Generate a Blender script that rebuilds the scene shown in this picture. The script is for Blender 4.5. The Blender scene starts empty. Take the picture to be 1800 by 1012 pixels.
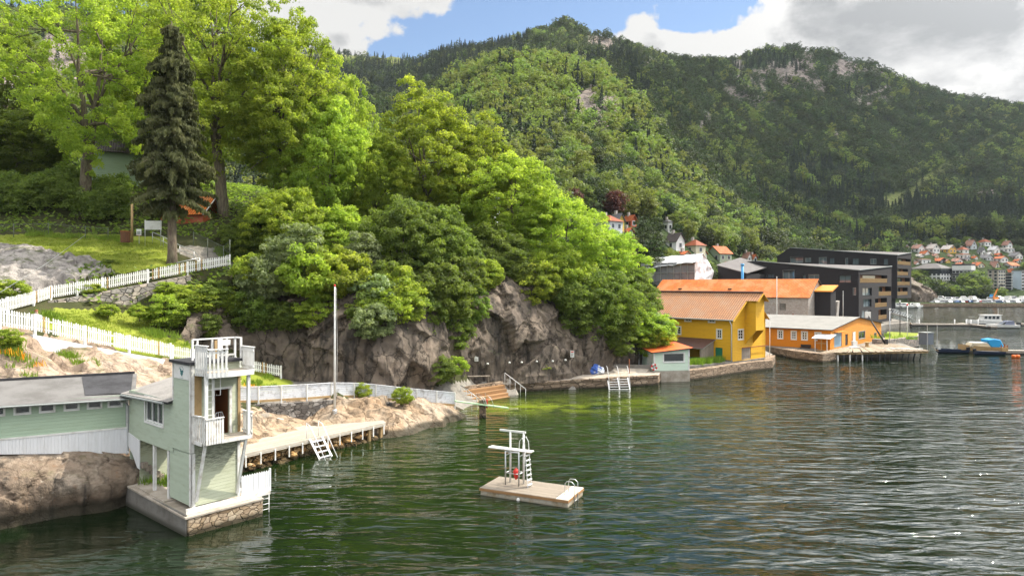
import bpy, bmesh, math, random
import numpy as np
from mathutils import Vector, Matrix, noise as mnoise
R = math.radians
scene = bpy.context.scene
COL = scene.collection

# ------------------------------------------------------------------ camera
H = 11.0            # drone height over the fjord (m)
F = 1200.0          # focal length in px of the 1800 px wide photograph
cam_data = bpy.data.cameras.new("camera")
cam = bpy.data.objects.new("camera", cam_data); COL.objects.link(cam)
cam.location = (0, 0, H); cam.rotation_euler = (R(90), 0, 0)
cam_data.sensor_width = 36; cam_data.lens = 24.0
cam_data.shift_y = -6 / 1800
cam_data.clip_end = 8000; cam_data.clip_start = 0.5
scene.camera = cam

# ------------------------------------------------------------------ light
SUN_AZ, SUN_EL = 66.0, 49.0      # azimuth to the right of the view, elevation
sd = bpy.data.lights.new("sun", 'SUN'); sd.energy = 4.4; sd.angle = R(0.6); sd.color = (1.0, 0.92, 0.78)
sun = bpy.data.objects.new("sun", sd); COL.objects.link(sun)
sdir = Vector((math.sin(R(SUN_AZ)) * math.cos(R(SUN_EL)), math.cos(R(SUN_AZ)) * math.cos(R(SUN_EL)), math.sin(R(SUN_EL))))
sun.rotation_euler = sdir.to_track_quat('Z', 'Y').to_euler()

scene.view_settings.view_transform = 'Standard'
scene.view_settings.look = 'None'
scene.view_settings.exposure = 0.68
scene.view_settings.gamma = 1
scene.render.engine = 'CYCLES'
scene.cycles.use_denoising = True
scene.cycles.max_bounces = 6
scene.cycles.diffuse_bounces = 2
scene.cycles.glossy_bounces = 3
scene.cycles.transmission_bounces = 3
scene.cycles.transparent_max_bounces = 6
scene.cycles.caustics_reflective = False
scene.cycles.caustics_refractive = False
scene.cycles.sample_clamp_indirect = 4


class NT:
    """small helper for node trees"""
    def __init__(s, tree): s.t = tree; s.t.nodes.clear()
    def __call__(s, typ, ins=None, **props):
        n = s.t.nodes.new(typ)
        for k, v in props.items(): setattr(n, k, v)
        for k, v in (ins or {}).items():
            sk = n.inputs[k]
            if isinstance(v, bpy.types.NodeSocket): s.t.links.new(v, sk)
            else: sk.default_value = v
        return n
    def math(s, op, a, b=0.0, c=0.0, clamp=False):
        n = s('ShaderNodeMath', {0: a, 1: b, 2: c}, operation=op); n.use_clamp = clamp
        return n.outputs[0]
    def mix(s, fac, a, b, blend='MIX'):
        n = s('ShaderNodeMix', data_type='RGBA', blend_type=blend)
        for i, v in ((0, fac), (6, a), (7, b)):
            if isinstance(v, bpy.types.NodeSocket): s.t.links.new(v, n.inputs[i])
            else: n.inputs[i].default_value = v if i == 0 else (*v[:3], 1)
        return n.outputs[2]
    def ramp(s, fac, stops, interp='LINEAR'):
        n = s('ShaderNodeValToRGB', {0: fac}); cr = n.color_ramp; cr.interpolation = interp
        while len(cr.elements) < len(stops): cr.elements.new(0.5)
        for e, (p, c) in zip(cr.elements, stops):
            e.position = p; e.color = (*c, 1) if isinstance(c, tuple) else (c, c, c, 1)
        return n.outputs[0]
    def noise(s, vec, scale, detail=3, rough=0.55, out=0, dist=0.0):
        return s('ShaderNodeTexNoise', {'Vector': vec, 'Scale': scale, 'Detail': detail, 'Roughness': rough, 'Distortion': dist}).outputs[out]
    def step(s, x, a, b):
        n = s('ShaderNodeMapRange', {'Value': x, 'From Min': a, 'From Max': b}, interpolation_type='SMOOTHSTEP')
        return n.outputs[0]


def make_world():
    w = bpy.data.worlds.new("World"); scene.world = w; w.use_nodes = True
    N = NT(w.node_tree)
    sky = N('ShaderNodeTexSky', sky_type='NISHITA', sun_disc=False, sun_elevation=R(SUN_EL), sun_rotation=R(SUN_AZ),
            altitude=0, air_density=1.0, dust_density=0.7, ozone_density=1.6)
    d = N('ShaderNodeTexCoord').outputs['Generated']
    sp = N('ShaderNodeSeparateXYZ', {0: d}); x, y, z = sp.outputs
    az = N.math('ARCTAN2', x, y)
    el = N.math('ARCSINE', z)
    wob = N('ShaderNodeSeparateXYZ', {0: N.noise(d, 5.5, 5, 0.6, out=1)}).outputs
    az = N.math('ADD', az, N.math('MULTIPLY', N.math('SUBTRACT', wob[0], 0.5), 0.16)); el = N.math('ADD', el, N.math('MULTIPLY', N.math('SUBTRACT', wob[1], 0.5), 0.10))
    # clouds on a layer overhead: perspective squeeze towards the horizon
    zz = N.math('ADD', N.math('MAXIMUM', z, 0.0), 0.22)
    cv = N('ShaderNodeCombineXYZ', {0: N.math('DIVIDE', x, zz), 1: N.math('DIVIDE', y, zz), 2: 0.0}).outputs[0]
    n1 = N.noise(cv, 1.5, 7, 0.56, dist=0.3)
    n2 = N.noise(d, 9.0, 6, 0.55)
    cov = N.math('ADD', -0.42, N.math('ADD', N.math('MULTIPLY', n1, 0.92), N.math('MULTIPLY', n2, 0.92)))
    def blob(u, v, ru, rv, amt):
        a0 = math.atan((u - 900) / F); e0 = math.atan((500 - v) / F * math.cos(a0))
        ra = ru / F * math.cos(a0) ** 2; re = rv / F * math.cos(a0)
        q = N.math('ADD', N.math('POWER', N.math('DIVIDE', N.math('SUBTRACT', az, a0), ra), 2.0),
                   N.math('POWER', N.math('DIVIDE', N.math('SUBTRACT', el, e0), re), 2.0))
        return N.math('MULTIPLY', N.math('EXPONENT', N.math('MULTIPLY', q, -1.0)), amt)
    for b in [(640, 5, 190, 62, .27), (590, 88, 60, 24, .30), (820, 0, 60, 40, .1), (860, 62, 150, 50, -.32), (960, 20, 70, 22, -.12), (700, 95, 80, 20, -.2),
              (1120, 45, 90, 40, .20), (1230, 75, 120, 34, .26), (1275, 22, 80, 30, -.30), (1210, 12, 50, 22, -.12), (1560, 60, 220, 120, .34), (1760, 130, 200, 80, .25),
              (1400, 15, 60, 60, .12), (1800, -220, 460, 260, .25), (1080, -150, 330, 130, -.22), (300, -500, 700, 300, .1), (200, -40, 350, 120, .04), (60, 30, 120, 40, -.16)]:
        cov = N.math('ADD', cov, blob(*b))
    cov = N.math('ADD', cov, N.math('MULTIPLY', N.math('ADD', N.step(z, 0.5, 0.8), N.step(y, 0.1, -0.4)), 0.10))
    mask = N.step(cov, 0.50, 0.58)
    thick = N.step(cov, 0.60, 0.92)
    n3 = N.noise(cv, 3.2, 6, 0.6)
    shade = N.math('ADD', N.math('MULTIPLY', thick, 0.95), N.math('MULTIPLY', N.math('SUBTRACT', n3, 0.5), 2.8))
    shade = N.math('SUBTRACT', shade, blob(1720, 150, 230, 50, .75))
    shade = N.math('SUBTRACT', shade, blob(1180, 70, 240, 45, .5))
    shade = N.math('SUBTRACT', shade, blob(640, 70, 140, 35, .4))
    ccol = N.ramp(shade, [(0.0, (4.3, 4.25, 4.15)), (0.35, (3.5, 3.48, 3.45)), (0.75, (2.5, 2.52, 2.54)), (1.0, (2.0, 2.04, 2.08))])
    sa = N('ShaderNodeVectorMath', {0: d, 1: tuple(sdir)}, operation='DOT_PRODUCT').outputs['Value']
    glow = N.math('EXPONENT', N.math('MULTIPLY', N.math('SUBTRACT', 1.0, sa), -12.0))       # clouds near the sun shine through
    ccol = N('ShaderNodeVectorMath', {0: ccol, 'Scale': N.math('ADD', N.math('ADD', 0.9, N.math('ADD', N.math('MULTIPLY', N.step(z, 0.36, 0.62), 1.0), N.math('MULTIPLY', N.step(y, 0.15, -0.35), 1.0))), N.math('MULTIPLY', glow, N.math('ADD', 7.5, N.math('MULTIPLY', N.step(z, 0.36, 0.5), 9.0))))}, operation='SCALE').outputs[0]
    mask = N.math('MULTIPLY', mask, N.step(z, -0.02, 0.04))
    skyc = N.mix(1.0, sky.outputs[0], (0.72, 0.76, 0.80), 'MULTIPLY')
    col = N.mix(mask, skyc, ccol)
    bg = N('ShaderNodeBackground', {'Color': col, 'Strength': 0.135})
    N('ShaderNodeOutputWorld', {'Surface': bg.outputs[0]})
make_world()

# ------------------------------------------------------------------ measuring helpers (pixel of the 1800 px photo -> place in the world)
def P(u, v, d): return Vector(((u - 900) / F * d, d, H - (v - 500) / F * d))
def G(u, v, z=0.0): return P(u, v, (H - z) * F / (v - 500))
class Fr:
    """a building's plan frame: x runs at heading a (deg right of the view), y to its left"""
    def __init__(s, o, a):
        s.o = o; s.a = a; a = R(a); s.ex = (math.sin(a), math.cos(a)); s.ey = (-math.cos(a), math.sin(a)); s.rz = R(90) - a
    def _d(s, u, n, c):
        k = (u - 900) / F
        return (c + s.o[0] * n[0] + s.o[1] * n[1]) / (k * n[0] + n[1])
    def X(s, u, v, c=0.0):
        p = P(u, v, s._d(u, s.ey, c)); return (p.x - s.o[0]) * s.ex[0] + (p.y - s.o[1]) * s.ex[1], p.z
    def Y(s, u, v, c=0.0):
        p = P(u, v, s._d(u, s.ex, c)); return (p.x - s.o[0]) * s.ey[0] + (p.y - s.o[1]) * s.ey[1], p.z
    def w(s, x, y, z=0.0): return Vector((s.o[0] + x * s.ex[0] + y * s.ey[0], s.o[1] + x * s.ex[1] + y * s.ey[1], z))
    def loc(s, p): dx, dy = p[0] - s.o[0], p[1] - s.o[1]; return dx * s.ex[0] + dy * s.ex[1], dx * s.ey[0] + dy * s.ey[1]

# ------------------------------------------------------------------ object helpers
def tag(o, label=None, cat=None, group=None, kind=None):
    for k, v in (('label', label), ('category', cat), ('group', group), ('kind', kind)):
        if v: o[k] = v
    return o
def empty(name, loc=(0, 0, 0), rz=0.0, label=None, cat=None, group=None):
    o = bpy.data.objects.new(name, None); COL.objects.link(o); o.location = loc; o.rotation_euler = (0, 0, rz); o.empty_display_size = 0.3
    return tag(o, label, cat, group)
def mesh_obj(name, me, parent=None, mats=()):
    o = bpy.data.objects.new(name, me); COL.objects.link(o)
    for m in mats: me.materials.append(m)
    if parent: o.parent = parent
    return o
def copy_tree(o, parent=None):
    c = o.copy(); COL.objects.link(c)
    if parent: c.parent = parent
    for ch in o.children: copy_tree(ch, c)
    return c
Z = Vector((0, 0, 1))
class MB:
    """collects polygons and builds ONE mesh object"""
    def __init__(s): s.v = []; s.f = []; s.m = []
    def poly(s, pts, mi=0):
        b = len(s.v); s.v += [tuple(p) for p in pts]; s.f.append(tuple(range(b, b + len(pts)))); s.m.append(mi); return s
    def mesh(s, vs, fs, mi=0):
        b = len(s.v); s.v += [tuple(p) for p in vs]
        for f in fs: s.f.append(tuple(b + i for i in f)); s.m.append(mi)
        return s
    def box(s, x0, y0, z0, x1, y1, z1, mi=0):
        return s.mesh([(x0, y0, z0), (x1, y0, z0), (x1, y1, z0), (x0, y1, z0), (x0, y0, z1), (x1, y0, z1), (x1, y1, z1), (x0, y1, z1)],
                      [(0, 3, 2, 1), (4, 5, 6, 7), (0, 1, 5, 4), (1, 2, 6, 5), (2, 3, 7, 6), (3, 0, 4, 7)], mi)
    def prism(s, pts, vec, mi=0):
        vec = Vector(vec); n = len(pts); a = [Vector(p) for p in pts]; b = [p + vec for p in a]
        nrm = Vector((0, 0, 0))
        for i in range(n): nrm += a[i].cross(a[(i + 1) % n])
        fs = [tuple(range(n)), tuple(range(2 * n - 1, n - 1, -1))] + [(i, i + n, (i + 1) % n + n, (i + 1) % n) for i in range(n)]
        if nrm.dot(vec) > 0: fs = [tuple(reversed(f)) for f in fs]
        return s.mesh(a + b, fs, mi)
    def bar(s, p, q, w, h, mi=0, up=Z):
        p = Vector(p); q = Vector(q); d = (q - p).normalized(); u = Vector(up)
        if abs(d.dot(u)) > 0.98: u = Vector((0, 1, 0)) if abs(d.y) < 0.9 else Vector((1, 0, 0))
        sx = d.cross(u).normalized() * (w / 2); sy = sx.cross(d).normalized() * (h / 2)
        return s.mesh([p - sx - sy, p + sx - sy, p + sx + sy, p - sx + sy, q - sx - sy, q + sx - sy, q + sx + sy, q - sx + sy],
                      [(0, 1, 2, 3), (7, 6, 5, 4), (0, 4, 5, 1), (1, 5, 6, 2), (2, 6, 7, 3), (3, 7, 4, 0)], mi)
    def tube(s, pts, r, n=8, mi=0, cap=True):
        pts = [Vector(p) for p in pts]; rs = r if isinstance(r, (list, tuple)) else [r] * len(pts)
        b = len(s.v); ref = None
        for i, p in enumerate(pts):
            t = (pts[min(i + 1, len(pts) - 1)] - pts[max(i - 1, 0)]).normalized()
            if ref is None: ref = t.orthogonal().normalized()
            ref = (ref - t * ref.dot(t)).normalized(); bi = t.cross(ref)
            for k in range(n):
                a = 2 * math.pi * k / n; s.v.append(tuple(p + (ref * math.cos(a) + bi * math.sin(a)) * rs[i]))
        for i in range(len(pts) - 1):
            for k in range(n):
                k2 = (k + 1) % n; s.f.append((b + i * n + k, b + i * n + k2, b + (i + 1) * n + k2, b + (i + 1) * n + k)); s.m.append(mi)
        if cap:
            s.f.append(tuple(b + k for k in reversed(range(n)))); s.m.append(mi)
            s.f.append(tuple(b + (len(pts) - 1) * n + k for k in range(n))); s.m.append(mi)
        return s
    def rev(s, prof, n=20, c=(0, 0, 0), mi=0):
        """lathe: prof = [(r,z)]"""
        b = len(s.v)
        for r_, z_ in prof:
            for k in range(n):
                a = 2 * math.pi * k / n; s.v.append((c[0] + r_ * math.cos(a), c[1] + r_ * math.sin(a), c[2] + z_))
        for i in range(len(prof) - 1):
            for k in range(n):
                k2 = (k + 1) % n; s.f.append((b + i * n + k, b + i * n + k2, b + (i + 1) * n + k2, b + (i + 1) * n + k)); s.m.append(mi)
        return s
    def wall(s, o, ex, n, x0, x1, z0, z1, holes=(), depth=0.12, mi=0, mr=None):
        """upright wall rectangle with real openings and reveals. o: origin, ex: along, n: outward"""
        o = Vector(o); ex = Vector(ex); n = Vector(n); mr = mi if mr is None else mr
        pt = lambda x, z, dd=0.0: o + ex * x + Z * z - n * dd
        xs = sorted({x0, x1, *[h[0] for h in holes], *[h[1] for h in holes]}); zs = sorted({z0, z1, *[h[2] for h in holes], *[h[3] for h in holes]})
        xs = [x for x in xs if x0 <= x <= x1]; zs = [z for z in zs if z0 <= z <= z1]
        for i in range(len(xs) - 1):
            for j in range(len(zs) - 1):
                cx, cz = (xs[i] + xs[i + 1]) / 2, (zs[j] + zs[j + 1]) / 2
                if any(h[0] < cx < h[1] and h[2] < cz < h[3] for h in holes): continue
                s.face4(pt(xs[i], zs[j]), pt(xs[i + 1], zs[j]), pt(xs[i + 1], zs[j + 1]), pt(xs[i], zs[j + 1]), n, mi)
        for a, b_, c, d in holes:
            for (p, q) in (((a, c), (b_, c)), ((b_, c), (b_, d)), ((b_, d), (a, d)), ((a, d), (a, c))):
                s.poly([pt(*p), pt(*q), pt(*q, depth), pt(*p, depth)], mr)
        return s
    def face4(s, a, b, c, d, n, mi=0):
        if (b - a).cross(d - a).dot(n) < 0: a, b, c, d = a, d, c, b
        return s.poly([a, b, c, d], mi)
    def build(s, name, mats, parent=None, smooth=False, bevel=0.0, loc=None):
        me = bpy.data.meshes.new(name); me.from_pydata(s.v, [], s.f); me.update()
        if not isinstance(mats, (list, tuple)): mats = [mats]
        for m in mats: me.materials.append(m)
        if len(mats) > 1: me.polygons.foreach_set('material_index', s.m)
        if smooth: me.polygons.foreach_set('use_smooth', [True] * len(s.f))
        o = bpy.data.objects.new(name, me); COL.objects.link(o)
        if parent: o.parent = parent
        if loc is not None: o.location = loc
        if bevel:
            b = o.modifiers.new('bevel', 'BEVEL'); b.width = bevel; b.segments = 1; b.limit_method = 'ANGLE'; b.angle_limit = R(40)
        return o

def np_mesh(name, verts, faces, mats=(), smooth=False, attrs=None):
    """fast mesh from numpy arrays; faces (n,k)"""
    me = bpy.data.meshes.new(name); nv = len(verts); nf, k = faces.shape
    me.vertices.add(nv); me.vertices.foreach_set('co', np.asarray(verts, np.float32).ravel())
    me.loops.add(nf * k); me.loops.foreach_set('vertex_index', faces.astype(np.int32).ravel())
    me.polygons.add(nf); me.polygons.foreach_set('loop_start', np.arange(0, nf * k, k, dtype=np.int32))
    me.update(calc_edges=True)
    if smooth: me.polygons.foreach_set('use_smooth', np.ones(nf, bool))
    for m in mats: me.materials.append(m)
    for nm, arr in (attrs or {}).items():
        a = me.attributes.new(nm, 'FLOAT', 'POINT'); a.data.foreach_set('value', np.asarray(arr, np.float32))
    return me

def vnoise(p, seed=0):
    """value noise on (n,3) points, -1..1"""
    p = np.asarray(p, float); i = np.floor(p).astype(np.int64); f = p - i; f = f * f * (3 - 2 * f)
    def h(a, b, c):
        n = (a * 374761393 + b * 668265263 + c * 2147483647 + seed * 1442695041) & 0xffffffff
        n = ((n ^ (n >> 13)) * 1274126177) & 0xffffffff
        n = ((n ^ (n >> 16)) * 2246822519) & 0xffffffff
        return ((n ^ (n >> 15)) & 0xffffff) / float(0x7fffff) - 1.0
    r = 0
    for dx in (0, 1):
        for dy in (0, 1):
            for dz in (0, 1):
                wgt = (f[:, 0] if dx else 1 - f[:, 0]) * (f[:, 1] if dy else 1 - f[:, 1]) * (f[:, 2] if dz else 1 - f[:, 2])
                r = r + wgt * h(i[:, 0] + dx, i[:, 1] + dy, i[:, 2] + dz)
    return r
def fbm(p, scale, octv=4, rough=0.5, seed=0):
    p = np.asarray(p, float) * scale; a = 1.0; t = 0; s = 0
    for o in range(octv):
        t = t + a * vnoise(p + o * 17.3, seed + o); s += a; a *= rough; p = p * 2.03
    return t / s
# ------------------------------------------------------------------ materials
def new_mat(name):
    m = bpy.data.materials.new(name); m.use_nodes = True
    return m, NT(m.node_tree)
def finish(N, col, rough=0.7, bump=None, bstr=0.3, bdist=0.02, spec=0.3, metal=0.0, extra=None):
    ins = {'Base Color': col if isinstance(col, bpy.types.NodeSocket) else (*col, 1), 'Roughness': rough, 'Specular IOR Level': spec, 'Metallic': metal}
    ins.update(extra or {})
    if bump is not None:
        ins['Normal'] = N('ShaderNodeBump', {'Height': bump, 'Strength': bstr, 'Distance': bdist}).outputs[0]
    b = N('ShaderNodeBsdfPrincipled', ins)
    N('ShaderNodeOutputMaterial', {'Surface': b.outputs[0]})
    return b
def obj_co(N): return N('ShaderNodeTexCoord').outputs['Object']
def world_co(N): return N('ShaderNodeNewGeometry').outputs['Position']
def dim(c, k): return tuple(x * k for x in c)

def paint(name, c, rough=0.55, dirt=0.35, scale=1.5, dcol=None):
    m, N = new_mat(name); co = obj_co(N)
    n = N.step(N.noise(co, scale, 6, 0.65), 0.45, 0.75)
    n2 = N.noise(co, scale * 9, 3)
    col = N.mix(N.math('MULTIPLY', n, dirt), c, dcol or dim(c, 0.55))
    col = N.mix(N.math('MULTIPLY', n2, 0.18), col, dim(c, 0.8))
    finish(N, col, rough, n2, 0.12, 0.01)
    return m
def siding(name, c, pitch=0.14, rough=0.6, dirt=0.4, dcol=None, vertical=False, stainz=None):
    """lapped boards: saw-tooth relief in the object's own height"""
    m, N = new_mat(name); co = obj_co(N)
    x, y, z = N('ShaderNodeSeparateXYZ', {0: co}).outputs
    t = N.math('ADD', x, y) if vertical else z
    saw = N.math('FRACT', N.math('DIVIDE', t, pitch))
    prof = N.math('SUBTRACT', 1.0, saw)
    if vertical: prof = N.math('MULTIPLY', N.step(saw, 0.0, 0.14), N.math('SUBTRACT', 1.0, N.step(saw, 0.86, 1.0)))
    row = N('ShaderNodeTexWhiteNoise', {'W': N.math('FLOOR', N.math('DIVIDE', t, pitch))}, noise_dimensions='1D').outputs[0]
    mp = N('ShaderNodeMapping', {'Vector': co, 'Scale': (0.7, 0.7, 3.0) if not vertical else (3, 3, .7)}).outputs[0]
    n = N.step(N.noise(mp, 1.6, 6, 0.7), 0.45, 0.72)
    grain = N.noise(mp, 14, 3)
    col = N.mix(N.math('MULTIPLY', row, 0.22), c, dim(c, 0.72))
    col = N.mix(N.math('MULTIPLY', n, dirt), col, dcol or dim(c, 0.5))
    if stainz:      # mildew band at a given height
        a, b, sc = stainz
        w = N.math('MULTIPLY', N.step(z, a, (a + b) / 2), N.math('SUBTRACT', 1.0, N.step(z, (a + b) / 2, b)))
        st = N.math('MULTIPLY', w, N.step(N.noise(mp, 5, 5, 0.7), 0.38, 0.62))
        col = N.mix(N.math('MULTIPLY', st, 0.85), col, sc)
    col = N.mix(N.math('MULTIPLY', grain, 0.2), col, dim(c, 0.75))
    hgt = N.math('ADD', prof, N.math('MULTIPLY', grain, 0.12))
    finish(N, col, rough, hgt, 0.9, 0.035 if not vertical else 0.012)
    return m
def wood(name, c, c2, plank=0.14, axis='x', rough=0.8, gap=0.1):
    """boards with gaps, laid side by side along the given axis"""
    m, N = new_mat(name); co = obj_co(N)
    s = N('ShaderNodeSeparateXYZ', {0: co}); t = s.outputs['xyz'.index(axis)]
    q = N.math('DIVIDE', t, plank); fr = N.math('FRACT', q)
    row = N('ShaderNodeTexWhiteNoise', {'W': N.math('FLOOR', q)}, noise_dimensions='1D').outputs[0]
    sc = [1.2, 1.2, 1.2]; sc['xyz'.index(axis)] = 9
    mp = N('ShaderNodeMapping', {'Vector': co, 'Scale': sc}).outputs[0]
    g = N.noise(mp, 3, 6, 0.7); big = N.noise(co, 0.6, 4)
    col = N.mix(N.step(g, 0.35, 0.7), c, c2); col = N.mix(N.math('MULTIPLY', row, 0.5), col, dim(c2, 0.7))
    col = N.mix(N.math('MULTIPLY', N.step(big, 0.5, 0.75), 0.4), col, dim(c, 0.55))
    prof = N.math('MULTIPLY', N.step(fr, 0.0, gap), N.math('SUBTRACT', 1.0, N.step(fr, 1 - gap, 1.0)))
    finish(N, col, rough, N.math('ADD', prof, N.math('MULTIPLY', g, 0.2)), 0.9, 0.02)
    return m
def rock(name, cols, scale=0.35, streak=0.5, crk=0.25, dark=(0.03, 0.027, 0.024), wet=0.35, moss=0.25, lichen=0.25, vert=1.0):
    """gneiss: big tone patches, run-down streaks, cracks; dark wet band just above the water"""
    m, N = new_mat(name); co = world_co(N)
    x, y, z = N('ShaderNodeSeparateXYZ', {0: co}).outputs
    nb = N.noise(co, scale, 5, 0.6, dist=0.6); nm = N.noise(co, scale * 4, 6, 0.65); nf = N.noise(co, 9, 5, 0.7)
    col = N.ramp(nb, [(0.25, cols[0]), (0.45, cols[1]), (0.6, cols[2]), (0.78, cols[3])])
    col = N.mix(N.step(nm, 0.42, 0.72), col, dim(cols[1], 0.5))
    st = N('ShaderNodeMapping', {'Vector': co, 'Scale': (1, 1, 0.12 * vert)}).outputs[0]
    sn = N.step(N.noise(st, 0.9, 5, 0.65), 0.5, 0.68)
    col = N.mix(N.math('MULTIPLY', sn, streak), col, dark)
    col = N.mix(N.math('MULTIPLY', N.step(N.noise(st, 2.3, 4, 0.6), 0.58, 0.7), 0.5), col, dim(cols[3], 1.15))
    l = N.math('MULTIPLY', N.step(N.noise(co, 3.4, 5, 0.7), 0.60, 0.72), lichen)
    col = N.mix(l, col, (0.42, 0.39, 0.33))
    nz = N('ShaderNodeSeparateXYZ', {0: N('ShaderNodeNewGeometry').outputs['True Normal']}).outputs[2]
    mo = N.math('MULTIPLY', N.math('MULTIPLY', N.step(nz, 0.55, 0.9), N.step(N.noise(co, 0.8, 5, 0.7), 0.5, 0.62)), moss)
    col = N.mix(mo, col, (0.07, 0.085, 0.02))
    wb = N.math('SUBTRACT', 1.0, N.step(N.math('ADD', z, N.math('MULTIPLY', N.math('SUBTRACT', nm, 0.5), 0.5)), wet * 0.5, wet))
    col = N.mix(N.math('MULTIPLY', wb, 0.85), col, (0.02, 0.02, 0.012))
    v1 = N('ShaderNodeTexVoronoi', {'Vector': N('ShaderNodeMapping', {'Vector': co, 'Scale': (1, 1, 0.5), 'Rotation': (0.3, 0.4, 0.2)}).outputs[0], 'Scale': 0.3}, feature='DISTANCE_TO_EDGE').outputs[0]
    crack = N.step(N.math('ADD', v1, N.math('MULTIPLY', N.math('SUBTRACT', nm, 0.5), 0.25)), 0.0, 0.05)
    cr2 = N.step(N.math('ADD', N('ShaderNodeTexVoronoi', {'Vector': N('ShaderNodeMapping', {'Vector': N('ShaderNodeVectorMath', {0: co, 1: N('ShaderNodeVectorMath', {0: N.noise(co, .7, 4, .6, out=1), 'Scale': 1.6}, operation='SCALE').outputs[0]}, operation='ADD').outputs[0], 'Scale': (1.1, 1.1, .4), 'Rotation': (.2, .5, .1)}).outputs[0], 'Scale': 0.55}, feature='DISTANCE_TO_EDGE').outputs[0], N.math('MULTIPLY', N.math('SUBTRACT', nf, 0.5), 0.12)), 0.0, 0.035)
    col = N.mix(N.math('MULTIPLY', N.math('SUBTRACT', 1.0, cr2), crk), col, dim(cols[0], .25))
    hgt = N.math('ADD', N.math('MULTIPLY', nf, 0.5), N.math('ADD', N.math('MULTIPLY', nm, 1.1), N.math('MULTIPLY', cr2, crk * .8)))
    finish(N, col, 0.85, hgt, 0.9, 0.16, spec=0.25)
    return m
def masonry(name, cols, scale=1.6, joint=(0.06, 0.055, 0.05), stretch=(1, 1, 1.6), wet=0.3, depth=0.08):
    m, N = new_mat(name); co = obj_co(N); wz = N('ShaderNodeSeparateXYZ', {0: world_co(N)}).outputs[2]
    wob = N.noise(co, 1.3, 3, out=1)
    vv = N('ShaderNodeVectorMath', {0: N('ShaderNodeMapping', {'Vector': co, 'Scale': stretch}).outputs[0], 1: N('ShaderNodeVectorMath', {0: wob, 'Scale': 0.35}, operation='SCALE').outputs[0]}, operation='ADD').outputs[0]
    e = N('ShaderNodeTexVoronoi', {'Vector': vv, 'Scale': scale}, feature='DISTANCE_TO_EDGE').outputs[0]
    c = N('ShaderNodeTexVoronoi', {'Vector': vv, 'Scale': scale}).outputs['Color']
    k = N('ShaderNodeSeparateXYZ', {0: c}).outputs[0]
    n = N.noise(co, 5, 5, 0.65)
    col = N.ramp(k, [(0.0, cols[0]), (0.4, cols[1]), (0.75, cols[2]), (1.0, cols[3])])
    col = N.mix(N.step(n, 0.4, 0.75), col, dim(cols[0], 0.8))
    j = N.step(e, 0.008, 0.06); col = N.mix(j, joint, col)
    wb = N.math('SUBTRACT', 1.0, N.step(N.math('ADD', wz, N.math('MULTIPLY', n, 0.25)), wet * 0.6, wet + 0.1))
    col = N.mix(N.math('MULTIPLY', wb, 0.85), col, (0.018, 0.018, 0.01))
    finish(N, col, 0.88, N.math('ADD', N.math('MULTIPLY', j, 1.0), N.math('MULTIPLY', n, 0.4)), 1.0, depth, spec=0.2)
    return m
def concrete(name, c, scale=1.2, c2=None, wet=0.3):
    m, N = new_mat(name); co = obj_co(N); wz = N('ShaderNodeSeparateXYZ', {0: world_co(N)}).outputs[2]
    n = N.noise(co, scale, 6, 0.7); f = N.noise(co, 12, 4)
    col = N.mix(N.step(n, 0.38, 0.68), c, c2 or dim(c, 0.5)); col = N.mix(N.math('MULTIPLY', f, 0.4), col, dim(c, 0.7))
    if wet:
        wb = N.math('SUBTRACT', 1.0, N.step(N.math('ADD', wz, N.math('MULTIPLY', n, 0.3)), wet * 0.5, wet + 0.15))
        col = N.mix(N.math('MULTIPLY', wb, 0.8), col, (0.025, 0.025, 0.014))
    finish(N, col, 0.9, N.math('ADD', n, f), 0.5, 0.03, spec=0.2)
    return m
def tiles(name, c, c2, c3, row=0.36, colw=0.26, ax='x', rough=0.75, dep=0.05):
    """pantiles: rounded columns and overlapping rows; roof meshes use UV = metres along ridge / down slope"""
    m, N = new_mat(name); uv = N('ShaderNodeTexCoord').outputs['UV']
    x, y, _ = N('ShaderNodeSeparateXYZ', {0: uv}).outputs
    fx = N.math('FRACT', N.math('DIVIDE', x, colw)); fy = N.math('FRACT', N.math('DIVIDE', y, row))
    cell = N('ShaderNodeCombineXYZ', {0: N.math('FLOOR', N.math('DIVIDE', x, colw)), 1: N.math('FLOOR', N.math('DIVIDE', y, row)), 2: 0.0}).outputs[0]
    k = N('ShaderNodeTexWhiteNoise', {'Vector': cell}, noise_dimensions='3D').outputs[0]
    big = N.noise(uv, 0.35, 4, 0.6); fine = N.noise(uv, 5, 4, 0.6)
    col = N.mix(k, c, c2); col = N.mix(N.step(big, 0.42, 0.66), col, c3); col = N.mix(N.math('MULTIPLY', fine, 0.35), col, dim(c2, 0.6))
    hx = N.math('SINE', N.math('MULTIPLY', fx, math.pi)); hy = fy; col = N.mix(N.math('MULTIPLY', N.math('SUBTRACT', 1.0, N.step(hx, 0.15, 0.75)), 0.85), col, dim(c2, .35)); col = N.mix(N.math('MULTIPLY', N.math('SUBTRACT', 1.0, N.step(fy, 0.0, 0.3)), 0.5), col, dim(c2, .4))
    finish(N, col, rough, N.math('ADD', hx, N.math('MULTIPLY', hy, 0.8)), 1.0, dep, spec=0.25)
    return m
def glass(name, tint=(0.02, 0.025, 0.03), rough=0.04):
    m, N = new_mat(name); n = N.noise(obj_co(N), 0.8, 2)
    finish(N, tint, rough, n, 0.15, 0.02, spec=0.9)
    return m
def metal(name, c, rough=0.4, met=0.8):
    m, N = new_mat(name); n = N.noise(obj_co(N), 8, 4)
    finish(N, N.mix(N.math('MULTIPLY', n, 0.5), c, dim(c, 0.6)), rough, n, 0.1, 0.005, metal=met)
    return m
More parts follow.
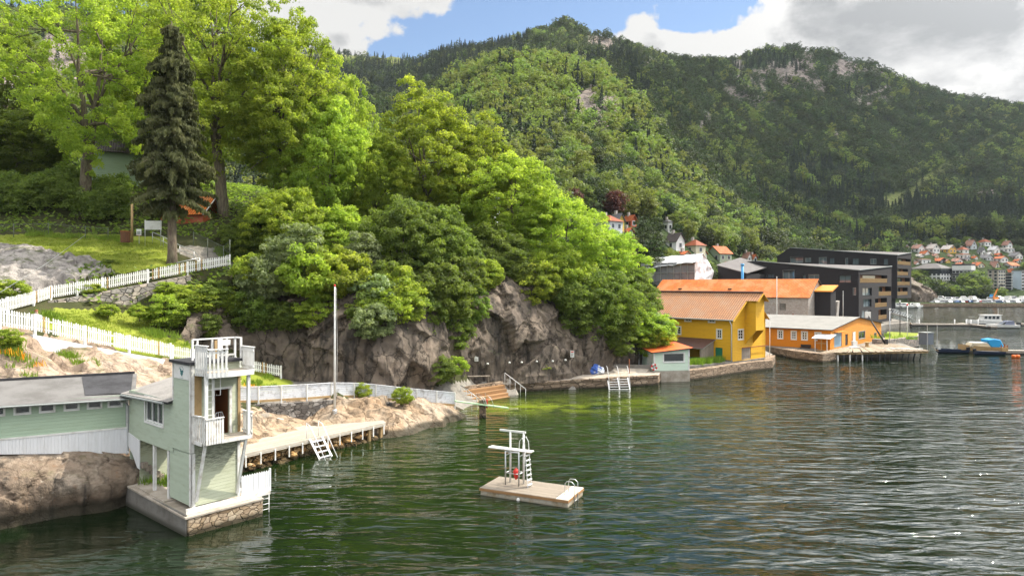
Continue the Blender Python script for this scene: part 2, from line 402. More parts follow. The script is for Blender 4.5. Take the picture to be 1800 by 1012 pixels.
def leaf(name, c, c2, trans=0.45, hue=0.045, rough=0.6, young=(0.15, 0.22, 0.02)):
    """leaves: diffuse + light passing through; each clump and each plant a little different"""
    m, N = new_mat(name)
    t = N('ShaderNodeAttribute', attribute_name='tint').outputs['Fac']
    rnd = N('ShaderNodeObjectInfo').outputs['Random']
    col = N.mix(t, c, c2)
    col = N.mix(N.math('MULTIPLY', N.step(t, 0.75, 1.0), 0.45), col, young)
    hs = N('ShaderNodeHueSaturation', {'Color': col, 'Hue': N.math('ADD', 0.5 - hue * 0.25, N.math('MULTIPLY', rnd, hue * 0.5)), 'Value': N.math('ADD', 0.98, N.math('MULTIPLY', rnd, 0.4))}).outputs[0]
    b = N('ShaderNodeBsdfPrincipled', {'Base Color': hs, 'Roughness': rough, 'Specular IOR Level': 0.22})
    tc = N.mix(1.0, hs, (1.7, 1.85, 0.9), 'MULTIPLY')
    tr = N('ShaderNodeBsdfTranslucent', {'Color': tc})
    mx = N('ShaderNodeMixShader', {0: trans, 1: b.outputs[0], 2: tr.outputs[0]})
    N('ShaderNodeOutputMaterial', {'Surface': mx.outputs[0]})
    return m
def bark(name, c):
    m, N = new_mat(name); co = N('ShaderNodeMapping', {'Vector': obj_co(N), 'Scale': (1, 1, .25)}).outputs[0]
    n = N.noise(co, 6, 5, 0.7); b = N.noise(co, 1.2, 3)
    finish(N, N.mix(N.step(n, .35, .65), dim(c, .4), N.mix(b, c, (0.12, 0.13, 0.07))), 0.9, n, 1.0, 0.06)
    return m

M = {}
WHITE = (0.72, 0.72, 0.70)
M['white'] = paint('white_paint', WHITE, 0.5, 0.6, 2.0, (0.42, 0.39, 0.34))
M['white_wood'] = paint('weathered_white_wood', (0.74, 0.73, 0.70), 0.7, 0.75, 3.0, (0.33, 0.27, 0.20))
M['bare_wood'] = paint('bare_wood', (0.40, 0.27, 0.13), 0.8, 0.6, 3)
M['mint'] = siding('mint_boards', (0.40, 0.465, 0.365), 0.15, dirt=0.55, dcol=(0.27, 0.30, 0.21))
M['mint_weathered'] = siding('weathered_mint_boards', (0.43, 0.455, 0.335), 0.15, dirt=0.5, dcol=(0.24, 0.26, 0.15), stainz=(2.2, 4.3, (0.05, 0.05, 0.03)))
M['mint_long'] = siding('bathhouse_boards', (0.355, 0.455, 0.335), 0.16, dirt=0.5, dcol=(.28, .34, .23))
M['white_boards'] = siding('white_upright_boards', (0.74, 0.75, 0.77), 0.14, vertical=True, dirt=0.3, dcol=(0.45, 0.43, 0.4))
M['felt'] = concrete('roof_felt', (0.17, 0.165, 0.16), 0.7, (0.11, 0.105, 0.10), wet=0)
M['felt_light'] = concrete('pale_roof_felt', (0.27, 0.255, 0.24), 0.7, (0.19, 0.18, 0.17), wet=0)
M['felt_dark'] = concrete('dark_roof_felt', (0.06, 0.06, 0.065), 0.9, wet=0)
M['grey_trim'] = paint('grey_trim', (0.30, 0.32, 0.31), 0.5, 0.4)
M['glass'] = glass('window_glass')
M['glass_bright'] = glass('window_glass_sky_tint', (0.10, 0.13, 0.15), 0.02)  # paler tint paints a sky reflection into the glass
M['deck'] = wood('deck_boards', (0.45, 0.40, 0.335), (0.31, 0.265, 0.21), 0.13, 'y')
M['deck_edge'] = wood('deck_fascia', (0.62, 0.58, 0.52), (0.42, 0.36, 0.28), 0.3, 'z')
M['pier_deck'] = wood('pier_boards', (0.36, 0.29, 0.21), (0.24, 0.185, 0.125), 0.3, 'x')
M['raft_deck'] = wood('raft_boards', (0.30, 0.26, 0.21), (0.22, 0.18, 0.14), 0.11, 'y')
M['raft_pale'] = paint('raft_pale_edge', (0.62, 0.56, 0.48), 0.75, 0.5, 4)
M['raft_side'] = concrete('raft_side', (0.46, 0.42, 0.35), 2.0, (0.22, 0.16, 0.08), wet=0.12)
M['orange_wood'] = wood('orange_stained_wood', (0.36, 0.21, 0.10), (0.28, 0.15, 0.065), 0.2, 'z')
M['grey_wood'] = wood('grey_boards', (0.36, 0.31, 0.26), (0.22, 0.18, 0.14), 0.16, 'x')
M['metal_white'] = paint('white_metal', (0.72, 0.72, 0.72), 0.35, 0.35, 5, (0.40, 0.28, 0.18))
M['galv'] = metal('galvanised_steel', (0.55, 0.56, 0.57), 0.38)
M['steel'] = metal('brushed_rail', (0.62, 0.60, 0.56), 0.3)
M['rust'] = paint('rust', (0.30, 0.10, 0.04), 0.8, 0.6, 6)
M['red'] = paint('red_paint', (0.65, 0.04, 0.03), 0.45, 0.2)
M['black'] = paint('black_paint', (0.03, 0.03, 0.032), 0.5, 0.3)
M['rock_pink'] = rock('pink_gneiss', [(0.20, 0.145, 0.105), (0.37, 0.275, 0.20), (0.43, 0.34, 0.26), (0.29, 0.235, 0.20)], 0.3, 0.45, moss=0.6)
M['rock_tan'] = rock('tan_sea_rock', [(0.29, 0.185, 0.105), (0.36, 0.26, 0.17), (0.38, 0.31, 0.235), (0.25, 0.165, 0.105)], 0.35, 0.6, .5, wet=0.6, moss=0.05, lichen=0.12)
M['rock_cliff'] = rock('cliff_gneiss', [(0.088, 0.073, 0.06), (0.155, 0.124, 0.098), (0.225, 0.178, 0.138), (0.118, 0.096, 0.078)], 0.22, 0.85, .65, moss=0.6, lichen=0.12)
M['rock_grey'] = rock('grey_gneiss', [(0.19, 0.17, 0.155), (0.28, 0.255, 0.235), (0.36, 0.33, 0.30), (0.23, 0.20, 0.18)], 0.4, 0.5, moss=0.7)
M['rock_shore'] = rock('shore_boulder', [(0.11, 0.075, 0.05), (0.25, 0.19, 0.14), (0.34, 0.28, 0.22), (0.20, 0.115, 0.065)], 0.5, 0.85, wet=0.8, moss=0.3, lichen=0.5)
M['stone_wall'] = masonry('dry_stone', [(0.22, 0.20, 0.18), (0.30, 0.28, 0.26), (0.42, 0.36, 0.30), (0.5, 0.42, 0.35)], 1.7, depth=0.1)
M['stone_dark'] = masonry('dark_stone', [(0.10, 0.09, 0.085), (0.17, 0.155, 0.14), (0.26, 0.24, 0.22), (0.42, 0.40, 0.38)], 2.2)
M['stone_rust'] = masonry('rusty_sea_stones', [(0.30, 0.16, 0.06), (0.46, 0.29, 0.12), (0.52, 0.38, 0.22), (0.36, 0.22, 0.10)], 1.7, joint=(0.03, 0.022, 0.012), wet=0.45, depth=0.14)
M['stone_block'] = masonry('quay_blocks', [(0.20, 0.145, 0.10), (0.30, 0.22, 0.155), (0.38, 0.29, 0.21), (0.26, 0.19, 0.135)], 1.3, joint=(0.09, 0.068, 0.05), stretch=(.8, .8, 2.3), wet=0.4)
M['plinth_stone'] = masonry('plinth_stone', [(0.26, 0.18, 0.11), (0.44, 0.34, 0.23), (0.52, 0.43, 0.32), (0.34, 0.25, 0.17)], 2.6, joint=(0.12, 0.09, 0.06), stretch=(1, 1, 1.8), wet=0.4, depth=0.1)
M['plinth_concrete'] = concrete('old_concrete', (0.21, 0.198, 0.18), 1.0, (0.12, 0.11, 0.095), wet=0.35)
M['quay_top'] = concrete('quay_top', (0.44, 0.39, 0.33), 0.9, (0.26, 0.22, 0.17), wet=0)
M['path'] = concrete('gravel_path', (0.26, 0.24, 0.21), 1.5, wet=0)
M['white_wall'] = concrete('whitewashed_concrete', (0.66, 0.69, 0.74), 0.8, (0.52, 0.53, 0.55), wet=0)
M['wall_old'] = masonry('old_brick_wall', [(0.34, 0.31, 0.28), (0.42, 0.39, 0.36), (0.47, 0.44, 0.41), (0.36, 0.31, 0.27)], 2.4, joint=(0.30, 0.28, 0.26), stretch=(1, 1, 2.0), wet=0.1, depth=0.02)
M['yellow'] = siding('ochre_boards', (0.68, 0.37, 0.018), 0.2, dirt=0.3, dcol=(0.40, 0.22, 0.02))
M['yellow_trim'] = paint('ochre_trim', (0.55, 0.32, 0.03), 0.6, 0.3)
M['orange'] = siding('orange_boards', (0.62, 0.205, 0.008), 0.22, dirt=0.3, dcol=(0.45, 0.16, 0.012))
M['orange_gable'] = siding('pale_orange_boards', (0.62, 0.25, 0.03), 0.22, dirt=0.3)  # slightly paler orange than the long wall
M['green_door'] = paint('green_door', (0.02, 0.16, 0.09), 0.5, 0.3)
M['blue_door'] = siding('blue_door_boards', (0.22, 0.33, 0.42), 0.3, vertical=True)
M['mint_hut'] = siding('hut_boards', (0.58, 0.70, 0.58), 0.16, dirt=0.15)
M['roof_orange'] = paint('orange_sheet_roof', (0.62, 0.13, 0.035), 0.5, 0.2, 1)
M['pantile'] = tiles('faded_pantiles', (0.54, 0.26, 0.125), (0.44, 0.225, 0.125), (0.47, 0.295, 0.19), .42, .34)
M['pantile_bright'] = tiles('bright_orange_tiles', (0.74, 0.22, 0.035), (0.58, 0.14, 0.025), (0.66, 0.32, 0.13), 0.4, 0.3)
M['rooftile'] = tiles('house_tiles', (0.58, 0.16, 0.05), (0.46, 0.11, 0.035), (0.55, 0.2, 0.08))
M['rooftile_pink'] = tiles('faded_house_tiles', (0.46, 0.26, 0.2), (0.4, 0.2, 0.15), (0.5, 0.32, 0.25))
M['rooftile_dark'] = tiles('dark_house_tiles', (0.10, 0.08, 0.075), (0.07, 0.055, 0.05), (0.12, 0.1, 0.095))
M['corrug'] = siding('brown_corrugated_roof', (0.085, 0.04, 0.032), 0.18, vertical=True, dirt=0.3)
M['slate'] = siding('black_brick', (0.022, 0.02, 0.022), 0.24, dirt=0.4, dcol=(0.03, 0.027, 0.028), rough=.95)
M['slate_roof'] = concrete('grey_flat_roof', (0.16, 0.15, 0.145), 0.4, (0.13, 0.12, 0.12), wet=0)
M['timber_in'] = paint('balcony_timber', (0.26, 0.11, 0.045), 0.6, 0.3)
M['grass_weed'] = leaf('tall_grass', (0.13, 0.20, 0.03), (0.20, 0.28, 0.04), 0.35)
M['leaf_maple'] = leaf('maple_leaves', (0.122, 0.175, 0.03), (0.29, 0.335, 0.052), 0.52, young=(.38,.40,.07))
M['leaf_dark'] = leaf('dark_leaves', (0.07, 0.108, 0.026), (0.17, 0.215, 0.045), 0.46)  # darker green leaf mix than the maple
M['leaf_pale'] = leaf('pale_leaves', (0.11, 0.15, 0.06), (0.24, 0.28, 0.14), 0.36, rough=0.4, young=(0.2, 0.23, 0.1))
M['leaf_red'] = leaf('copper_beech_leaves', (0.05, 0.018, 0.018), (0.09, 0.03, 0.025), 0.3, young=(0.12, 0.04, 0.03))
M['needle'] = leaf('spruce_needles', (0.046, 0.052, 0.020), (0.105, 0.108, 0.044), 0.2, hue=0.04, rough=.8, young=(0.10, 0.09, 0.05))
M['leaf_far'] = leaf('slope_leaves', (0.022, 0.034, 0.015), (0.050, 0.068, 0.026), 0.3, hue=0.12, young=(0.11, 0.15, 0.04))  # leaf colour darkened to stand in for shade on the mountainside
M['leaf_spur'] = leaf('bright_slope_leaves', (0.085, 0.112, 0.032), (0.17, 0.20, 0.06), 0.38, hue=0.12)  # brighter copy, the sunlit tone of the spur put into the colour
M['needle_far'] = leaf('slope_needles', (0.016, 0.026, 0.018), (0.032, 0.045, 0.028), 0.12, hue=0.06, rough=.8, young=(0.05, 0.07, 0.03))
M['bark'] = bark('bark', (0.20, 0.15, 0.11))
M['bark_spruce'] = bark('spruce_bark', (0.26, 0.19, 0.15))
# ------------------------------------------------------------------ water
def make_water():
    m, N = new_mat('fjord_water'); co = world_co(N)
    x, y, z = N('ShaderNodeSeparateXYZ', {0: co}).outputs
    rot = N('ShaderNodeMapping', {'Vector': co, 'Rotation': (0, 0, 0.35), 'Scale': (0.55, 1.6, 1)}).outputs[0]
    a = N.noise(rot, 0.34, 3, 0.5, dist=0.4); b = N.noise(rot, 0.95, 2, 0.42, dist=0.6); c = N.noise(rot, 3.0, 3, 0.6, dist=0.3)
    gust = N.step(N.noise(N('ShaderNodeMapping', {'Vector': co, 'Scale': (0.55, 1.6, 1)}).outputs[0], 0.045, 4, 0.55), 0.36, 0.62)
    open_ = N.math('MULTIPLY', N.step(x, -14.0, 24.0), N.math('SUBTRACT', 1.35, N.step(y, 34.0, 80.0)))            # sheltered by the rocks on the left, open fjord on the right
    k = N.math('ADD', N.math('MULTIPLY', gust, 0.55), N.math('ADD', 0.28, N.math('MULTIPLY', open_, 1.05)))
    h = N.math('ADD', N.math('MULTIPLY', a, 0.24), N.math('ADD', N.math('MULTIPLY', b, 0.15), N.math('MULTIPLY', c, 0.013)))
    h = N.math('MULTIPLY', h, k)
    def lobe(cx, cy, rx, ry):
        q = N.math('ADD', N.math('POWER', N.math('DIVIDE', N.math('SUBTRACT', x, cx), rx), 2.0), N.math('POWER', N.math('DIVIDE', N.math('SUBTRACT', y, cy), ry), 2.0))
        return N.math('EXPONENT', N.math('MULTIPLY', q, -1.0))
    n = N.noise(co, 0.35, 4, 0.6)
    sand = N.math('MULTIPLY', N.math('MAXIMUM', lobe(2.0, 61.5, 7.5, 3.6), N.math('MULTIPLY', lobe(10, 63, 10, 5), 0.55)), N.step(n, 0.36, 0.58))
    mid = N.math('MAXIMUM', lobe(4, 56, 16, 12), N.math('MULTIPLY', lobe(-6, 42, 9, 8), 0.5))
    col = N.mix(mid, (0.004, 0.010, 0.003), (0.013, 0.030, 0.004)); col = N.mix(sand, col, (0.13, 0.17, 0.012))
    bump = N('ShaderNodeBump', {'Height': h, 'Strength': 1.0, 'Distance': 1.0}).outputs[0]
    p = N('ShaderNodeBsdfPrincipled', {'Base Color': col, 'Roughness': 0.03, 'IOR': 1.45, 'Specular IOR Level': 0.5, 'Normal': bump})
    N('ShaderNodeOutputMaterial', {'Surface': p.outputs[0]})
    o = MB().poly([(-500, -150, 0), (1100, -150, 0), (1100, 620, 0), (-500, 620, 0)]).build('water', m)
    tag(o, kind='structure')
make_water()

# ------------------------------------------------------------------ near hillside (heights interpolated between surveyed points)
def inpoly(u, v, poly):
    c = np.zeros(len(u), bool); n = len(poly)
    for i in range(n):
        (x1, y1), (x2, y2) = poly[i], poly[(i + 1) % n]
        t = ((y1 > v) != (y2 > v)) & (u < (x2 - x1) * (v - y1) / (y2 - y1 + 1e-9) + x1); c ^= t
    return c
def facets(Q, size, seed, amp):
    """broken planes: every cell of a scattered pattern gets its own tilt and set-back"""
    rng = np.random.default_rng(seed); q = Q * np.array([1, 1, .6]) + fbm(Q, .6 / size, 3, .5, seed)[:, None] * size * .35; lo = q.min(0); hi = q.max(0)
    n = int(min(2600, max(30, np.prod(np.maximum(hi - lo, size) / size) * .35))); c = q[rng.integers(0, len(q), n)] + rng.normal(size=(n, 3)) * size * .3
    o = rng.uniform(-.5, .5, n) * amp; g = rng.normal(size=(n, 3)) * .28 * amp / size; out = np.zeros(len(q)); cc = (c ** 2).sum(1)
    for i in range(0, len(q), 6000):
        b = q[i:i + 6000]; k = (cc[None] - 2 * b @ c.T).argmin(1); out[i:i + 6000] = o[k] + ((b - c[k]) * g[k]).sum(1)
    return out
FOOT = [(310, 54.5, 6.3), (360, 56.5, 5.6), (440, 59.5, 3.8), (520, 58.8, 2.9), (600, 57.6, 2.4), (700, 58.6, 2.0), (750, 61.3, 1.8), (830, 67, 1.6), (900, 69.6, 1.6), (1000, 72.8, 1.6), (1080, 77.8, 1.6), (1120, 80.6, 1.6), (1165, 88, 1.6)]
TOP = [(320, 560, 57), (345, 512, 61), (440, 510, 63.5), (540, 515, 63.5), (610, 480, 64), (720, 480, 66), (760, 475, 69), (850, 485, 73.5), (925, 490, 76), (1000, 520, 79), (1080, 560, 83), (1130, 585, 86), (1180, 610, 94)]
HILLPTS = [(-30, 29, -2), (-24, 31.2, -2), (-18, 33.5, -2), (-14.5, 36, -2), (-13.8, 41, -2), (-10, 47, -2), (-8.0, 48.9, -1.2), (-2.2, 57.3, -1.4), (0.2, 65.5, -1.5), (0.5, 69.2, -1.2), (4, 71.2, -1.5), (8, 72, -2), (12, 73.2, -2), (16, 75, -2), (21, 79.5, -2), (-2, 62.5, -.6), (40, 90, -2), (34, 100, 1.2), (24, 92, 1.3), (20, 84, 1.3),
           (-45, 28, -2), (-70, 30, 0), (-24.5, 34.2, 2.4), (-20.5, 36.8, 2.0), (-31, 31.5, 2.4), (-16, 41, .2), (-12, 46.5, .3), (-18.5, 39, 1.2), (-16.8, 43, 0.9), (-14, 46.8, 0.9)]
HILLPX = [(0, 640, 37.5), (100, 655, 39), (200, 655, 41.5), (300, 665, 45.5), (-150, 640, 37), (-300, 620, 38), (0, 612, 38.5), (120, 637, 41.2), (230, 638, 46),
          (0, 588, 39.3), (70, 614, 40.7), (115, 626, 42.3), (180, 625, 45.2), (300, 638, 50.7), (440, 656, 55), (495, 665, 57), (-200, 570, 39),
          (430, 703, 48.5), (470, 694, 50.5), (540, 693, 53), (500, 672, 56.3), (585, 698, 52), (640, 696, 53.5), (700, 702, 54.5), (760, 700, 58),
          (80, 553, 47.5), (260, 592, 53), (160, 578, 49), (60, 565, 44), (230, 562, 56), (320, 590, 55),
          (100, 547, 51.4), (180, 552, 54.3), (260, 558, 56.8), (90, 524, 52.8), (180, 511, 55.9), (260, 496, 58.4), (330, 482, 60.5), (404, 468, 61.5), (6, 552, 47.5), (-60, 560, 46),
          (40, 503, 53.5), (100, 482, 56), (180, 472, 59), (280, 457, 61.5), (20, 445, 57), (100, 440, 61), (160, 450, 61), (200, 427, 66), (270, 427, 68), (0, 420, 66), (180, 405, 72), (350, 420, 68), (380, 380, 76), (-150, 430, 64),
          (0, 352, 78), (150, 335, 76), (200, 330, 80), (400, 365, 76), (-250, 350, 80), (0, 300, 112), (200, 300, 112), (400, 330, 112), (600, 352, 112), (-300, 290, 112),
          (500, 440, 72), (650, 430, 78), (800, 450, 86), (950, 470, 90), (1050, 500, 92), (1120, 535, 95), (700, 400, 108), (900, 420, 112), (1050, 462, 115), (1150, 530, 118),
          (592, 724, 49.6), (640, 712, 51), (700, 722, 50.6), (688, 764, 49.5), (735, 757, 51.3), (780, 712, 55.2), (790, 743, 54.3), (655, 735, 49.6), (820, 735, 56.6), (560, 735, 49.8), (740, 708, 53.5)]
def hill_z():
    pts = [Vector(p) for p in HILLPTS] + [P(*p) for p in HILLPX]
    for u, d, z in FOOT:
        x = (u - 900) / F * d; pts.append(Vector((x, d + 1.6, z - 0.2))); 
        if u > 640: pts.append(Vector((x + 0.4, d - (.8 if u > 820 else 1.5), .7 if u > 820 else 1.2)))
    for u, v, d in TOP: p = P(u, v, d); p.y += 0.6; p.z -= 0.7; pts.append(p)
    A = np.array([tuple(p) for p in pts]); D = np.sqrt(((A[:, None, :2] - A[None, :, :2]) ** 2).sum(-1))
    n = len(A); K = np.zeros((n + 1, n + 1)); K[:n, :n] = D - 0.02 * np.eye(n); K[:n, n] = 1; K[n, :n] = 1
    w = np.linalg.solve(K, np.append(A[:, 2], 0))
    def f(x, y):
        x = np.asarray(x, float); y = np.asarray(y, float); s = x.shape; x = x.ravel(); y = y.ravel(); out = np.zeros(len(x))
        for i in range(0, len(x), 20000):
            d = np.sqrt((x[i:i + 20000, None] - A[None, :, 0]) ** 2 + (y[i:i + 20000, None] - A[None, :, 1]) ** 2); out[i:i + 20000] = d @ w[:n] + w[n]
        return out.reshape(s)
    return f
hz = hill_z()
def hzs(x, y): return float(hz(np.array([x]), np.array([y]))[0])

def ground_mat(name, stops, scale, fine=6, bstr=0.6, bd=0.05):
    m, N = new_mat(name); co = world_co(N)
    n = N.noise(co, scale, 6, 0.7); f = N.noise(co, fine, 4, 0.7)
    col = N.mix(N.math('MULTIPLY', N.step(f, .35, .7), 0.5), N.ramp(n, stops), stops[0][1])
    finish(N, col, 0.9, N.math('ADD', n, f), bstr, bd, spec=0.15); return m
M['lawn'] = ground_mat('lawn', [(0.3, (0.13, 0.17, 0.02)), (0.5, (0.20, 0.235, 0.03)), (0.68, (0.25, 0.265, 0.045)), (0.8, (0.25, 0.22, 0.08))], 0.6, 14)
M['soil'] = ground_mat('dark_soil', [(0.3, (0.035, 0.04, 0.015)), (0.5, (0.05, 0.055, 0.02)), (0.7, (0.07, 0.055, 0.03))], 1.0)  # dark green-brown soil under the wood
def make_hill():
    nx, ny = 500, 420
    X, Y = np.meshgrid(np.linspace(-85, 34, nx), 27 + (np.linspace(0, 1, ny) ** 1.15) * 96)
    Zz = hz(X, Y)
    P3 = np.stack([X.ravel(), Y.ravel(), Zz.ravel()], 1)
    u = 900 + F * P3[:, 0] / P3[:, 1]; v = 500 - F * (P3[:, 2] - H) / P3[:, 1]
    lawn = inpoly(u, v, [(-400, 405), (0, 414), (110, 410), (290, 418), (310, 465), (210, 482), (150, 458), (70, 436), (0, 428), (-400, 430)]) | inpoly(u, v, [(52, 566), (95, 540), (262, 550), (262, 586), (330, 600), (330, 640), (200, 615)])
    lawn |= inpoly(u, v, [(420, 640), (500, 650), (520, 690), (420, 690)])
    tan = inpoly(u, v, [(570, 745), (560, 728), (600, 703), (800, 705), (860, 740), (690, 790), (670, 745)]) & (P3[:, 1] < 60)
    path = (inpoly(u, v, [(500, 664), (620, 678), (800, 680), (810, 700), (600, 700), (420, 706), (440, 690), (510, 686)]) | inpoly(u, v, [(300, 440), (330, 430), (400, 440), (410, 470), (350, 462)])) & ~lawn & ~tan
    flat = (P3[:, 0] > -7) & (P3[:, 2] < 1.8) & (P3[:, 1] > 60)
    pink = (v > 580) & (u < 420) & (P3[:, 1] < 52) & ~lawn
    grey = inpoly(u, v, [(-400, 425), (0, 428), (70, 436), (150, 458), (200, 482), (110, 505), (30, 530), (-400, 545)])
    rockz = tan | pink | grey | ((P3[:, 2] < 2.6) & (P3[:, 1] < 58))
    amp = np.where(rockz, np.where(tan, 0.38, 0.5), np.where(lawn | path | flat, 0.04, 0.25))
    Q = P3 * np.array([1, 1, 0.6])
    big = fbm(Q, 0.28, 4, 0.5, 3); rid = 1 - np.abs(fbm(Q, 0.5, 4, 0.55, 9)) * 2
    off = np.where(rockz, facets(P3, 2.6, 4, .7) * np.where(tan, .45, .8) + facets(P3, .8, 14, .2) * .8, 0) + amp * (big * 0.9 + np.where(rockz, (rid - 0.6) * 0.8, 0) + fbm(Q, 1.6, 3, 0.5, 5) * 0.25)
    off = np.where((v > 640) & (u < 330) & (P3[:, 1] < 47) & ~lawn, off - 0.1, off)
    P3[:, 2] += off
    idx = np.arange(nx * ny).reshape(ny, nx)
    Fc = np.stack([idx[:-1, :-1].ravel(), idx[:-1, 1:].ravel(), idx[1:, 1:].ravel(), idx[1:, :-1].ravel()], 1)
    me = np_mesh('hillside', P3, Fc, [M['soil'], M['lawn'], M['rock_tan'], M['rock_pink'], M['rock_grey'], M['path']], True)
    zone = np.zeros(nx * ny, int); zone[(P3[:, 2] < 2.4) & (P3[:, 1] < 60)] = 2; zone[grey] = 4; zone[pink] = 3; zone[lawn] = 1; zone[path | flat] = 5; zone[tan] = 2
    me.polygons.foreach_set('material_index', zone[Fc[:, 0]].astype(np.int32)); me.polygons.foreach_set('use_smooth', ~np.isin(zone[Fc[:, 0]], (2, 3, 4)))
    o = bpy.data.objects.new('hillside', me); COL.objects.link(o); tag(o, kind='structure')
make_hill()

def resample(pts, n):
    pts = np.array([tuple(p) for p in pts], float); s = np.append(0, np.cumsum(np.sqrt((np.diff(pts[:, :2], axis=0) ** 2).sum(1)) + 1e-6)); t = np.linspace(0, s[-1], n)
    return np.stack([np.interp(t, s, pts[:, k]) for k in range(3)], 1)
def rock_sheet(name, foot, top, nu, nv, mat, amp=0.8, sc=0.3, seed=1, bulge=0.5, below=1.0, back=2.5, steep=0.7):
    """a rock face between its foot line and its brow, with ledges and joints; rolls over at the brow"""
    A = resample(foot, nu); B = resample(top, nu); rows = []
    tang = np.gradient(B[:, :2] * .5 + A[:, :2] * .5, axis=0); tang /= np.linalg.norm(tang, axis=1)[:, None] + 1e-9
    nrm = np.stack([tang[:, 1], -tang[:, 0]], 1)
    for j in range(nv):
        t = -0.12 + 1.3 * j / (nv - 1)
        if t < 0: p = A + np.array([0, 0, 1]) * t / 0.12 * below; p[:, :2] += nrm * 0.1
        elif t <= 1:
            hgt = t ** steep; p = A.copy(); p[:, 2] = A[:, 2] + (B[:, 2] - A[:, 2]) * hgt; p[:, :2] = A[:, :2] + (B[:, :2] - A[:, :2]) * (t ** 1.5)[None] if np.ndim(t) else A[:, :2] + (B[:, :2] - A[:, :2]) * t ** 1.5
            p[:, :2] += nrm * bulge * math.sin(math.pi * t)
        else: p = B.copy(); p[:, :2] -= nrm * (t - 1) / 0.18 * back; p[:, 2] -= ((t - 1) / 0.18) ** 2 * 0.5
        rows.append(p)
    V = np.stack(rows); N3 = np.zeros((nv * nu, 3)); N3[:, :2] = np.tile(nrm, (nv, 1)); N3[:, 2] = 0.25
    Q = V.reshape(-1, 3); q = Q * np.array([1, 1, 0.55])
    d = fbm(q, sc, 4, 0.5, seed) * 1.2 + (0.45 - np.abs(fbm(q + 7, sc * 1.7, 4, 0.55, seed + 5)) * 2.2) * 0.7 + fbm(q, sc * 6, 3, 0.55, seed + 9) * 0.22
    d = d * .22 + facets(Q, 5.0, seed, 1.0) * 1.5 + facets(Q, 1.9, seed + 3, .5) * .9 + facets(Q, .7, seed + 5, .12)
    Q = Q + N3 * (d * amp)[:, None]
    idx = np.arange(nu * nv).reshape(nv, nu)
    Fc = np.stack([idx[:-1, :-1].ravel(), idx[:-1, 1:].ravel(), idx[1:, 1:].ravel(), idx[1:, :-1].ravel()], 1)
    me = np_mesh(name, Q, Fc, [mat], False)
    o = bpy.data.objects.new(name, me); COL.objects.link(o); tag(o, kind='structure'); return o
rock_sheet('cliff', [((u - 900) / F * d, d, z) for u, d, z in FOOT], [P(*p) for p in TOP], 420, 120, M['rock_cliff'], 1.0, 0.22, 4, 0.4, below=0.8)
rock_sheet('shore_rock', [(-34, 27.5, -.1), (-27.5, 29.5, -.1), G(0, 930), G(60, 918), G(130, 905), G(190, 896), G(228, 884), (-18.2, 36.5, 0)],
           [(-32, 28.6, 2.9), (-27.8, 30.4, 2.9), (-24.0, 32.6, 2.95), (-22.6, 33.4, 2.85), (-21.2, 34.3, 2.7), (-20.1, 35.1, 2.3), (-18.9, 36.0, 1.6), (-18.0, 37, 1.3)], 150, 60, M['rock_shore'], 0.38, 0.4, 8, 0.55, below=0.8, back=2.2, steep=0.55)

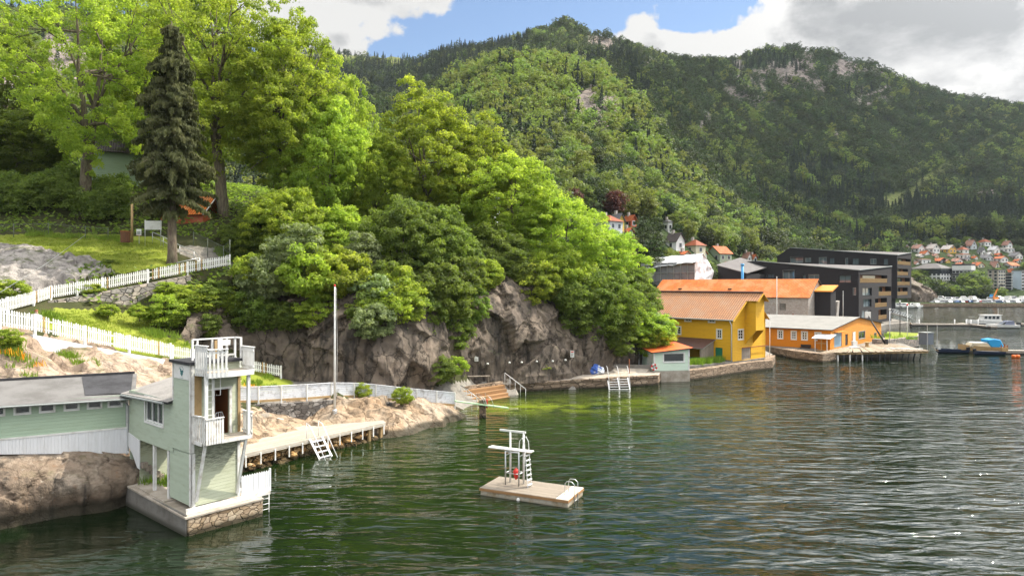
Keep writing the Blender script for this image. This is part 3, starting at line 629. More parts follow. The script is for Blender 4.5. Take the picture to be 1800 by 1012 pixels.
# ------------------------------------------------------------------ mountain behind the bay and the far shore
COLS = {
    -420: [(96, 400), (200, 300), (330, 140), (420, 20), (600, 60), (1500, 300)],
    0: [(96, 405), (200, 300), (300, 180), (430, 24), (600, 60), (1500, 300)],
    120: [(96, 405), (200, 310), (320, 190), (460, 24), (650, 60), (1500, 300)],
    280: [(96, 420), (200, 330), (400, 210), (650, 62), (900, 90), (1500, 300)],
    540: [(96, 470), (200, 400), (420, 250), (620, 165), (800, 120), (1080, 94), (1500, 240)],
    700: [(96, 475), (200, 390), (350, 270), (500, 205), (700, 160), (900, 125), (1080, 104), (1500, 240)],
    800: [(96, 480), (200, 370), (330, 230), (450, 163), (560, 160), (820, 97), (1100, 150), (1500, 260)],
    880: [(96, 485), (200, 370), (320, 215), (430, 116), (540, 140), (850, 82), (1100, 110), (1500, 250)],
    985: [(96, 490), (180, 405), (300, 255), (440, 112), (540, 130), (900, 42), (1100, 90), (1500, 240)],
    1050: [(100, 515), (180, 400), (300, 262), (420, 140), (520, 155), (900, 64), (1100, 100), (1500, 240)],
    1110: [(110, 580), (165, 530), (192, 430), (206, 402), (290, 310), (400, 198), (500, 190), (920, 84), (1100, 110), (1500, 240)],
    1200: [(125, 590), (168, 540), (200, 446), (290, 375), (420, 300), (560, 240), (760, 170), (1020, 105), (1250, 140), (1500, 220)],
    1300: [(130, 587), (190, 545), (240, 470), (300, 428), (420, 375), (600, 300), (800, 205), (1070, 101), (1300, 140), (1500, 200)],
    1390: [(150, 576), (230, 549), (300, 480), (360, 432), (470, 395), (650, 310), (860, 190), (1100, 92), (1300, 130), (1500, 180)],
    1460: [(180, 563), (260, 543), (330, 500), (400, 445), (490, 405), (680, 320), (880, 205), (1100, 103), (1300, 130), (1500, 180)],
    1530: [(300, 553), (330, 552), (333, 532), (350, 531), (400, 498), (455, 432), (520, 412), (700, 330), (900, 220), (1130, 118), (1300, 140), (1500, 190)],
    1610: [(300, 553), (330, 552), (333, 532), (350, 531), (400, 495), (455, 430), (520, 412), (750, 330), (950, 235), (1150, 153), (1300, 180), (1500, 220)],
    1700: [(300, 553), (330, 552), (333, 532), (360, 531), (400, 497), (460, 428), (520, 412), (750, 340), (950, 245), (1170, 177), (1300, 190), (1500, 230)],
    1810: [(300, 553), (330, 552), (333, 532), (365, 531), (400, 500), (470, 428), (530, 412), (780, 330), (950, 260), (1200, 192), (1350, 210), (1500, 240)],
    1950: [(300, 553), (330, 552), (333, 532), (365, 531), (400, 500), (470, 432), (530, 415), (780, 350), (1000, 270), (1250, 212), (1350, 240), (1500, 260)],
    2250: [(300, 553), (330, 552), (333, 532), (365, 531), (400, 500), (470, 435), (530, 420), (780, 370), (1000, 310), (1250, 250), (1350, 280), (1500, 300)]}
MD = np.unique(np.concatenate([np.geomspace(96, 330, 70), np.array([330.0, 333.0]), np.geomspace(334, 1500, 170)]))
_cu = np.array(sorted(COLS)); _cz = []
for k in _cu:
    a = np.array(COLS[k], float); zz = H - (a[:, 1] - 500) / F * a[:, 0]
    zc = np.interp(MD, a[:, 0], zz)
    if k >= 1200: zc[MD < a[0, 0]] = -3
    if a[0, 0] > 250: zc[(MD < 331)] = -3
    _cz.append(zc)
_cz = np.array(_cz)
def mtn_grid(us):
    out = np.zeros((len(us), len(MD)))
    t = np.clip(np.searchsorted(_cu, us) - 1, 0, len(_cu) - 2); f = (us - _cu[t]) / (_cu[t + 1] - _cu[t]); f = f * f * (3 - 2 * f) * 0.5 + f * 0.5
    return _cz[t] * (1 - f)[:, None] + _cz[t + 1] * f[:, None]
MU = np.linspace(-420, 2250, 420)
def make_mountain():
    Zg = mtn_grid(MU)
    k = np.array([1, 2, 3, 2, 1.0]); k /= k.sum()      # soften the profile corners
    far = MD > 345
    sm = np.apply_along_axis(lambda c: np.convolve(np.pad(c, 2, 'edge'), k, 'valid'), 1, Zg); Zg[:, far] = sm[:, far]
    U, D = np.meshgrid(MU, MD, indexing='ij'); X = (U - 900) / F * D; Y = D
    p = np.stack([X.ravel(), Y.ravel(), Zg.ravel()], 1)
    env = np.clip((D.ravel() - 230) / 400, 0, 1) * (Zg.ravel() > 6)
    p[:, 2] += env * (fbm(p * [1, 1, .3], 0.012, 4, 0.5, 2) * 16 + (0.3 - np.abs(fbm(p * [1, 1, .3], 0.02, 4, 0.55, 7))) * 14)
    return p.reshape(len(MU), len(MD), 3)
MT = make_mountain()
def mtn_at(u, d):
    """terrain point along photo column u at distance d"""
    fu = np.clip((np.asarray(u, float) - MU[0]) / (MU[1] - MU[0]), 0, len(MU) - 1.001); i = fu.astype(int); fu = fu - i
    j = np.clip(np.searchsorted(MD, d) - 1, 0, len(MD) - 2); fd = (d - MD[j]) / (MD[j + 1] - MD[j])
    z = (MT[i, j, 2] * (1 - fu) + MT[i + 1, j, 2] * fu) * (1 - fd) + (MT[i, j + 1, 2] * (1 - fu) + MT[i + 1, j + 1, 2] * fu) * fd
    return np.stack([(np.asarray(u) - 900) / F * d, np.asarray(d, float), z], -1)
CRAGS = [(1036, 200, 24, 40, .95), (1075, 182, 26, 18, .75), (1052, 225, 18, 26, .8), (995, 272, 22, 15, .9), (1032, 284, 24, 14, .9), (1190, 245, 12, 36, .8), (1235, 225, 30, 25, .45), (1390, 128, 115, 32, .48), (1320, 165, 60, 30, .45), (1500, 122, 60, 22, .6), (1540, 172, 40, 24, .45), (1470, 245, 14, 16, .6),
         (1060, 75, 40, 24, .5), (1150, 110, 30, 18, .4), (20, 150, 60, 80, .9), (90, 110, 60, 60, .6), (230, 150, 50, 50, .4), (1740, 340, 30, 12, .6), (1625, 330, 12, 40, .3), (1080, 260, 20, 14, .5)]
def crag(u, v, x, y):
    r = np.zeros(len(u)); n = fbm(np.stack([u, v, 0 * u], 1), 0.045, 5, 0.65, 12) * 1.7
    for cu, cv, ru, rv, a in CRAGS: r = np.maximum(r, a * np.clip(1.35 - np.sqrt(((u - cu) / ru) ** 2 + ((v - cv) / rv) ** 2) + n * 0.8, 0, 1) ** 0.7)
    return r
def clearing(u, v):
    """strip under the power line on the right, and the path strip lower left of it"""
    def seg(a, b, w): 
        ax, ay = a; bx, by = b; t = np.clip(((u - ax) * (bx - ax) + (v - ay) * (by - ay)) / ((bx - ax) ** 2 + (by - ay) ** 2), 0, 1)
        return np.hypot(u - ax - t * (bx - ax), v - ay - t * (by - ay)) < w
    return seg((1775, 228), (1690, 280), 5) | seg((1690, 280), (1620, 325), 9) | seg((1620, 325), (1560, 370), 6) | seg((1560, 352), (1600, 340), 8)
def make_mountain_mesh():
    nu, nd = MT.shape[:2]; V = MT.reshape(-1, 3)
    u = 900 + F * V[:, 0] / V[:, 1]; v = 500 - F * (V[:, 2] - H) / V[:, 1]
    c = crag(u, v, V[:, 0], V[:, 1]) * (V[:, 1] > 250)
    heath = ((u > 440) & (u < 790) & (v < 112 + (u - 540) * 0.02) & (V[:, 1] > 850)) | clearing(u, v)
    m, N = new_mat('mountain_ground'); co = world_co(N)
    ra = N('ShaderNodeAttribute', attribute_name='rockiness').outputs['Fac']; he = N('ShaderNodeAttribute', attribute_name='heath').outputs['Fac']
    n = N.noise(co, 0.05, 6, 0.65); f = N.noise(co, 0.25, 5, 0.65)
    st = N.noise(N('ShaderNodeMapping', {'Vector': co, 'Scale': (1, 1, 0.25)}).outputs[0], 0.12, 5, 0.65)
    veg = N.ramp(n, [(0.35, (0.022, 0.04, 0.012)), (0.65, (0.045, 0.065, 0.02))])
    grass = N.ramp(f, [(0.35, (0.09, 0.12, 0.03)), (0.6, (0.14, 0.15, 0.05)), (0.75, (0.2, 0.17, 0.12))])
    rk = N.ramp(st, [(0.3, (0.11, 0.095, 0.088)), (0.5, (0.22, 0.185, 0.165)), (0.7, (0.30, 0.245, 0.215))])
    col = N.mix(he, veg, grass)
    col = N.mix(N.step(N.math('ADD', ra, N.math('MULTIPLY', N.math('SUBTRACT', f, 0.5), 0.9)), 0.3, 0.5), col, rk)
    finish(N, col, 0.95, N.math('ADD', st, f), 1.0, 3.0, spec=0.1)
    idx = np.arange(nu * nd).reshape(nu, nd)
    Fc = np.stack([idx[:-1, :-1].ravel(), idx[1:, :-1].ravel(), idx[1:, 1:].ravel(), idx[:-1, 1:].ravel()], 1)
    me = np_mesh('mountain', V, Fc, [m], True, {'rockiness': c, 'heath': heath * 1.0})
    o = bpy.data.objects.new('mountain', me); COL.objects.link(o); tag(o, kind='structure')
make_mountain_mesh()
# ------------------------------------------------------------------ plants
RNG = np.random.default_rng(11)
def leaf_quads(c, nrm, size, aspect=0.62, rng=RNG, droop=0.0):
    """one leaf-shaped quad per centre"""
    n = len(c); a = rng.normal(size=(n, 3)); a -= (a * nrm).sum(1)[:, None] * nrm; a /= np.linalg.norm(a, axis=1)[:, None] + 1e-9
    if droop: a = a * (1 - droop) + np.array([0, 0, -droop]); a /= np.linalg.norm(a, axis=1)[:, None]
    b = np.cross(nrm, a); b /= np.linalg.norm(b, axis=1)[:, None] + 1e-9
    s = size[:, None] if np.ndim(size) else size
    V = np.stack([c - a * s * .5, c + b * s * aspect * .5 - a * s * 0.06, c + a * s * .5, c - b * s * aspect * .5 - a * s * 0.06], 1).reshape(-1, 3)
    return V, np.arange(n * 4).reshape(n, 4)
def clump_leaves(centres, radii, per, size, rng, up=0.35, tints=None, flat=0.92):
    """leaves on the outer part of every clump, mostly facing up and outward"""
    n = len(centres); k = per; c = np.repeat(centres, k, 0); r = np.repeat(radii, k)
    d = rng.normal(size=(n * k, 3)); d /= np.linalg.norm(d, axis=1)[:, None]; d[:, 2] = np.where(d[:, 2] < -0.25, -d[:, 2] * 0.6, d[:, 2]); d /= np.linalg.norm(d, axis=1)[:, None]
    rad = rng.uniform(0.35, 1.06, n * k) ** 0.6; p = c + d * (r * rad)[:, None] * np.array([1, 1, flat])
    nr = d * 0.75 + np.array([0, 0, up]) + rng.normal(size=(n * k, 3)) * 0.5; nr /= np.linalg.norm(nr, axis=1)[:, None]
    V, Fc = leaf_quads(p, nr, size * rng.uniform(0.6, 1.25, n * k), rng=rng)
    t = np.repeat(rng.uniform(0, 1, n) if tints is None else tints, k) * 0.75 + rng.uniform(0, .25, n * k)
    return V, Fc, np.repeat(t, 4)
def crown_clumps(rng, Hh, Rr, zb, n, lobes=7, rough=0.3, fill=0.55, asym=None):
    """clump centres through an uneven crown: several big lobes, each carrying clumps on its outside"""
    pts = []; rc = Hh * 0.0
    zc = (zb + Hh) / 2; hz_ = (Hh - zb) / 2
    ld = rng.normal(size=(lobes, 3)); ld /= np.linalg.norm(ld, axis=1)[:, None]; la = rng.uniform(-rough, rough, lobes)
    tries = 0
    while len(pts) < n and tries < n * 60:
        tries += 1; d = rng.normal(size=3); d /= np.linalg.norm(d)
        g = 1 + (np.exp((ld @ d - 1) * 5) * la).sum() * 1.3 + 0.12 * math.sin(d[0] * 7 + d[2] * 5) * rough * 3
        r = rng.uniform(fill, 1.0) ** 0.6 * g
        w = 1.0 - 0.30 * max(0.0, d[2]) ** 2 - 0.12 * max(0.0, -d[2])
        p = np.array([d[0] * Rr * r * w, d[1] * Rr * r * w, zc + d[2] * hz_ * r])
        if asym is not None: p[:2] += np.array(asym) * (p[2] - zb) / Hh
        if pts and min(((q - p) ** 2).sum() for q in pts[-60:]) < (Rr * 0.11) ** 2: continue
        pts.append(p)
    return np.array(pts)
def limbs(rng, mb, Hh, Rr, zb, tr, clumps, nl=9, fork=1):
    """trunk (forking) with tapered limbs reaching for the clumps"""
    tops = []
    lean = rng.normal(size=2) * 0.04
    fz = zb * 0.85 + 0.1 * Hh
    trunk = [Vector((lean[0] * z_ * 1.5 + 0.10 * math.sin(z_), lean[1] * z_ * 1.5, z_)) for z_ in np.linspace(-0.6, fz, 6)]
    mb.tube(trunk, [tr * 1.45, tr * 1.08, tr, tr * .95, tr * .9, tr * .85], 10)
    base = trunk[-1]
    for k in range(fork):
        a = 2 * math.pi * k / fork + rng.uniform(0, 1); out = 0.22 * Rr if fork > 1 else 0.04 * Rr
        main = [base - Vector((0, 0, .3))] + [base + Vector((math.cos(a) * out * t * (1.6 - .6 * t), math.sin(a) * out * t * (1.6 - .6 * t), (Hh * 0.86 - fz) * t)) + Vector(rng.normal(size=3) * 0.22) * (t > 0.1) for t in (.12, .3, .5, .75, 1)]
        mb.tube(main, [tr * .8 / fork ** .35 * q for q in (1, .85, .7, .52, .3, .1)], 8); tops.append(main)
    for i in range(nl):
        m = tops[i % fork]; j = rng.integers(1, 5); s = m[j]; c = Vector(clumps[rng.integers(len(clumps))])
        if c.z < s.z - 1.5: continue
        mid = s.lerp(c, 0.5) + Vector((0, 0, 0.06 * (c - s).length)) + Vector(rng.normal(size=3) * 0.25)
        r0 = tr * (0.42 - 0.06 * j); mb.tube([s, s.lerp(mid, .5) + Vector((0, 0, .1)), mid, c], [r0, r0 * .8, r0 * .55, r0 * .18], 6)
        for _ in range(2):
            e = c + Vector(rng.normal(size=3) * Rr * 0.16); mb.tube([mid, mid.lerp(e, .6) + Vector((0, 0, .15)), e], [r0 * .4, r0 * .25, r0 * .06], 5)
class Kind:
    """one kind of broadleaf: crown and trunk meshes, shared by every tree of the kind"""
    def __init__(s, seed, Hh, Rr, zb, tr, nclump, per, lsize, crad, mat, fork=1, rough=0.3, fill=0.5, nl=9, asym=None, trunkmat='bark'):
        rng = np.random.default_rng(seed); s.H = Hh; s.R = Rr
        c = crown_clumps(rng, Hh - crad * .6, Rr - crad * .5, zb, nclump, rough=rough, fill=fill, asym=asym)
        rr = crad * rng.uniform(0.65, 1.25, len(c)); V, Fc, t = clump_leaves(c, rr, per, lsize, rng)
        s.crown = np_mesh('crown', V, Fc, [M[mat]], False, {'tint': t})
        mb = MB(); limbs(rng, mb, Hh, Rr, zb, tr, c, nl, fork)
        me = bpy.data.meshes.new('trunk'); me.from_pydata(mb.v, [], mb.f); me.materials.append(M[trunkmat]); me.polygons.foreach_set('use_smooth', [True] * len(mb.f)); s.trunk = me
    def place(s, name, loc, h, r=None, rz=0.0, label=None, cat='tree', group=None, mat=None):
        sz = h / s.H; sx = (r / s.R) if r else sz
        o = empty(name, loc, rz, label, cat, group); o.scale = (sx, sx, sz)
        c = mesh_obj('crown', s.crown, o); t = mesh_obj('trunk', s.trunk, o)
        if mat: c.material_slots[0].link = 'OBJECT'; c.material_slots[0].material = M[mat]
        return o
BIG = Kind(1, 24, 8.0, 5.5, .62, 800, 104, .285, .85, 'leaf_maple', fork=2, rough=.34, fill=.45, nl=16)
AIRY = Kind(2, 24, 8.5, 4.6, .6, 450, 96, .285, .78, 'leaf_maple', fork=2, rough=.45, fill=.35, nl=22)
DENSE = Kind(3, 15, 6.0, 2.0, .34, 640, 100, .255, .72, 'leaf_maple', fork=2, rough=.32, fill=.5, nl=10)
ASH = Kind(4, 17, 5.2, 3.0, .32, 560, 98, .25, .68, 'leaf_maple', fork=1, rough=.4, fill=.45, nl=14)
FACE = Kind(5, 11, 4.8, 0.2, .28, 580, 100, .25, .66, 'leaf_dark', fork=2, rough=.35, fill=.5, nl=8)
SHRUB = Kind(6, 3.2, 2.0, 0.0, .07, 140, 84, .18, .38, 'leaf_maple', fork=2, rough=.35, fill=.45, nl=4)
SHRUBD = Kind(7, 3.4, 2.3, -.4, .07, 160, 84, .185, .42, 'leaf_dark', fork=2, rough=.4, fill=.45, nl=4)
MIDB = [Kind(20 + i, 10, 4.4, 0.8, .22, 60, 42, .62, 1.35, 'leaf_far', rough=.35, fill=.5, nl=4) for i in range(3)]
def on_hill(x, y, dz=-0.25): return (x, y, hzs(x, y) + dz)
def ud(u, d): return (u - 900) / F * d, d
def top_tree(kind, u, d, vtop, rpx, name='broadleaf_tree', rz=0, mat=None, label=None, group=None, zbase=None, cat='tree'):
    """a tree rooted on the hillside below column u whose top reaches photo row vtop"""
    x, y = ud(u, d); z = hzs(x, y) - 0.3 if zbase is None else zbase
    h = H + (500 - vtop) / F * d - z
    return kind.place(name, (x, y, z), h, rpx / F * d, rz, label, cat, group, mat)

# the tall garden trees on the left and the wood along the brow of the cliff
T = [
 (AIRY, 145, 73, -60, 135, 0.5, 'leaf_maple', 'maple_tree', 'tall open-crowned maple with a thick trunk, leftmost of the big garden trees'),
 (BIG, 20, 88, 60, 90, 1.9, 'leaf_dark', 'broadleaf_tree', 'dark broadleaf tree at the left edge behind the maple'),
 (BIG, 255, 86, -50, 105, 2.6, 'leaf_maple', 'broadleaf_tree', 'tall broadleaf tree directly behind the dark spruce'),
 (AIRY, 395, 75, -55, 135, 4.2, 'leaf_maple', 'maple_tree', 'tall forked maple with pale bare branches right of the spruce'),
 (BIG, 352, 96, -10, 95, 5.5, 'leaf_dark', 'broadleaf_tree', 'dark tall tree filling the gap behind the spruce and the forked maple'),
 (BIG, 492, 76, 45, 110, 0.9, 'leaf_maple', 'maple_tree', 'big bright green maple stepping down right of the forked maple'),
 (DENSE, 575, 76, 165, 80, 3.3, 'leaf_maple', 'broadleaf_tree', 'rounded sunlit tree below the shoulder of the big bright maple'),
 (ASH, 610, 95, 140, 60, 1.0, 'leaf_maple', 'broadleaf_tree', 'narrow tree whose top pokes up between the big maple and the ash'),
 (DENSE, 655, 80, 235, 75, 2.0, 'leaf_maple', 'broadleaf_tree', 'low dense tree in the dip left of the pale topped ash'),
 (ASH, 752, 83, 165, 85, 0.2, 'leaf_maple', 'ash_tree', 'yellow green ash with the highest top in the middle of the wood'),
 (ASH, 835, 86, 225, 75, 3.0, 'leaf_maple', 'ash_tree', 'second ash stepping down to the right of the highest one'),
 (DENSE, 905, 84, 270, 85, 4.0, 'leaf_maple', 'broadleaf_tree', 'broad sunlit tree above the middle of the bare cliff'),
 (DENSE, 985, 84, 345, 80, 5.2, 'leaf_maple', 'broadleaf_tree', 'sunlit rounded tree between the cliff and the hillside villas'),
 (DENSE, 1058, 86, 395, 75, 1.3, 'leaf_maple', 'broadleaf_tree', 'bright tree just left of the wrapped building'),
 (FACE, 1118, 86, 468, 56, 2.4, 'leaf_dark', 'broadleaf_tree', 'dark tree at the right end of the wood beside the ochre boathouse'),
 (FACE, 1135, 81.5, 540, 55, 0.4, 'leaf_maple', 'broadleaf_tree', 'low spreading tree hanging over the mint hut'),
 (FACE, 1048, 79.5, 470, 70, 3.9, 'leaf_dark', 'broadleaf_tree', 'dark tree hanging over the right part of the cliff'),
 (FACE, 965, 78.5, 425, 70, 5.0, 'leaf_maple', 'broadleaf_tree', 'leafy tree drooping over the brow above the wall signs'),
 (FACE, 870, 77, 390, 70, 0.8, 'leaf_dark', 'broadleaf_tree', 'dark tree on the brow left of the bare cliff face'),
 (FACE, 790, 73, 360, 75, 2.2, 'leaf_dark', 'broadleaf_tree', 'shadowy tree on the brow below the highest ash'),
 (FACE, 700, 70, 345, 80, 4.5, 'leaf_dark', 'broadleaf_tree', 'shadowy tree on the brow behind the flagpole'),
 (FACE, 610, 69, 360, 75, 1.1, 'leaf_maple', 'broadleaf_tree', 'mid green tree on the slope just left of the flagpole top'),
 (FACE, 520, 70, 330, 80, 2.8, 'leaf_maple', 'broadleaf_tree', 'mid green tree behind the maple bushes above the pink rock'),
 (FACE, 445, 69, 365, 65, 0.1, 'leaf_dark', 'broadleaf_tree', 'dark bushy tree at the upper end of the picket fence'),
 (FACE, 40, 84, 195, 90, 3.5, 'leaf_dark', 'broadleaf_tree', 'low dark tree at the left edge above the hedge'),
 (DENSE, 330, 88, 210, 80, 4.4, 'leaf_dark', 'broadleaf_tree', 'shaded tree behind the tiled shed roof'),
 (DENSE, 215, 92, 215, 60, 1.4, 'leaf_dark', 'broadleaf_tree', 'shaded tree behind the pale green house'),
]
ZB = {1118: 3.2, 1135: 2.4, 1048: 3.4, 965: 6.6, 870: 8.8, 790: 8.2, 700: 9.4, 610: 10.6, 520: 11.6, 445: 12.2, 985: 9.5, 1058: 6.5}
for kd, u, d, vt, rp, rz, mt, nm, lb in T: top_tree(kd, u, d, vt, rp, nm, rz, mt, lb, 'trees of the near wood', ZB.get(u))

def make_spruce():
    rng = np.random.default_rng(5); x, y = ud(302, 61.8); z = hzs(x, y) - 0.3; top = H + 462 / F * 61.8 - z
    o = empty('spruce_tree', (x, y, z), 0, 'dark drooping spruce standing behind the upper picket fence', 'tree')
    mb = MB(); mb.tube([(0, 0, -.3), (0.05, 0, 1.5), (0, 0, 6), (0, 0.05, top * .6), (0, 0, top)], [.55, .42, .36, .2, .03], 10)
    C = []; Nn = []; S = []; Tt = []
    for zz in np.arange(5.2, top - 0.2, 0.27):
        t = (zz - 5.2) / (top - 5.2); L = 4.5 * (1 - t) ** 0.58 * (0.8 + 0.2 * math.sin(zz * 2.1)) + 0.15
        if zz < 7: L *= 0.75
        for k in range((9 if t < .8 else 7) if zz > 8.2 else 4):
            a = rng.uniform(0, 2 * math.pi); l = L * rng.uniform(0.6, 1.12); sag = rng.uniform(0.15, 0.4)
            ts = np.linspace(0, 1, 5); px = [Vector((math.cos(a) * l * q, math.sin(a) * l * q, zz - sag * l * q * q + 0.05 * q)) for q in ts]
            if l > 1.0 and k < 4: mb.tube(px, [.045, .035, .03, .02, .008], 4, cap=False)
            n = int(80 * l + 16); q = rng.uniform(0.12, 1.03, n) ** 0.8; side = rng.normal(size=n) * 0.14 * l * (1.1 - q)
            base = np.stack([math.cos(a) * l * q - math.sin(a) * side, math.sin(a) * l * q + math.cos(a) * side, zz - sag * l * q * q - rng.uniform(0, .36, n)], 1)
            C.append(base); Nn.append(np.stack([math.cos(a) + rng.normal(size=n) * .6, math.sin(a) + rng.normal(size=n) * .6, rng.uniform(-.1, .7, n)], 1)); S.append(rng.uniform(.24, .46, n)); Tt.append(np.full(n, rng.uniform(0, .9)))
    C = np.concatenate(C); Nn = np.concatenate(Nn); Nn /= np.linalg.norm(Nn, axis=1)[:, None]; S = np.concatenate(S); Tt = np.concatenate(Tt)
    V, Fc = leaf_quads(C, Nn, S, 0.34, rng, droop=0.62)
    mesh_obj('crown', np_mesh('crown', V, Fc, [M['needle']], False, {'tint': np.repeat(Tt, 4)}), o)
    mb.build('trunk', M['bark_spruce'], o, smooth=True)
make_spruce()

# shrubs: (kind, u, d, v of the root, height, radius, material, name, label)
SH = [
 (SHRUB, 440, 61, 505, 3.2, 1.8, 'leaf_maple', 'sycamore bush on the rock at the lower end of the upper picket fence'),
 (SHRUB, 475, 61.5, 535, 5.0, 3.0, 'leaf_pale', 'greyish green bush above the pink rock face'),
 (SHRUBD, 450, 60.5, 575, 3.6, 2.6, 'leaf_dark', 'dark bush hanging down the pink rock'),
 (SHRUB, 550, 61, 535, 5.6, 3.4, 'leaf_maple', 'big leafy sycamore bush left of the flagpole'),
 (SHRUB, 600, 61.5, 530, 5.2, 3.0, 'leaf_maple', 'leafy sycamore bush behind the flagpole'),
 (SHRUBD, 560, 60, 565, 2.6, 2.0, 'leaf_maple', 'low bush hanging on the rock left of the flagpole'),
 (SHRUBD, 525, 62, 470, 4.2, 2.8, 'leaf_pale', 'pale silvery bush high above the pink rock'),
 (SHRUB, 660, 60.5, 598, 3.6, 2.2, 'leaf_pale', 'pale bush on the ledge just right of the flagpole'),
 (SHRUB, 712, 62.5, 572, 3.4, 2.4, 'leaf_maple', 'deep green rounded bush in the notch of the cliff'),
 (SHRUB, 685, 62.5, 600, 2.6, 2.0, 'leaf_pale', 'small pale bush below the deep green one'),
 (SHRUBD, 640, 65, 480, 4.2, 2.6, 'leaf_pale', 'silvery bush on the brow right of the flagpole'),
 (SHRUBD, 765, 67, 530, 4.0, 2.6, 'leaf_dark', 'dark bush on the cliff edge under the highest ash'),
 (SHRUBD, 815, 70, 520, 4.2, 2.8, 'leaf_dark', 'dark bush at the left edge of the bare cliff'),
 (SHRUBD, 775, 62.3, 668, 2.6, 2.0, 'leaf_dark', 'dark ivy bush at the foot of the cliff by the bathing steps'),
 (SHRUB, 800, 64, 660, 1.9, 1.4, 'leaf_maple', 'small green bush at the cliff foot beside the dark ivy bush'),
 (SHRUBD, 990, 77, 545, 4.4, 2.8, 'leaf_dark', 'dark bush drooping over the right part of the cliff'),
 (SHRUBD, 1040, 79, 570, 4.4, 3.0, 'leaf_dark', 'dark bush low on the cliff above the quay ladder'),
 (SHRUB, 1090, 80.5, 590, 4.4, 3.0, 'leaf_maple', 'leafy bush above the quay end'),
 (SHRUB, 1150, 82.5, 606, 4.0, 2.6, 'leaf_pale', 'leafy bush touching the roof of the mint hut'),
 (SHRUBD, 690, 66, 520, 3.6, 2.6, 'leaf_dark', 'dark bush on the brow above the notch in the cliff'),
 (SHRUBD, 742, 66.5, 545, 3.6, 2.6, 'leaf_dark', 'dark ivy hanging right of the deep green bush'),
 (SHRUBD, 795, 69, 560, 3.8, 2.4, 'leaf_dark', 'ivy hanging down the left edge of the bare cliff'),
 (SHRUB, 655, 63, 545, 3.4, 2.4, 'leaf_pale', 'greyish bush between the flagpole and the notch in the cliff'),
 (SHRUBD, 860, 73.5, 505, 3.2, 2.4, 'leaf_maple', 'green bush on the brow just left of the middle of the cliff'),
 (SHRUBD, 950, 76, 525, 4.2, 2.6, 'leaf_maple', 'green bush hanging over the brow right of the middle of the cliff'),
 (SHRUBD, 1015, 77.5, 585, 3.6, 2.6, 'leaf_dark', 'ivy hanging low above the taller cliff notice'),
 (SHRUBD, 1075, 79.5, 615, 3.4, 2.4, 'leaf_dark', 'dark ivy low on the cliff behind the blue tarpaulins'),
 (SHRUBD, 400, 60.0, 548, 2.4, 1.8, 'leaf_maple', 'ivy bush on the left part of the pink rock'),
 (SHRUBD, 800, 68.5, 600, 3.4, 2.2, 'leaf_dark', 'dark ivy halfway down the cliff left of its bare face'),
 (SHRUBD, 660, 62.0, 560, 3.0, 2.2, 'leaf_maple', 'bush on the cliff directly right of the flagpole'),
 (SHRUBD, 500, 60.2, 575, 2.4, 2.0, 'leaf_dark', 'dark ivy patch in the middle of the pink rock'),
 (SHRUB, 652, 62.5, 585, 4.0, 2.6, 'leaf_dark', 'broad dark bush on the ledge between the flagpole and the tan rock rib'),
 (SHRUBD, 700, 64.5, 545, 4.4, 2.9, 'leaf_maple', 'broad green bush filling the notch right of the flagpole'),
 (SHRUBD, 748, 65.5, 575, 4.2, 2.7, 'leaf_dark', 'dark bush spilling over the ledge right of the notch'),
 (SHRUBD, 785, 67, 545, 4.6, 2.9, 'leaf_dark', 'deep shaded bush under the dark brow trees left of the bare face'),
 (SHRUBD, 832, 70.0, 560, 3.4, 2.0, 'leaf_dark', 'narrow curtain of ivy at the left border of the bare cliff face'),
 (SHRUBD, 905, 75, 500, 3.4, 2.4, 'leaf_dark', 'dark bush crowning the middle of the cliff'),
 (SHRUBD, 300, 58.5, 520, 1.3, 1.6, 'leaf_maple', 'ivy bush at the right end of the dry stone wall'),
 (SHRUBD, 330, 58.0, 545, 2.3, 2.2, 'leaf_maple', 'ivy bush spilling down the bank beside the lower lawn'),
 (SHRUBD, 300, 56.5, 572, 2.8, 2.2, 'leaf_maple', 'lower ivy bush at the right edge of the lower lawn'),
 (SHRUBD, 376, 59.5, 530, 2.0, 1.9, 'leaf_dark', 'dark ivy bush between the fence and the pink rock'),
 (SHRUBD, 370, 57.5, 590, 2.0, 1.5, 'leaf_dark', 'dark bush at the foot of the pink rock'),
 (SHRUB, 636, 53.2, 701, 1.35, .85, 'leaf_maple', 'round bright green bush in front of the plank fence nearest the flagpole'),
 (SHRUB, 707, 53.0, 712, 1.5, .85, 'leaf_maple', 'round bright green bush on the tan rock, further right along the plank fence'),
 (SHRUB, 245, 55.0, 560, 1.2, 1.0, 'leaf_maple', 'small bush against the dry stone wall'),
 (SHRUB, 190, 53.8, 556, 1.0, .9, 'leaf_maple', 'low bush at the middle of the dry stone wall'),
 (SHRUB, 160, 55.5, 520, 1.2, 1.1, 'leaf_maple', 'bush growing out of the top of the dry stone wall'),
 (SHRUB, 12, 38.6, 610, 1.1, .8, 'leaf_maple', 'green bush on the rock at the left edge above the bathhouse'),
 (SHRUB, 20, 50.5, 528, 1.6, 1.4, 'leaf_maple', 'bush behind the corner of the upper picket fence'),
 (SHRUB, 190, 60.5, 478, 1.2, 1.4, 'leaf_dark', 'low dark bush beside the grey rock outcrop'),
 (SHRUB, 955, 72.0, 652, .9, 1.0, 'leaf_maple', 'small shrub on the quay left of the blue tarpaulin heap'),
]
for kd, u, d, v, h, r, mt, lb in SH:
    if 640 < u < 1110 and v > 500 and d > 60 and 'quay' not in lb and 'foot' not in lb: v = 500 + (v - 500) * d / (d - 1.7); d -= 1.7
    p = P(u, v, d); kd.place('shrub', p, h, r, (u * 0.37) % 6.28, lb, 'shrub', 'shrubs on the rocks', mt)
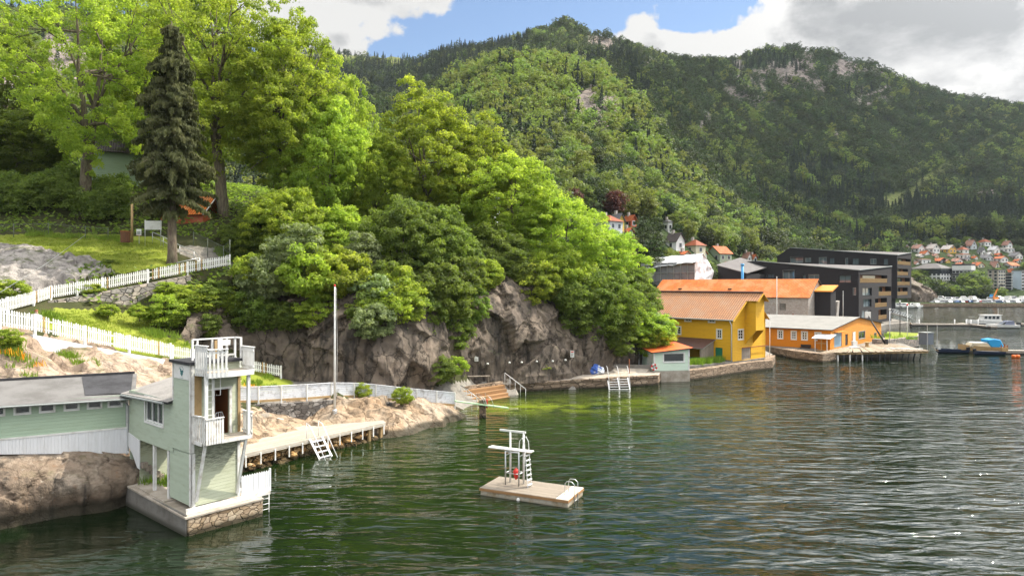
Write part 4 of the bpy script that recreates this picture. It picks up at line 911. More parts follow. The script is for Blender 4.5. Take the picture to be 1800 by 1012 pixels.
def make_hedge():
    rng = np.random.default_rng(3); row = [(-60, 71, 388), (0, 71, 388), (60, 71.5, 388), (120, 72, 390), (180, 72.5, 392), (225, 73.5, 394)]
    C = []; 
    for i in range(1500):
        t = rng.uniform(0, len(row) - 1.001); i0 = int(t); f = t - i0; a, b = row[i0], row[i0 + 1]
        p = P(a[0] + (b[0] - a[0]) * f, 0, 1); d = a[1] + (b[1] - a[1]) * f + rng.uniform(-.6, 2.6); u = a[0] + (b[0] - a[0]) * f; x = (u - 900) / F * d
        C.append((x, d, hzs(x, d) if i < 1 else 0))
    C = np.array(C); C[:, 2] = hz(C[:, 0], C[:, 1]); C[:, 2] += rng.uniform(0.1, 1.0, len(C)) ** 0.7 * (3.4 + .5 * np.sin(C[:, 0]))
    V, Fc, t = clump_leaves(C, rng.uniform(.4, .75, len(C)), 60, .22, rng)
    o = mesh_obj('hedge', np_mesh('hedge', V, Fc, [M['leaf_dark']], False, {'tint': t})); tag(o, 'long dark overgrown hedge behind the upper lawn', 'hedge')
make_hedge()
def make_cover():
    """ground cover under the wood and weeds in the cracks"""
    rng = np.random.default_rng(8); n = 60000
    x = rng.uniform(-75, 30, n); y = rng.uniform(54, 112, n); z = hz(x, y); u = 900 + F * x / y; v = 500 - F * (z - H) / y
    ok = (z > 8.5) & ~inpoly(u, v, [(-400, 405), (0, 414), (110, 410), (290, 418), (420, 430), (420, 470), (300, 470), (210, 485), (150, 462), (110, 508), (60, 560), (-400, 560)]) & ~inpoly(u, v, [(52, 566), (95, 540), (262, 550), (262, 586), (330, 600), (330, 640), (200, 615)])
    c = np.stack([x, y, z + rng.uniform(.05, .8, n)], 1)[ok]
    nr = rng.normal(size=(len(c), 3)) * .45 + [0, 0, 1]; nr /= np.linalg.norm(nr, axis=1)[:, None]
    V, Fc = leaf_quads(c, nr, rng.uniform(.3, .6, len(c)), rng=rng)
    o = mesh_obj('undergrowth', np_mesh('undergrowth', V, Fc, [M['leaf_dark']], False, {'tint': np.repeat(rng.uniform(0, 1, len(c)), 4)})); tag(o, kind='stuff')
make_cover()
def blades(name, spots, mat, hgt=(.25, .6), per=60, rad=.5, seed=1):
    rng = np.random.default_rng(seed); V = []; 
    for (x, y, z, r) in spots:
        n = int(per * max(r, .3) ** 2 / .25); a = rng.uniform(0, 6.28, n); q = np.sqrt(rng.uniform(0, 1, n)) * r
        b = np.stack([x + np.cos(a) * q, y + np.sin(a) * q, np.full(n, z) - .05], 1); h = rng.uniform(*hgt, n); w = rng.uniform(.012, .03, n)
        dr = rng.normal(size=(n, 2)) * .22; th = rng.uniform(0, 6.28, n); wv = np.stack([np.cos(th) * w, np.sin(th) * w, 0 * w], 1)
        tip = b + np.stack([dr[:, 0] * h, dr[:, 1] * h, h], 1); mid = b * .45 + tip * .55 + np.stack([0 * h, 0 * h, .08 * h], 1)
        V.append(np.stack([b - wv, b + wv, mid + wv * .7, tip], 1).reshape(-1, 3)); V.append(np.stack([b - wv, mid + wv * .7, tip, mid - wv * .7], 1).reshape(-1, 3))
    V = np.concatenate(V); Fc = np.arange(len(V)).reshape(-1, 4)
    o = mesh_obj(name, np_mesh(name, V, Fc, [M[mat]], False, {'tint': np.repeat(rng.uniform(0, 1, len(Fc)), 4)})); tag(o, kind='stuff'); return o

# ------------------------------------------------------------------ forest on the mountain (stuff), drawn from a few tree shapes
def far_proto(seed, conifer, mat):
    rng = np.random.default_rng(seed)
    if conifer:
        n = 330; t = rng.uniform(0.03, 1, n) ** 0.75; a = rng.uniform(0, 6.28, n); r = (1 - t) * 3.2 * (0.75 + .3 * np.sin(t * 40)) * rng.uniform(.55, 1.05, n) + .1
        c = np.stack([np.cos(a) * r, np.sin(a) * r, 14 * t + .6 - .18 * r], 1); nr = np.stack([np.cos(a), np.sin(a), np.full(n, .8)], 1) + rng.normal(size=(n, 3)) * .35
        nr /= np.linalg.norm(nr, axis=1)[:, None]; V, Fc = leaf_quads(c, nr, rng.uniform(.9, 1.7, n) * (1.15 - .55 * t), .55, rng, droop=.3); tn = np.repeat(rng.uniform(0, .9, n), 4)
    else:
        c = crown_clumps(rng, 9.2, 3.9, 1.0, 34, rough=.4, fill=.55); V, Fc, tn = clump_leaves(c, rng.uniform(1.0, 1.7, len(c)), 15, .95, rng)
    return np_mesh('tree_shape', V, Fc, [M[mat]], False, {'tint': tn})
def forest(name, pts, scl, protos):
    col = bpy.data.collections.new(name + '_shapes')
    for k, me in enumerate(protos): col.objects.link(bpy.data.objects.new('tree_shape', me))
    me = bpy.data.meshes.new(name); me.vertices.add(len(pts)); me.vertices.foreach_set('co', np.asarray(pts, np.float32).ravel())
    a = me.attributes.new('scl', 'FLOAT', 'POINT'); a.data.foreach_set('value', np.asarray(scl, np.float32))
    o = mesh_obj(name, me); tag(o, kind='stuff')
    g = bpy.data.node_groups.new(name, 'GeometryNodeTree'); g.interface.new_socket('Geometry', in_out='INPUT', socket_type='NodeSocketGeometry'); g.interface.new_socket('Geometry', in_out='OUTPUT', socket_type='NodeSocketGeometry')
    nd = g.nodes; i = nd.new('NodeGroupInput'); ou = nd.new('NodeGroupOutput'); ci = nd.new('GeometryNodeCollectionInfo'); ci.inputs['Collection'].default_value = col; ci.inputs['Separate Children'].default_value = True; ci.inputs['Reset Children'].default_value = True
    ip = nd.new('GeometryNodeInstanceOnPoints'); ip.inputs['Pick Instance'].default_value = True
    na = nd.new('GeometryNodeInputNamedAttribute'); na.data_type = 'FLOAT'; na.inputs['Name'].default_value = 'scl'
    rv = nd.new('FunctionNodeRandomValue'); rv.data_type = 'FLOAT_VECTOR'; rv.inputs['Min'].default_value = (-.06, -.06, 0); rv.inputs['Max'].default_value = (.06, .06, 6.283)
    g.links.new(i.outputs[0], ip.inputs['Points']); g.links.new(ci.outputs[0], ip.inputs['Instance']); g.links.new(rv.outputs['Value'], ip.inputs['Rotation']); g.links.new(na.outputs['Attribute'], ip.inputs['Scale']); g.links.new(ip.outputs[0], ou.inputs[0])
    o.modifiers.new('trees', 'NODES').node_group = g
    return o
HOUSES_PX = []      # footprints (u, d, radius px) kept free of forest, filled below
TOWN = (1380, 1900, 415)
def make_forest():
    rng = np.random.default_rng(21); U = []; D = []
    d = 180.0
    while d < 1330:
        s = 4.9 if d < 420 else 4.9 + (d - 420) * 0.0035; du = s * F / d
        uu = np.arange(-400, 2200, du); uu = uu + rng.uniform(-.48, .48, len(uu)) * du; U.append(uu); D.append(d + rng.uniform(-.5, .5, len(uu)) * s); d += s * 0.92
    U = np.concatenate(U); D = np.concatenate(D); p = mtn_at(U, D); u, v = U, 500 - F * (p[:, 2] - H) / D
    q = np.stack([p[:, 0], p[:, 1], 0 * D], 1); big = fbm(q, 0.008, 3, .5, 31); mid = fbm(q, 0.025, 3, .5, 33); r = rng.uniform(0, 1, len(U))
    c = crag(u, v, p[:, 0], p[:, 1]); keep = (r > c * 1.3) & (p[:, 2] > 5)
    keep &= ~(clearing(u, v) & (rng.uniform(0, 1, len(U)) < .93))
    keep &= ~((u > 440) & (u < 790) & (D > 860) & (rng.uniform(0, 1, len(U)) < .85))
    keep &= ~((u > 1588) & (D < 476)) & ~((u > 985) & (u <= 1500) & (D < 300))
    spur = ((D < 520) & (u < 1130)) | ((D < 400) & (u < 1350))
    pc = np.where(spur, 0.10 + .25 * (mid > .25), np.clip((big + mid * .45 - .08) * 4, .03, .85))
    pc = np.where((u < 930) & (D > 560), 0.85, pc); pc = np.where((u > 1450) & (D > 520) & (D < 760), 0.35 + big * 1.5, pc); pc = np.where((u > 1380) & (u < 1540) & (D > 480) & (D < 720), .8, pc)
    con = rng.uniform(0, 1, len(U)) < pc
    sc = np.where(con, rng.uniform(.5, .95, len(U)), .62 + .75 * rng.uniform(0, 1, len(U)) ** 2) * (1 + np.clip((D - 420) / 2600, 0, .35)); p[:, 2] -= 0.4
    sc *= np.where(v < 118, .8, 1)
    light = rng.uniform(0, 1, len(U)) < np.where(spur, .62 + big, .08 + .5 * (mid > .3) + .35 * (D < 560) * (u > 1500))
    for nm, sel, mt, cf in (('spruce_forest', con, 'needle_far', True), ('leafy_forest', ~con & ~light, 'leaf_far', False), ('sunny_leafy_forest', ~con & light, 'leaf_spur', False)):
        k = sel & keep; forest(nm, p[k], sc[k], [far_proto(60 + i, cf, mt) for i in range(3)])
make_forest()
# ------------------------------------------------------------------ shared building pieces
def uvroof(name, quads, mat, parent, th=0.08, lip=None):
    """roof planes with thickness; UV in metres (u along the eave, v down the slope). quads: [eave0, eave1, ridge1, ridge0]"""
    me = bpy.data.meshes.new(name); V = []; Fc = []; UV = []; MI = []
    for qd in quads:
        e0, e1, r1, r0 = [Vector(p) for p in qd]; n = (e1 - e0).cross(r0 - e0).normalized()
        if n.z < 0: n = -n
        ax = (e1 - e0).normalized(); dn = (r0 - e0) - ax * (r0 - e0).dot(ax); L = dn.length; dn = dn / max(L, 1e-6)
        b = len(V); V += [p for p in (e0, e1, r1, r0)] + [p - n * th for p in (e0, e1, r1, r0)]
        up = (0, 1, 2, 3) if (e1 - e0).cross(r0 - e0).z > 0 else (3, 2, 1, 0)
        fl = [up, tuple(4 + i for i in reversed(up))] + [(i, (i + 1) % 4, (i + 1) % 4 + 4, i + 4) for i in range(4)]
        for k, f in enumerate(fl):
            Fc.append(tuple(b + i for i in f)); MI.append(0 if k == 0 or lip is None else 1)
            for i in f: p = V[b + i] - e0; UV.append((p.dot(ax), L - p.dot(dn)))
    me.from_pydata([tuple(v) for v in V], [], Fc); l = me.uv_layers.new(name='UVMap'); l.data.foreach_set('uv', [c for uv in UV for c in uv])
    me.materials.append(mat)
    if lip is not None: me.materials.append(lip); me.polygons.foreach_set('material_index', MI)
    me.update(); return mesh_obj(name, me, parent)
def window(parent, o, ex, n, x0, x1, z0, z1, mull=1, trans=0, frame='white', pane='glass', cas=0.09, deep=0.09, name='window', sill=True, fw=0.05):
    """casing proud of the wall, sash bars in the reveal, glass behind them (a child)"""
    o = Vector(o); ex = Vector(ex); n = Vector(n); mb = MB(); pt = lambda x, z, d: o + ex * x + Z * z + n * d
    def bx(a, b, c, d, f, bk): 
        p = [pt(a, c, bk), pt(b, c, bk), pt(b, d, bk), pt(a, d, bk)]; mb.prism(p, n * (f - bk))
    bx(x0 - cas, x0, z0 - cas, z1 + cas, .03, -.002); bx(x1, x1 + cas, z0 - cas, z1 + cas, .03, -.002); bx(x0, x1, z1, z1 + cas, .03, -.002); bx(x0, x1, z0 - cas, z0, .05 if sill else .03, -.002)
    ff = -deep + .055
    bx(x0, x0 + fw, z0, z1, ff, -deep); bx(x1 - fw, x1, z0, z1, ff, -deep); bx(x0 + fw, x1 - fw, z0, z0 + fw, ff, -deep); bx(x0 + fw, x1 - fw, z1 - fw, z1, ff, -deep)
    for i in range(1, mull + 1): xm = x0 + (x1 - x0) * i / (mull + 1); bx(xm - fw * .6, xm + fw * .6, z0 + fw, z1 - fw, ff - .004, -deep)
    for j in range(1, trans + 1): zm = z0 + (z1 - z0) * j / (trans + 1); bx(x0 + fw, x1 - fw, zm - fw * .4, zm + fw * .4, ff - .008, -deep)
    w = mb.build(name, M[frame], parent)
    g = MB().poly([pt(x0, z0, -deep - .004), pt(x1, z0, -deep - .004), pt(x1, z1, -deep - .004), pt(x0, z1, -deep - .004)]).build('pane', M[pane], w)
    return w
EX = Vector((1, 0, 0)); EY = Vector((0, 1, 0))

# ------------------------------------------------------------------ diving tower with its wing, standing on the stone plinth
TF = Fr((-14.22, 30.31), 41)
def picket_rail(mb, a, b, zf, zt, pitch=.13, w=.09, below=.12, t=.022):
    """balcony screen between plan points a and b: vertical boards on two rails with a cap"""
    a = Vector((*a, 0)); b = Vector((*b, 0)); d = b - a; L = d.length; d /= L; n = max(2, round(L / pitch))
    for i in range(n):
        c = a + d * (L * (i + .5) / n); mb.bar(c + Z * (zf - below), c + Z * (zt - .03), w, t, up=d.cross(Z)) if False else mb.prism([c - d * w / 2 + Z * (zf - below), c + d * w / 2 + Z * (zf - below), c + d * w / 2 + Z * (zt - .03), c - d * w / 2 + Z * (zt - .03)], d.cross(Z) * t)
    nn = d.cross(Z) * -.03
    mb.bar(a + nn + Z * (zf + .15), b + nn + Z * (zf + .15), .05, .08); mb.bar(a + nn + Z * (zt - .15), b + nn + Z * (zt - .15), .05, .08); mb.bar(a + Z * zt, b + Z * zt, .12, .04)
def make_tower():
    t = empty('diving_tower', (TF.o[0], TF.o[1], 0), TF.rz, 'pale green wooden diving tower with two white balconies on a stone plinth', 'diving tower')
    L = 7.1
    w = MB()
    # left face (x = 0): upper storey with a window opening, lower storey with the open passage
    NL = -EX
    w.wall((0, 0, 0), EY, NL, 0, 2.29, 1.14, 3.5, mi=0); w.wall((-.03, 0, 0), EY, NL, 0, 1.87, 3.5, 7.42, mi=0)
    w.wall((-.03, 0, 0), EY, NL, 1.87, L, 3.26, 5.62, [(2.95, 5.02, 4.33, 5.48)], .12)
    w.prism([(-.03, 0, 3.5), (0, 0, 3.44), (0, L, 3.2), (-.03, L, 3.26)], EX * .02)
    # right face (y = 0) with the doorway; lower storey weathered boards
    NR = -EY
    w.wall((0, 0, 0), EX, NR, 0, 2.2, 1.14, 3.98, mi=1); w.wall((0, 0, 0), EX, NR, 0, 2.2, 3.98, 6.98, [(1.02, 1.72, 4.14, 6.2)], .12, mi=1)
    # back and inner faces
    w.wall((2.2, 0, 0), EY, EX, 0, 1.87, 1.14, 7.42, mi=1); w.wall((2.2, 1.87, 0), EY, EX, 0, L - 1.87, 3.26, 5.62, mi=0); w.wall((0, L, 0), EX, EY, 0, 3.2, 1.0, 5.6, mi=0)
    w.wall((0, 1.87, 0), EX, EY, -.03, 2.2, 5.5, 7.42, mi=0); w.wall((0, 2.29, 0), EX, EY, 0, 2.2, 1.14, 3.4, mi=1)
    w.wall((0, 5.85, 0), EX, -EY, 0, 2.2, 0.9, 3.26, mi=1)           # end wall of the open passage
    w.poly([(0, 2.29, 3.24), (2.2, 2.29, 3.24), (2.2, L, 3.22), (0, L, 3.22)], 1)
    w.wall((0, 0, 0), EX, NR, 0, 2.2, 6.98, 7.42, mi=1)
    w.build('wall', [M['mint'], M['mint_weathered']], t)
    # dark room behind the doorway, with its stair rail
    r = MB(); r.box(0.9, .13, 4.1, 1.9, 1.7, 6.4); 
    for i in range(len(r.f)): r.f[i] = tuple(reversed(r.f[i]))
    r.f.pop(2); r.m.pop(2)
    rm = r.build('doorway', M['timber_in'], t)
    d = MB(); d.tube([(1.1, .3, 4.15), (1.1, .3, 4.9), (1.25, .28, 5.1), (1.5, .26, 5.12), (1.56, .26, 4.95), (1.56, .26, 4.15)], .02)
    for x in (1.22, 1.34, 1.46): d.tube([(x, .29, 4.15), (x, .28, 5.1)], .014)
    d.build('handrail', M['galv'], rm, smooth=True)
    f = MB(); f.box(.90, -.035, 4.14, 1.02, .02, 6.3); f.box(1.72, -.035, 4.14, 1.84, .02, 6.3); f.box(1.02, -.03, 6.2, 1.72, .02, 6.3); f.build('door_frame', M['white_wood'], t)
    c = MB(); c.box(-.06, -.04, 3.52, .1, -.002, 7.40); c.box(-.06, -.04, 3.52, -.032, .13, 7.40); c.box(-.05, -.06, 1.12, .13, -.002, 3.48); c.box(-.05, -.06, 1.12, -.002, .16, 3.46); c.box(2.1, -.04, 1.14, 2.24, .1, 3.9)
    c.box(-.055, 1.79, 5.7, .0, 1.89, 7.40)
    c.build('corner_board', M['white_wood'], t)
    MB().box(.1, -.05, 4.14, .42, -.003, 6.96).build('bare_board', M['bare_wood'], t); MB().box(2.12, -.05, 4.14, 2.24, .03, 6.96).build('bare_board', M['bare_wood'], t)
    window(t, (-.03, 0, 0), EY, NL, 2.95, 5.02, 4.33, 5.48, 2, 0, cas=.1, fw=.06)
    # roofs
    r = MB(); r.box(-.16, -.12, 7.43, 2.3, 2.0, 7.56); r.build('roof', M['felt_dark'], t)
    wr = uvroof('wing_roof', [[(-.28, 1.9, 5.60), (-.28, 7.55, 5.42), (2.6, 7.75, 6.05), (2.6, 1.9, 6.18)]], M['felt_light'], t, .1, M['felt_dark'])
    MB().bar((2.66, 1.9, 6.24), (2.66, 7.6, 6.10), .1, .06).build('ridge_cap', M['white'], wr)
    MB().tube([(-.34, 2.2, 5.52), (-.34, 7.3, 5.36)], .055, 8).build('gutter', M['grey_trim'], wr)
    MB().tube([(-.3, 7.2, 5.36), (-.1, 7.28, 5.15), (-.08, 7.28, 3.0), (-.08, 7.25, 2.3)], .04, 8).build('downpipe', M['grey_trim'], t)
    # sign with a round emblem
    s = MB().box(-.06, .12, 6.74, -.034, 1.70, 7.38).build('sign', M['white'], t)
    e = MB(); e.prism([(-.063, .98, 7.12), (-.063, .78, 7.14), (-.063, .74, 6.98), (-.063, .86, 6.86), (-.063, 1.0, 6.96)], (-.006, 0, 0)); e.prism([(-.064, 1.04, 7.2), (-.064, .94, 7.22), (-.064, .93, 7.06), (-.064, 1.03, 7.05)], (-.006, 0, 0))
    e.prism([(-.064, .84, 7.16), (-.064, .70, 7.12), (-.064, .70, 7.06), (-.064, .84, 7.05)], (-.005, 0, 0))
    e.tube([(-.065, .9 + .26 * math.cos(a), 7.04 + .26 * math.sin(a)) for a in np.linspace(.5, 2.64, 10)], .007, 4)
    e.tube([(-.065, .72, 6.79), (-.065, 1.08, 6.79)], .007, 4)
    e.build('emblem', paint('emblem_green', (0.03, 0.16, 0.17), .5, 0), s)
    # passage posts and the boarded stair cheek
    for y, m_ in ((4.08, 'white'), (2.42, 'white')): MB().box(-.03, y - .075, 1.0, .1, y + .075, 3.24).build('post', M[m_], t)
    MB().box(.12, 2.3, 1.05, .22, 2.38, 3.22).build('post', M['bare_wood'], t); MB().box(2.08, 4.0, 1.0, 2.2, 4.12, 3.24).build('post', M['white'], t)
    MB().prism([(-.06, 5.72, 3.24), (-.06, 7.12, 3.44), (-.06, 7.12, 2.75), (-.06, 6.5, 2.35), (-.06, 6.0, 1.85), (-.06, 5.72, 1.8)], EX * .05).build('stair_cheek', M['white_boards'], t)
    st = MB(); 
    for i in range(6): st.box(.02 + i * .2, 5.5, 1.86 - i * .19, .28 + i * .2, 5.8, 2.12 - i * .19)
    st.build('stair', M['grey_wood'], t)
    # lower balcony
    b = MB(); b.prism([(.02, -.03, 4.02), (2.3, -.03, 4.02), (2.3, -.86, 4.02), (1.02, -.9, 4.02), (.12, -.9, 4.02)], Z * .1); lb = b.build('lower_balcony', M['deck'], t)
    m = MB(); picket_rail(m, (.02, -.05), (.15, -1.0), 4.1, 5.2); m.build('railing', M['white_wood'], lb)
    m = MB(); picket_rail(m, (.15, -1.0), (1.0, -.95), 4.1, 5.1); m.build('railing', M['white_wood'], lb)
    m = MB(); picket_rail(m, (2.34, -.95), (2.34, -.06), 4.1, 5.12); m.build('railing', M['white_wood'], lb)
    m = MB(); m.box(.1, -.92, 3.94, 2.36, -.86, 4.1); m.box(.02, -.86, 3.94, .06, -.05, 4.1); m.build('edge_board', M['white_wood'], lb)
    for x in (.22, 2.1):
        MB().bar((x, -.84, 4.0), (x - .05, -.07, 1.35 if x < 1 else 1.3), .11, .11, up=EX).build('brace', M['white_wood'], t)
    MB().box(2.02, -.5, 3.72, 2.34, -.02, 3.94).build('bracket', M['white_wood'], t)
    # posts carrying the upper platform
    for x in (.24, 2.2): MB().box(x - .065, -.93, 4.12, x + .065, -.80, 6.95).build('post', M['white'], t)
    # upper platform
    b = MB(); b.prism([(.14, -.02, 6.98), (2.3, -.02, 6.98), (2.3, -1.05, 6.98), (1.1, -1.1, 6.98), (.25, -.95, 6.98), (.12, -.2, 6.98)], Z * .12); ub = b.build('upper_platform', M['deck'], t)
    m = MB(); picket_rail(m, (.10, -.1), (.25, -1.0), 7.1, 8.3, below=.14); m.build('railing', M['white'], ub)
    m = MB(); picket_rail(m, (.25, -1.0), (1.12, -1.12), 7.1, 8.14, below=.2, pitch=.17); m.build('railing', M['white'], ub)
    m = MB(); picket_rail(m, (2.36, -1.08), (2.36, .05), 7.1, 8.12); m.build('railing', M['white'], ub)
    m = MB(); m.prism([(1.1, -1.12, 6.88), (2.36, -1.07, 6.88), (2.36, -1.07, 7.12), (1.1, -1.12, 7.12)], (0, .04, 0)); m.prism([(.25, -1.0, 6.88), (1.1, -1.13, 6.88), (1.1, -1.13, 7.1), (.25, -1.0, 7.1)], (0, .04, 0)); m.prism([(2.33, -1.07, 6.88), (2.33, -.03, 6.88), (2.33, -.03, 7.1), (2.33, -1.07, 7.1)], (.04, 0, 0)); m.build('edge_board', M['white'], ub)
    # tall back railing on the roof
    m = MB(); Zt = 8.5
    for x, y in ((.3, .6), (.52, .6), (1.2, .6), (1.9, .6), (2.3, .6), (2.3, 0.02), (1.64, .6)): m.box(x - .04, y - .04, 7.5, x + .04, y + .04, Zt)
    m.bar((.3, .6, Zt), (2.3, .6, Zt), .1, .06); m.bar((2.3, .6, Zt), (2.3, .0, Zt), .1, .06); m.bar((.3, .6, 8.0), (1.2, .6, 8.0), .05, .08); m.bar((.3, .6, 7.7), (2.3, .6, 7.7), .05, .08)
    m.bar((1.64, .56, 8.28), (2.05, .56, 8.28), .04, .26)
    m.build('back_railing', M['white'], ub)
    MB().box(1.28, .5, 7.57, 1.40, .54, 8.42).build('bare_board', M['bare_wood'], ub)
    MB().box(1.42, .5, 7.92, 1.66, .54, 8.46).build('notice', M['white'], ub)
    # ladders between balconies
    m = MB()
    for x in (.36, .66): m.box(x - .025, -.62, 4.12, x + .025, -.57, 7.1)
    for i in range(10): m.box(.38, -.61, 4.35 + i * .28, .64, -.58, 4.38 + i * .28)
    m.build('ladder', M['white'], t)
    m = MB(); m.tube([(.72, -.6, 6.95), (.72, -.6, 6.05), (1.0, -.62, 6.05), (1.0, -.62, 6.95)], .02, 6); m.build('grab_rail', M['white'], t)
    # base board, side fence and sea ladder
    m = MB(); m.box(-.3, -.12, .88, 3.72, -.07, 1.12); m.build('base_board', M['white_wood'], t)
    m = MB(); n = 12
    for i in range(n):
        x = 2.28 + i * .122; m.prism([(x, -.06, 1.1), (x + .112, -.06, 1.1), (x + .112, -.06, 1.98), (x + .056, -.06, 2.05), (x, -.06, 1.98)], (0, .022, 0))
    m.box(2.26, -.035, 1.25, 3.74, 0, 1.35); m.box(2.26, -.035, 1.75, 3.74, 0, 1.85); m.box(3.7, -.07, 1.0, 3.78, .01, 2.1); m.build('side_fence', M['white_boards'], t)
    m = MB()
    for x in (3.3, 3.7): m.tube([(x, -.02, 1.05), (x, .0, -.6)], .025, 6)
    for i in range(5): m.tube([(3.3, -.01, -.1 + i * .26), (3.7, -.01, -.1 + i * .26)], .018, 6)
    m.build('sea_ladder', M['metal_white'], t, smooth=True)
    return t
make_tower()
def make_plinth():
    p = empty('stone_plinth', (TF.o[0], TF.o[1], 0), TF.rz, 'stone and concrete plinth standing in the water under the diving tower', 'plinth')
    b = MB(); b.prism([(-.32, -.36, -.8), (-.32, 6.2, -.8), (3.2, 6.2, -.8), (3.2, -.36, -.8)], Z * 1.55)
    o = b.build('masonry', M['plinth_stone'], p, bevel=.03)
    c = MB(); c.prism([(-.40, -.30, -.8), (-.50, 7.6, -.8), (-.34, 7.6, -.8), (-.33, -.30, -.8)], Z * 1.76); c.build('concrete_side', M['plinth_concrete'], p, bevel=.03)
    t = MB(); t.prism([(-.46, -.40, .755), (-.54, 7.6, .965), (3.2, 7.6, .965), (3.22, -.40, .755)], Z * .11); t.build('capping', M['quay_top'], p, bevel=.02)
    s = MB(); s.prism([(-.32, 2.2, .86), (-.32, 5.6, .95), (2.2, 5.6, .95), (2.2, 2.2, .86)], Z * .16); s.build('landing', M['quay_top'], p, bevel=.02)
make_plinth()
def make_bathhouse():
    bf = Fr((TF.o[0] + TF.ey[0] * 7.24, TF.o[1] + TF.ey[1] * 7.24), 59)
    t = empty('bathhouse', (bf.o[0], bf.o[1], 0), bf.rz, 'long low pale green changing house with a felt roof on the rocks', 'bathhouse')
    n = -EY; WX = [(-.87, -.33), (-1.76, -1.23), (-2.73, -2.2), (-3.73, -3.2), (-4.73, -4.17), (-5.72, -5.18), (-6.7, -6.16), (-7.7, -7.16)]
    holes = [(a, b, 4.83, 5.2) for a, b in WX]
    w = MB(); w.wall((0, 0, 0), EX, n, -13, 0, 3.66, 5.36, holes, .1); w.wall((0, 3.4, 0), EX, EY, -13, 0, 2.6, 5.9); w.wall((-13, 0, 0), EY, -EX, 0, 3.4, 2.6, 5.6)
    w.build('wall', M['mint_long'], t)
    for a, b in WX: window(t, (0, 0, 0), EX, n, a, b, 4.83, 5.2, 0, 0, cas=.07, fw=.03)
    s = MB(); s.prism([(-13, -.05, 3.66), (-13, -.05, 3.3), (-5.3, -.05, 2.98), (0.02, -.05, 2.36), (.02, -.05, 3.66)], EY * .04); s.build('skirt_boards', M['white_boards'], t)
    MB().box(-13, -.075, 3.64, 0.02, -.02, 3.72).build('skirt_rail', M['white'], t)
    MB().box(-.10, -.03, 3.72, 0, .0, 5.3).build('corner_board', M['white'], t)
    r = uvroof('roof', [[(-13, -.38, 5.42), (0.28, -.38, 5.24), (.5, 3.5, 6.02), (-13, 3.5, 6.06)]], M['felt'], t, .09, M['felt_dark'])
    MB().prism([(-1.9, .3, 5.425), (.10, .2, 5.405), (.3, 3.3, 6.02), (-2.1, 3.3, 6.03)], Z * .012).build('felt_patch', M['felt_dark'], r)
    MB().bar((-13, 3.52, 6.12), (.4, 3.52, 6.08), .14, .12).build('ridge_board', M['felt_dark'], r)
    MB().tube([(-13, -.44, 5.36), (.2, -.44, 5.18)], .05, 8).build('gutter', M['grey_trim'], r)
    MB().tube([(-.5, -.42, 5.15), (-.2, -.12, 5.0), (-.02, -.08, 4.8), (-.02, -.1, 2.5)], .04, 8).build('downpipe', M['grey_trim'], t)
make_bathhouse()

# ------------------------------------------------------------------ fences
def picket_fence(name, pts, h, label, pitch=.145, pw=.085, brown=(), post_every=2.4, up=0.12, seed=1):
    """white pickets with pointed tops on two rails; some pickets are bare wood. pts: [(x,y,z)] foot line"""
    rng = random.Random(seed); o = empty(name, pts[0], 0, label, 'fence'); O = Vector(pts[0]); pts = [Vector(p) - O for p in pts]
    pk = MB(); rl = MB(); s = 0; acc = 0; nxt = 0; posts = []
    for a, b in zip(pts, pts[1:]):
        d = b - a; L = math.hypot(d.x, d.y); e = Vector((d.x / L, d.y / L, 0)); sl = d.z / L; n = e.cross(Z); k = int(L / pitch)
        for i in range(k):
            c = a + e * ((i + .5) * L / k) + Z * (sl * (i + .5) * L / k); w = pw * rng.uniform(.88, 1.08); hh = h * rng.uniform(.95, 1.04); ln = e * rng.uniform(-.018, .018)
            if rng.random() < .012: continue
            mi = 1 if rng.random() < .05 else 0
            pk.prism([c - e * w / 2 + Z * up, c + e * w / 2 + Z * up, c + ln + e * w / 2 + Z * (hh - .07), c + ln + Z * hh, c + ln - e * w / 2 + Z * (hh - .07)], n * .022, mi)
        for zz in (.3, h - .28):
            rl.bar(a + Z * zz - n * .035, b + Z * zz - n * .035, .045, .085)
        m = max(1, round(L / post_every))
        for i in range(m + (b is pts[-1])):
            c = a + d * i / m; posts.append((c, e))
    pk.build('pickets', [M['white'], M['bare_wood']], o); rl.build('rails', M['white_wood'], o)
    for c, e in posts:
        n = e.cross(Z); p = MB(); x = c - n * .06
        p.prism([x - e * .06 - n * .06 - Z * .3, x + e * .06 - n * .06 - Z * .3, x + e * .06 + n * .09 - Z * .3, x - e * .06 + n * .09 - Z * .3], Z * (h + .32)); p.build('post', M['white'], o)
    return o
LOW = [P(-330, 590, 36.5), P(-100, 582, 38), P(0, 577, 39.2), P(62, 586, 41.2), P(150, 604, 44.3), P(228, 619, 47.6), P(300, 631, 51)]
picket_fence('picket_fence', [p + Z * .05 for p in LOW], 1.13, 'long white picket fence on a whitewashed wall, running down to the diving tower')
picket_fence('picket_fence', [P(300, 631, 51) + Vector((.1, .12, .05)), P(380, 642, 53.6), P(440, 653, 55.4), P(494, 663.5, 57)], .98, 'short white picket fence ending on the path behind the diving tower', seed=3)
UPF = [P(-8, 553, 47.2), P(14, 548, 48.3), P(60, 536, 51), P(90, 526, 52.7), P(180, 510.5, 55.8), P(260, 495, 58.3), P(330, 481, 60.3), P(404, 468, 61.6)]
picket_fence('picket_fence', UPF, 1.06, 'white picket fence with bare brown slats climbing above the dry stone wall', seed=7)
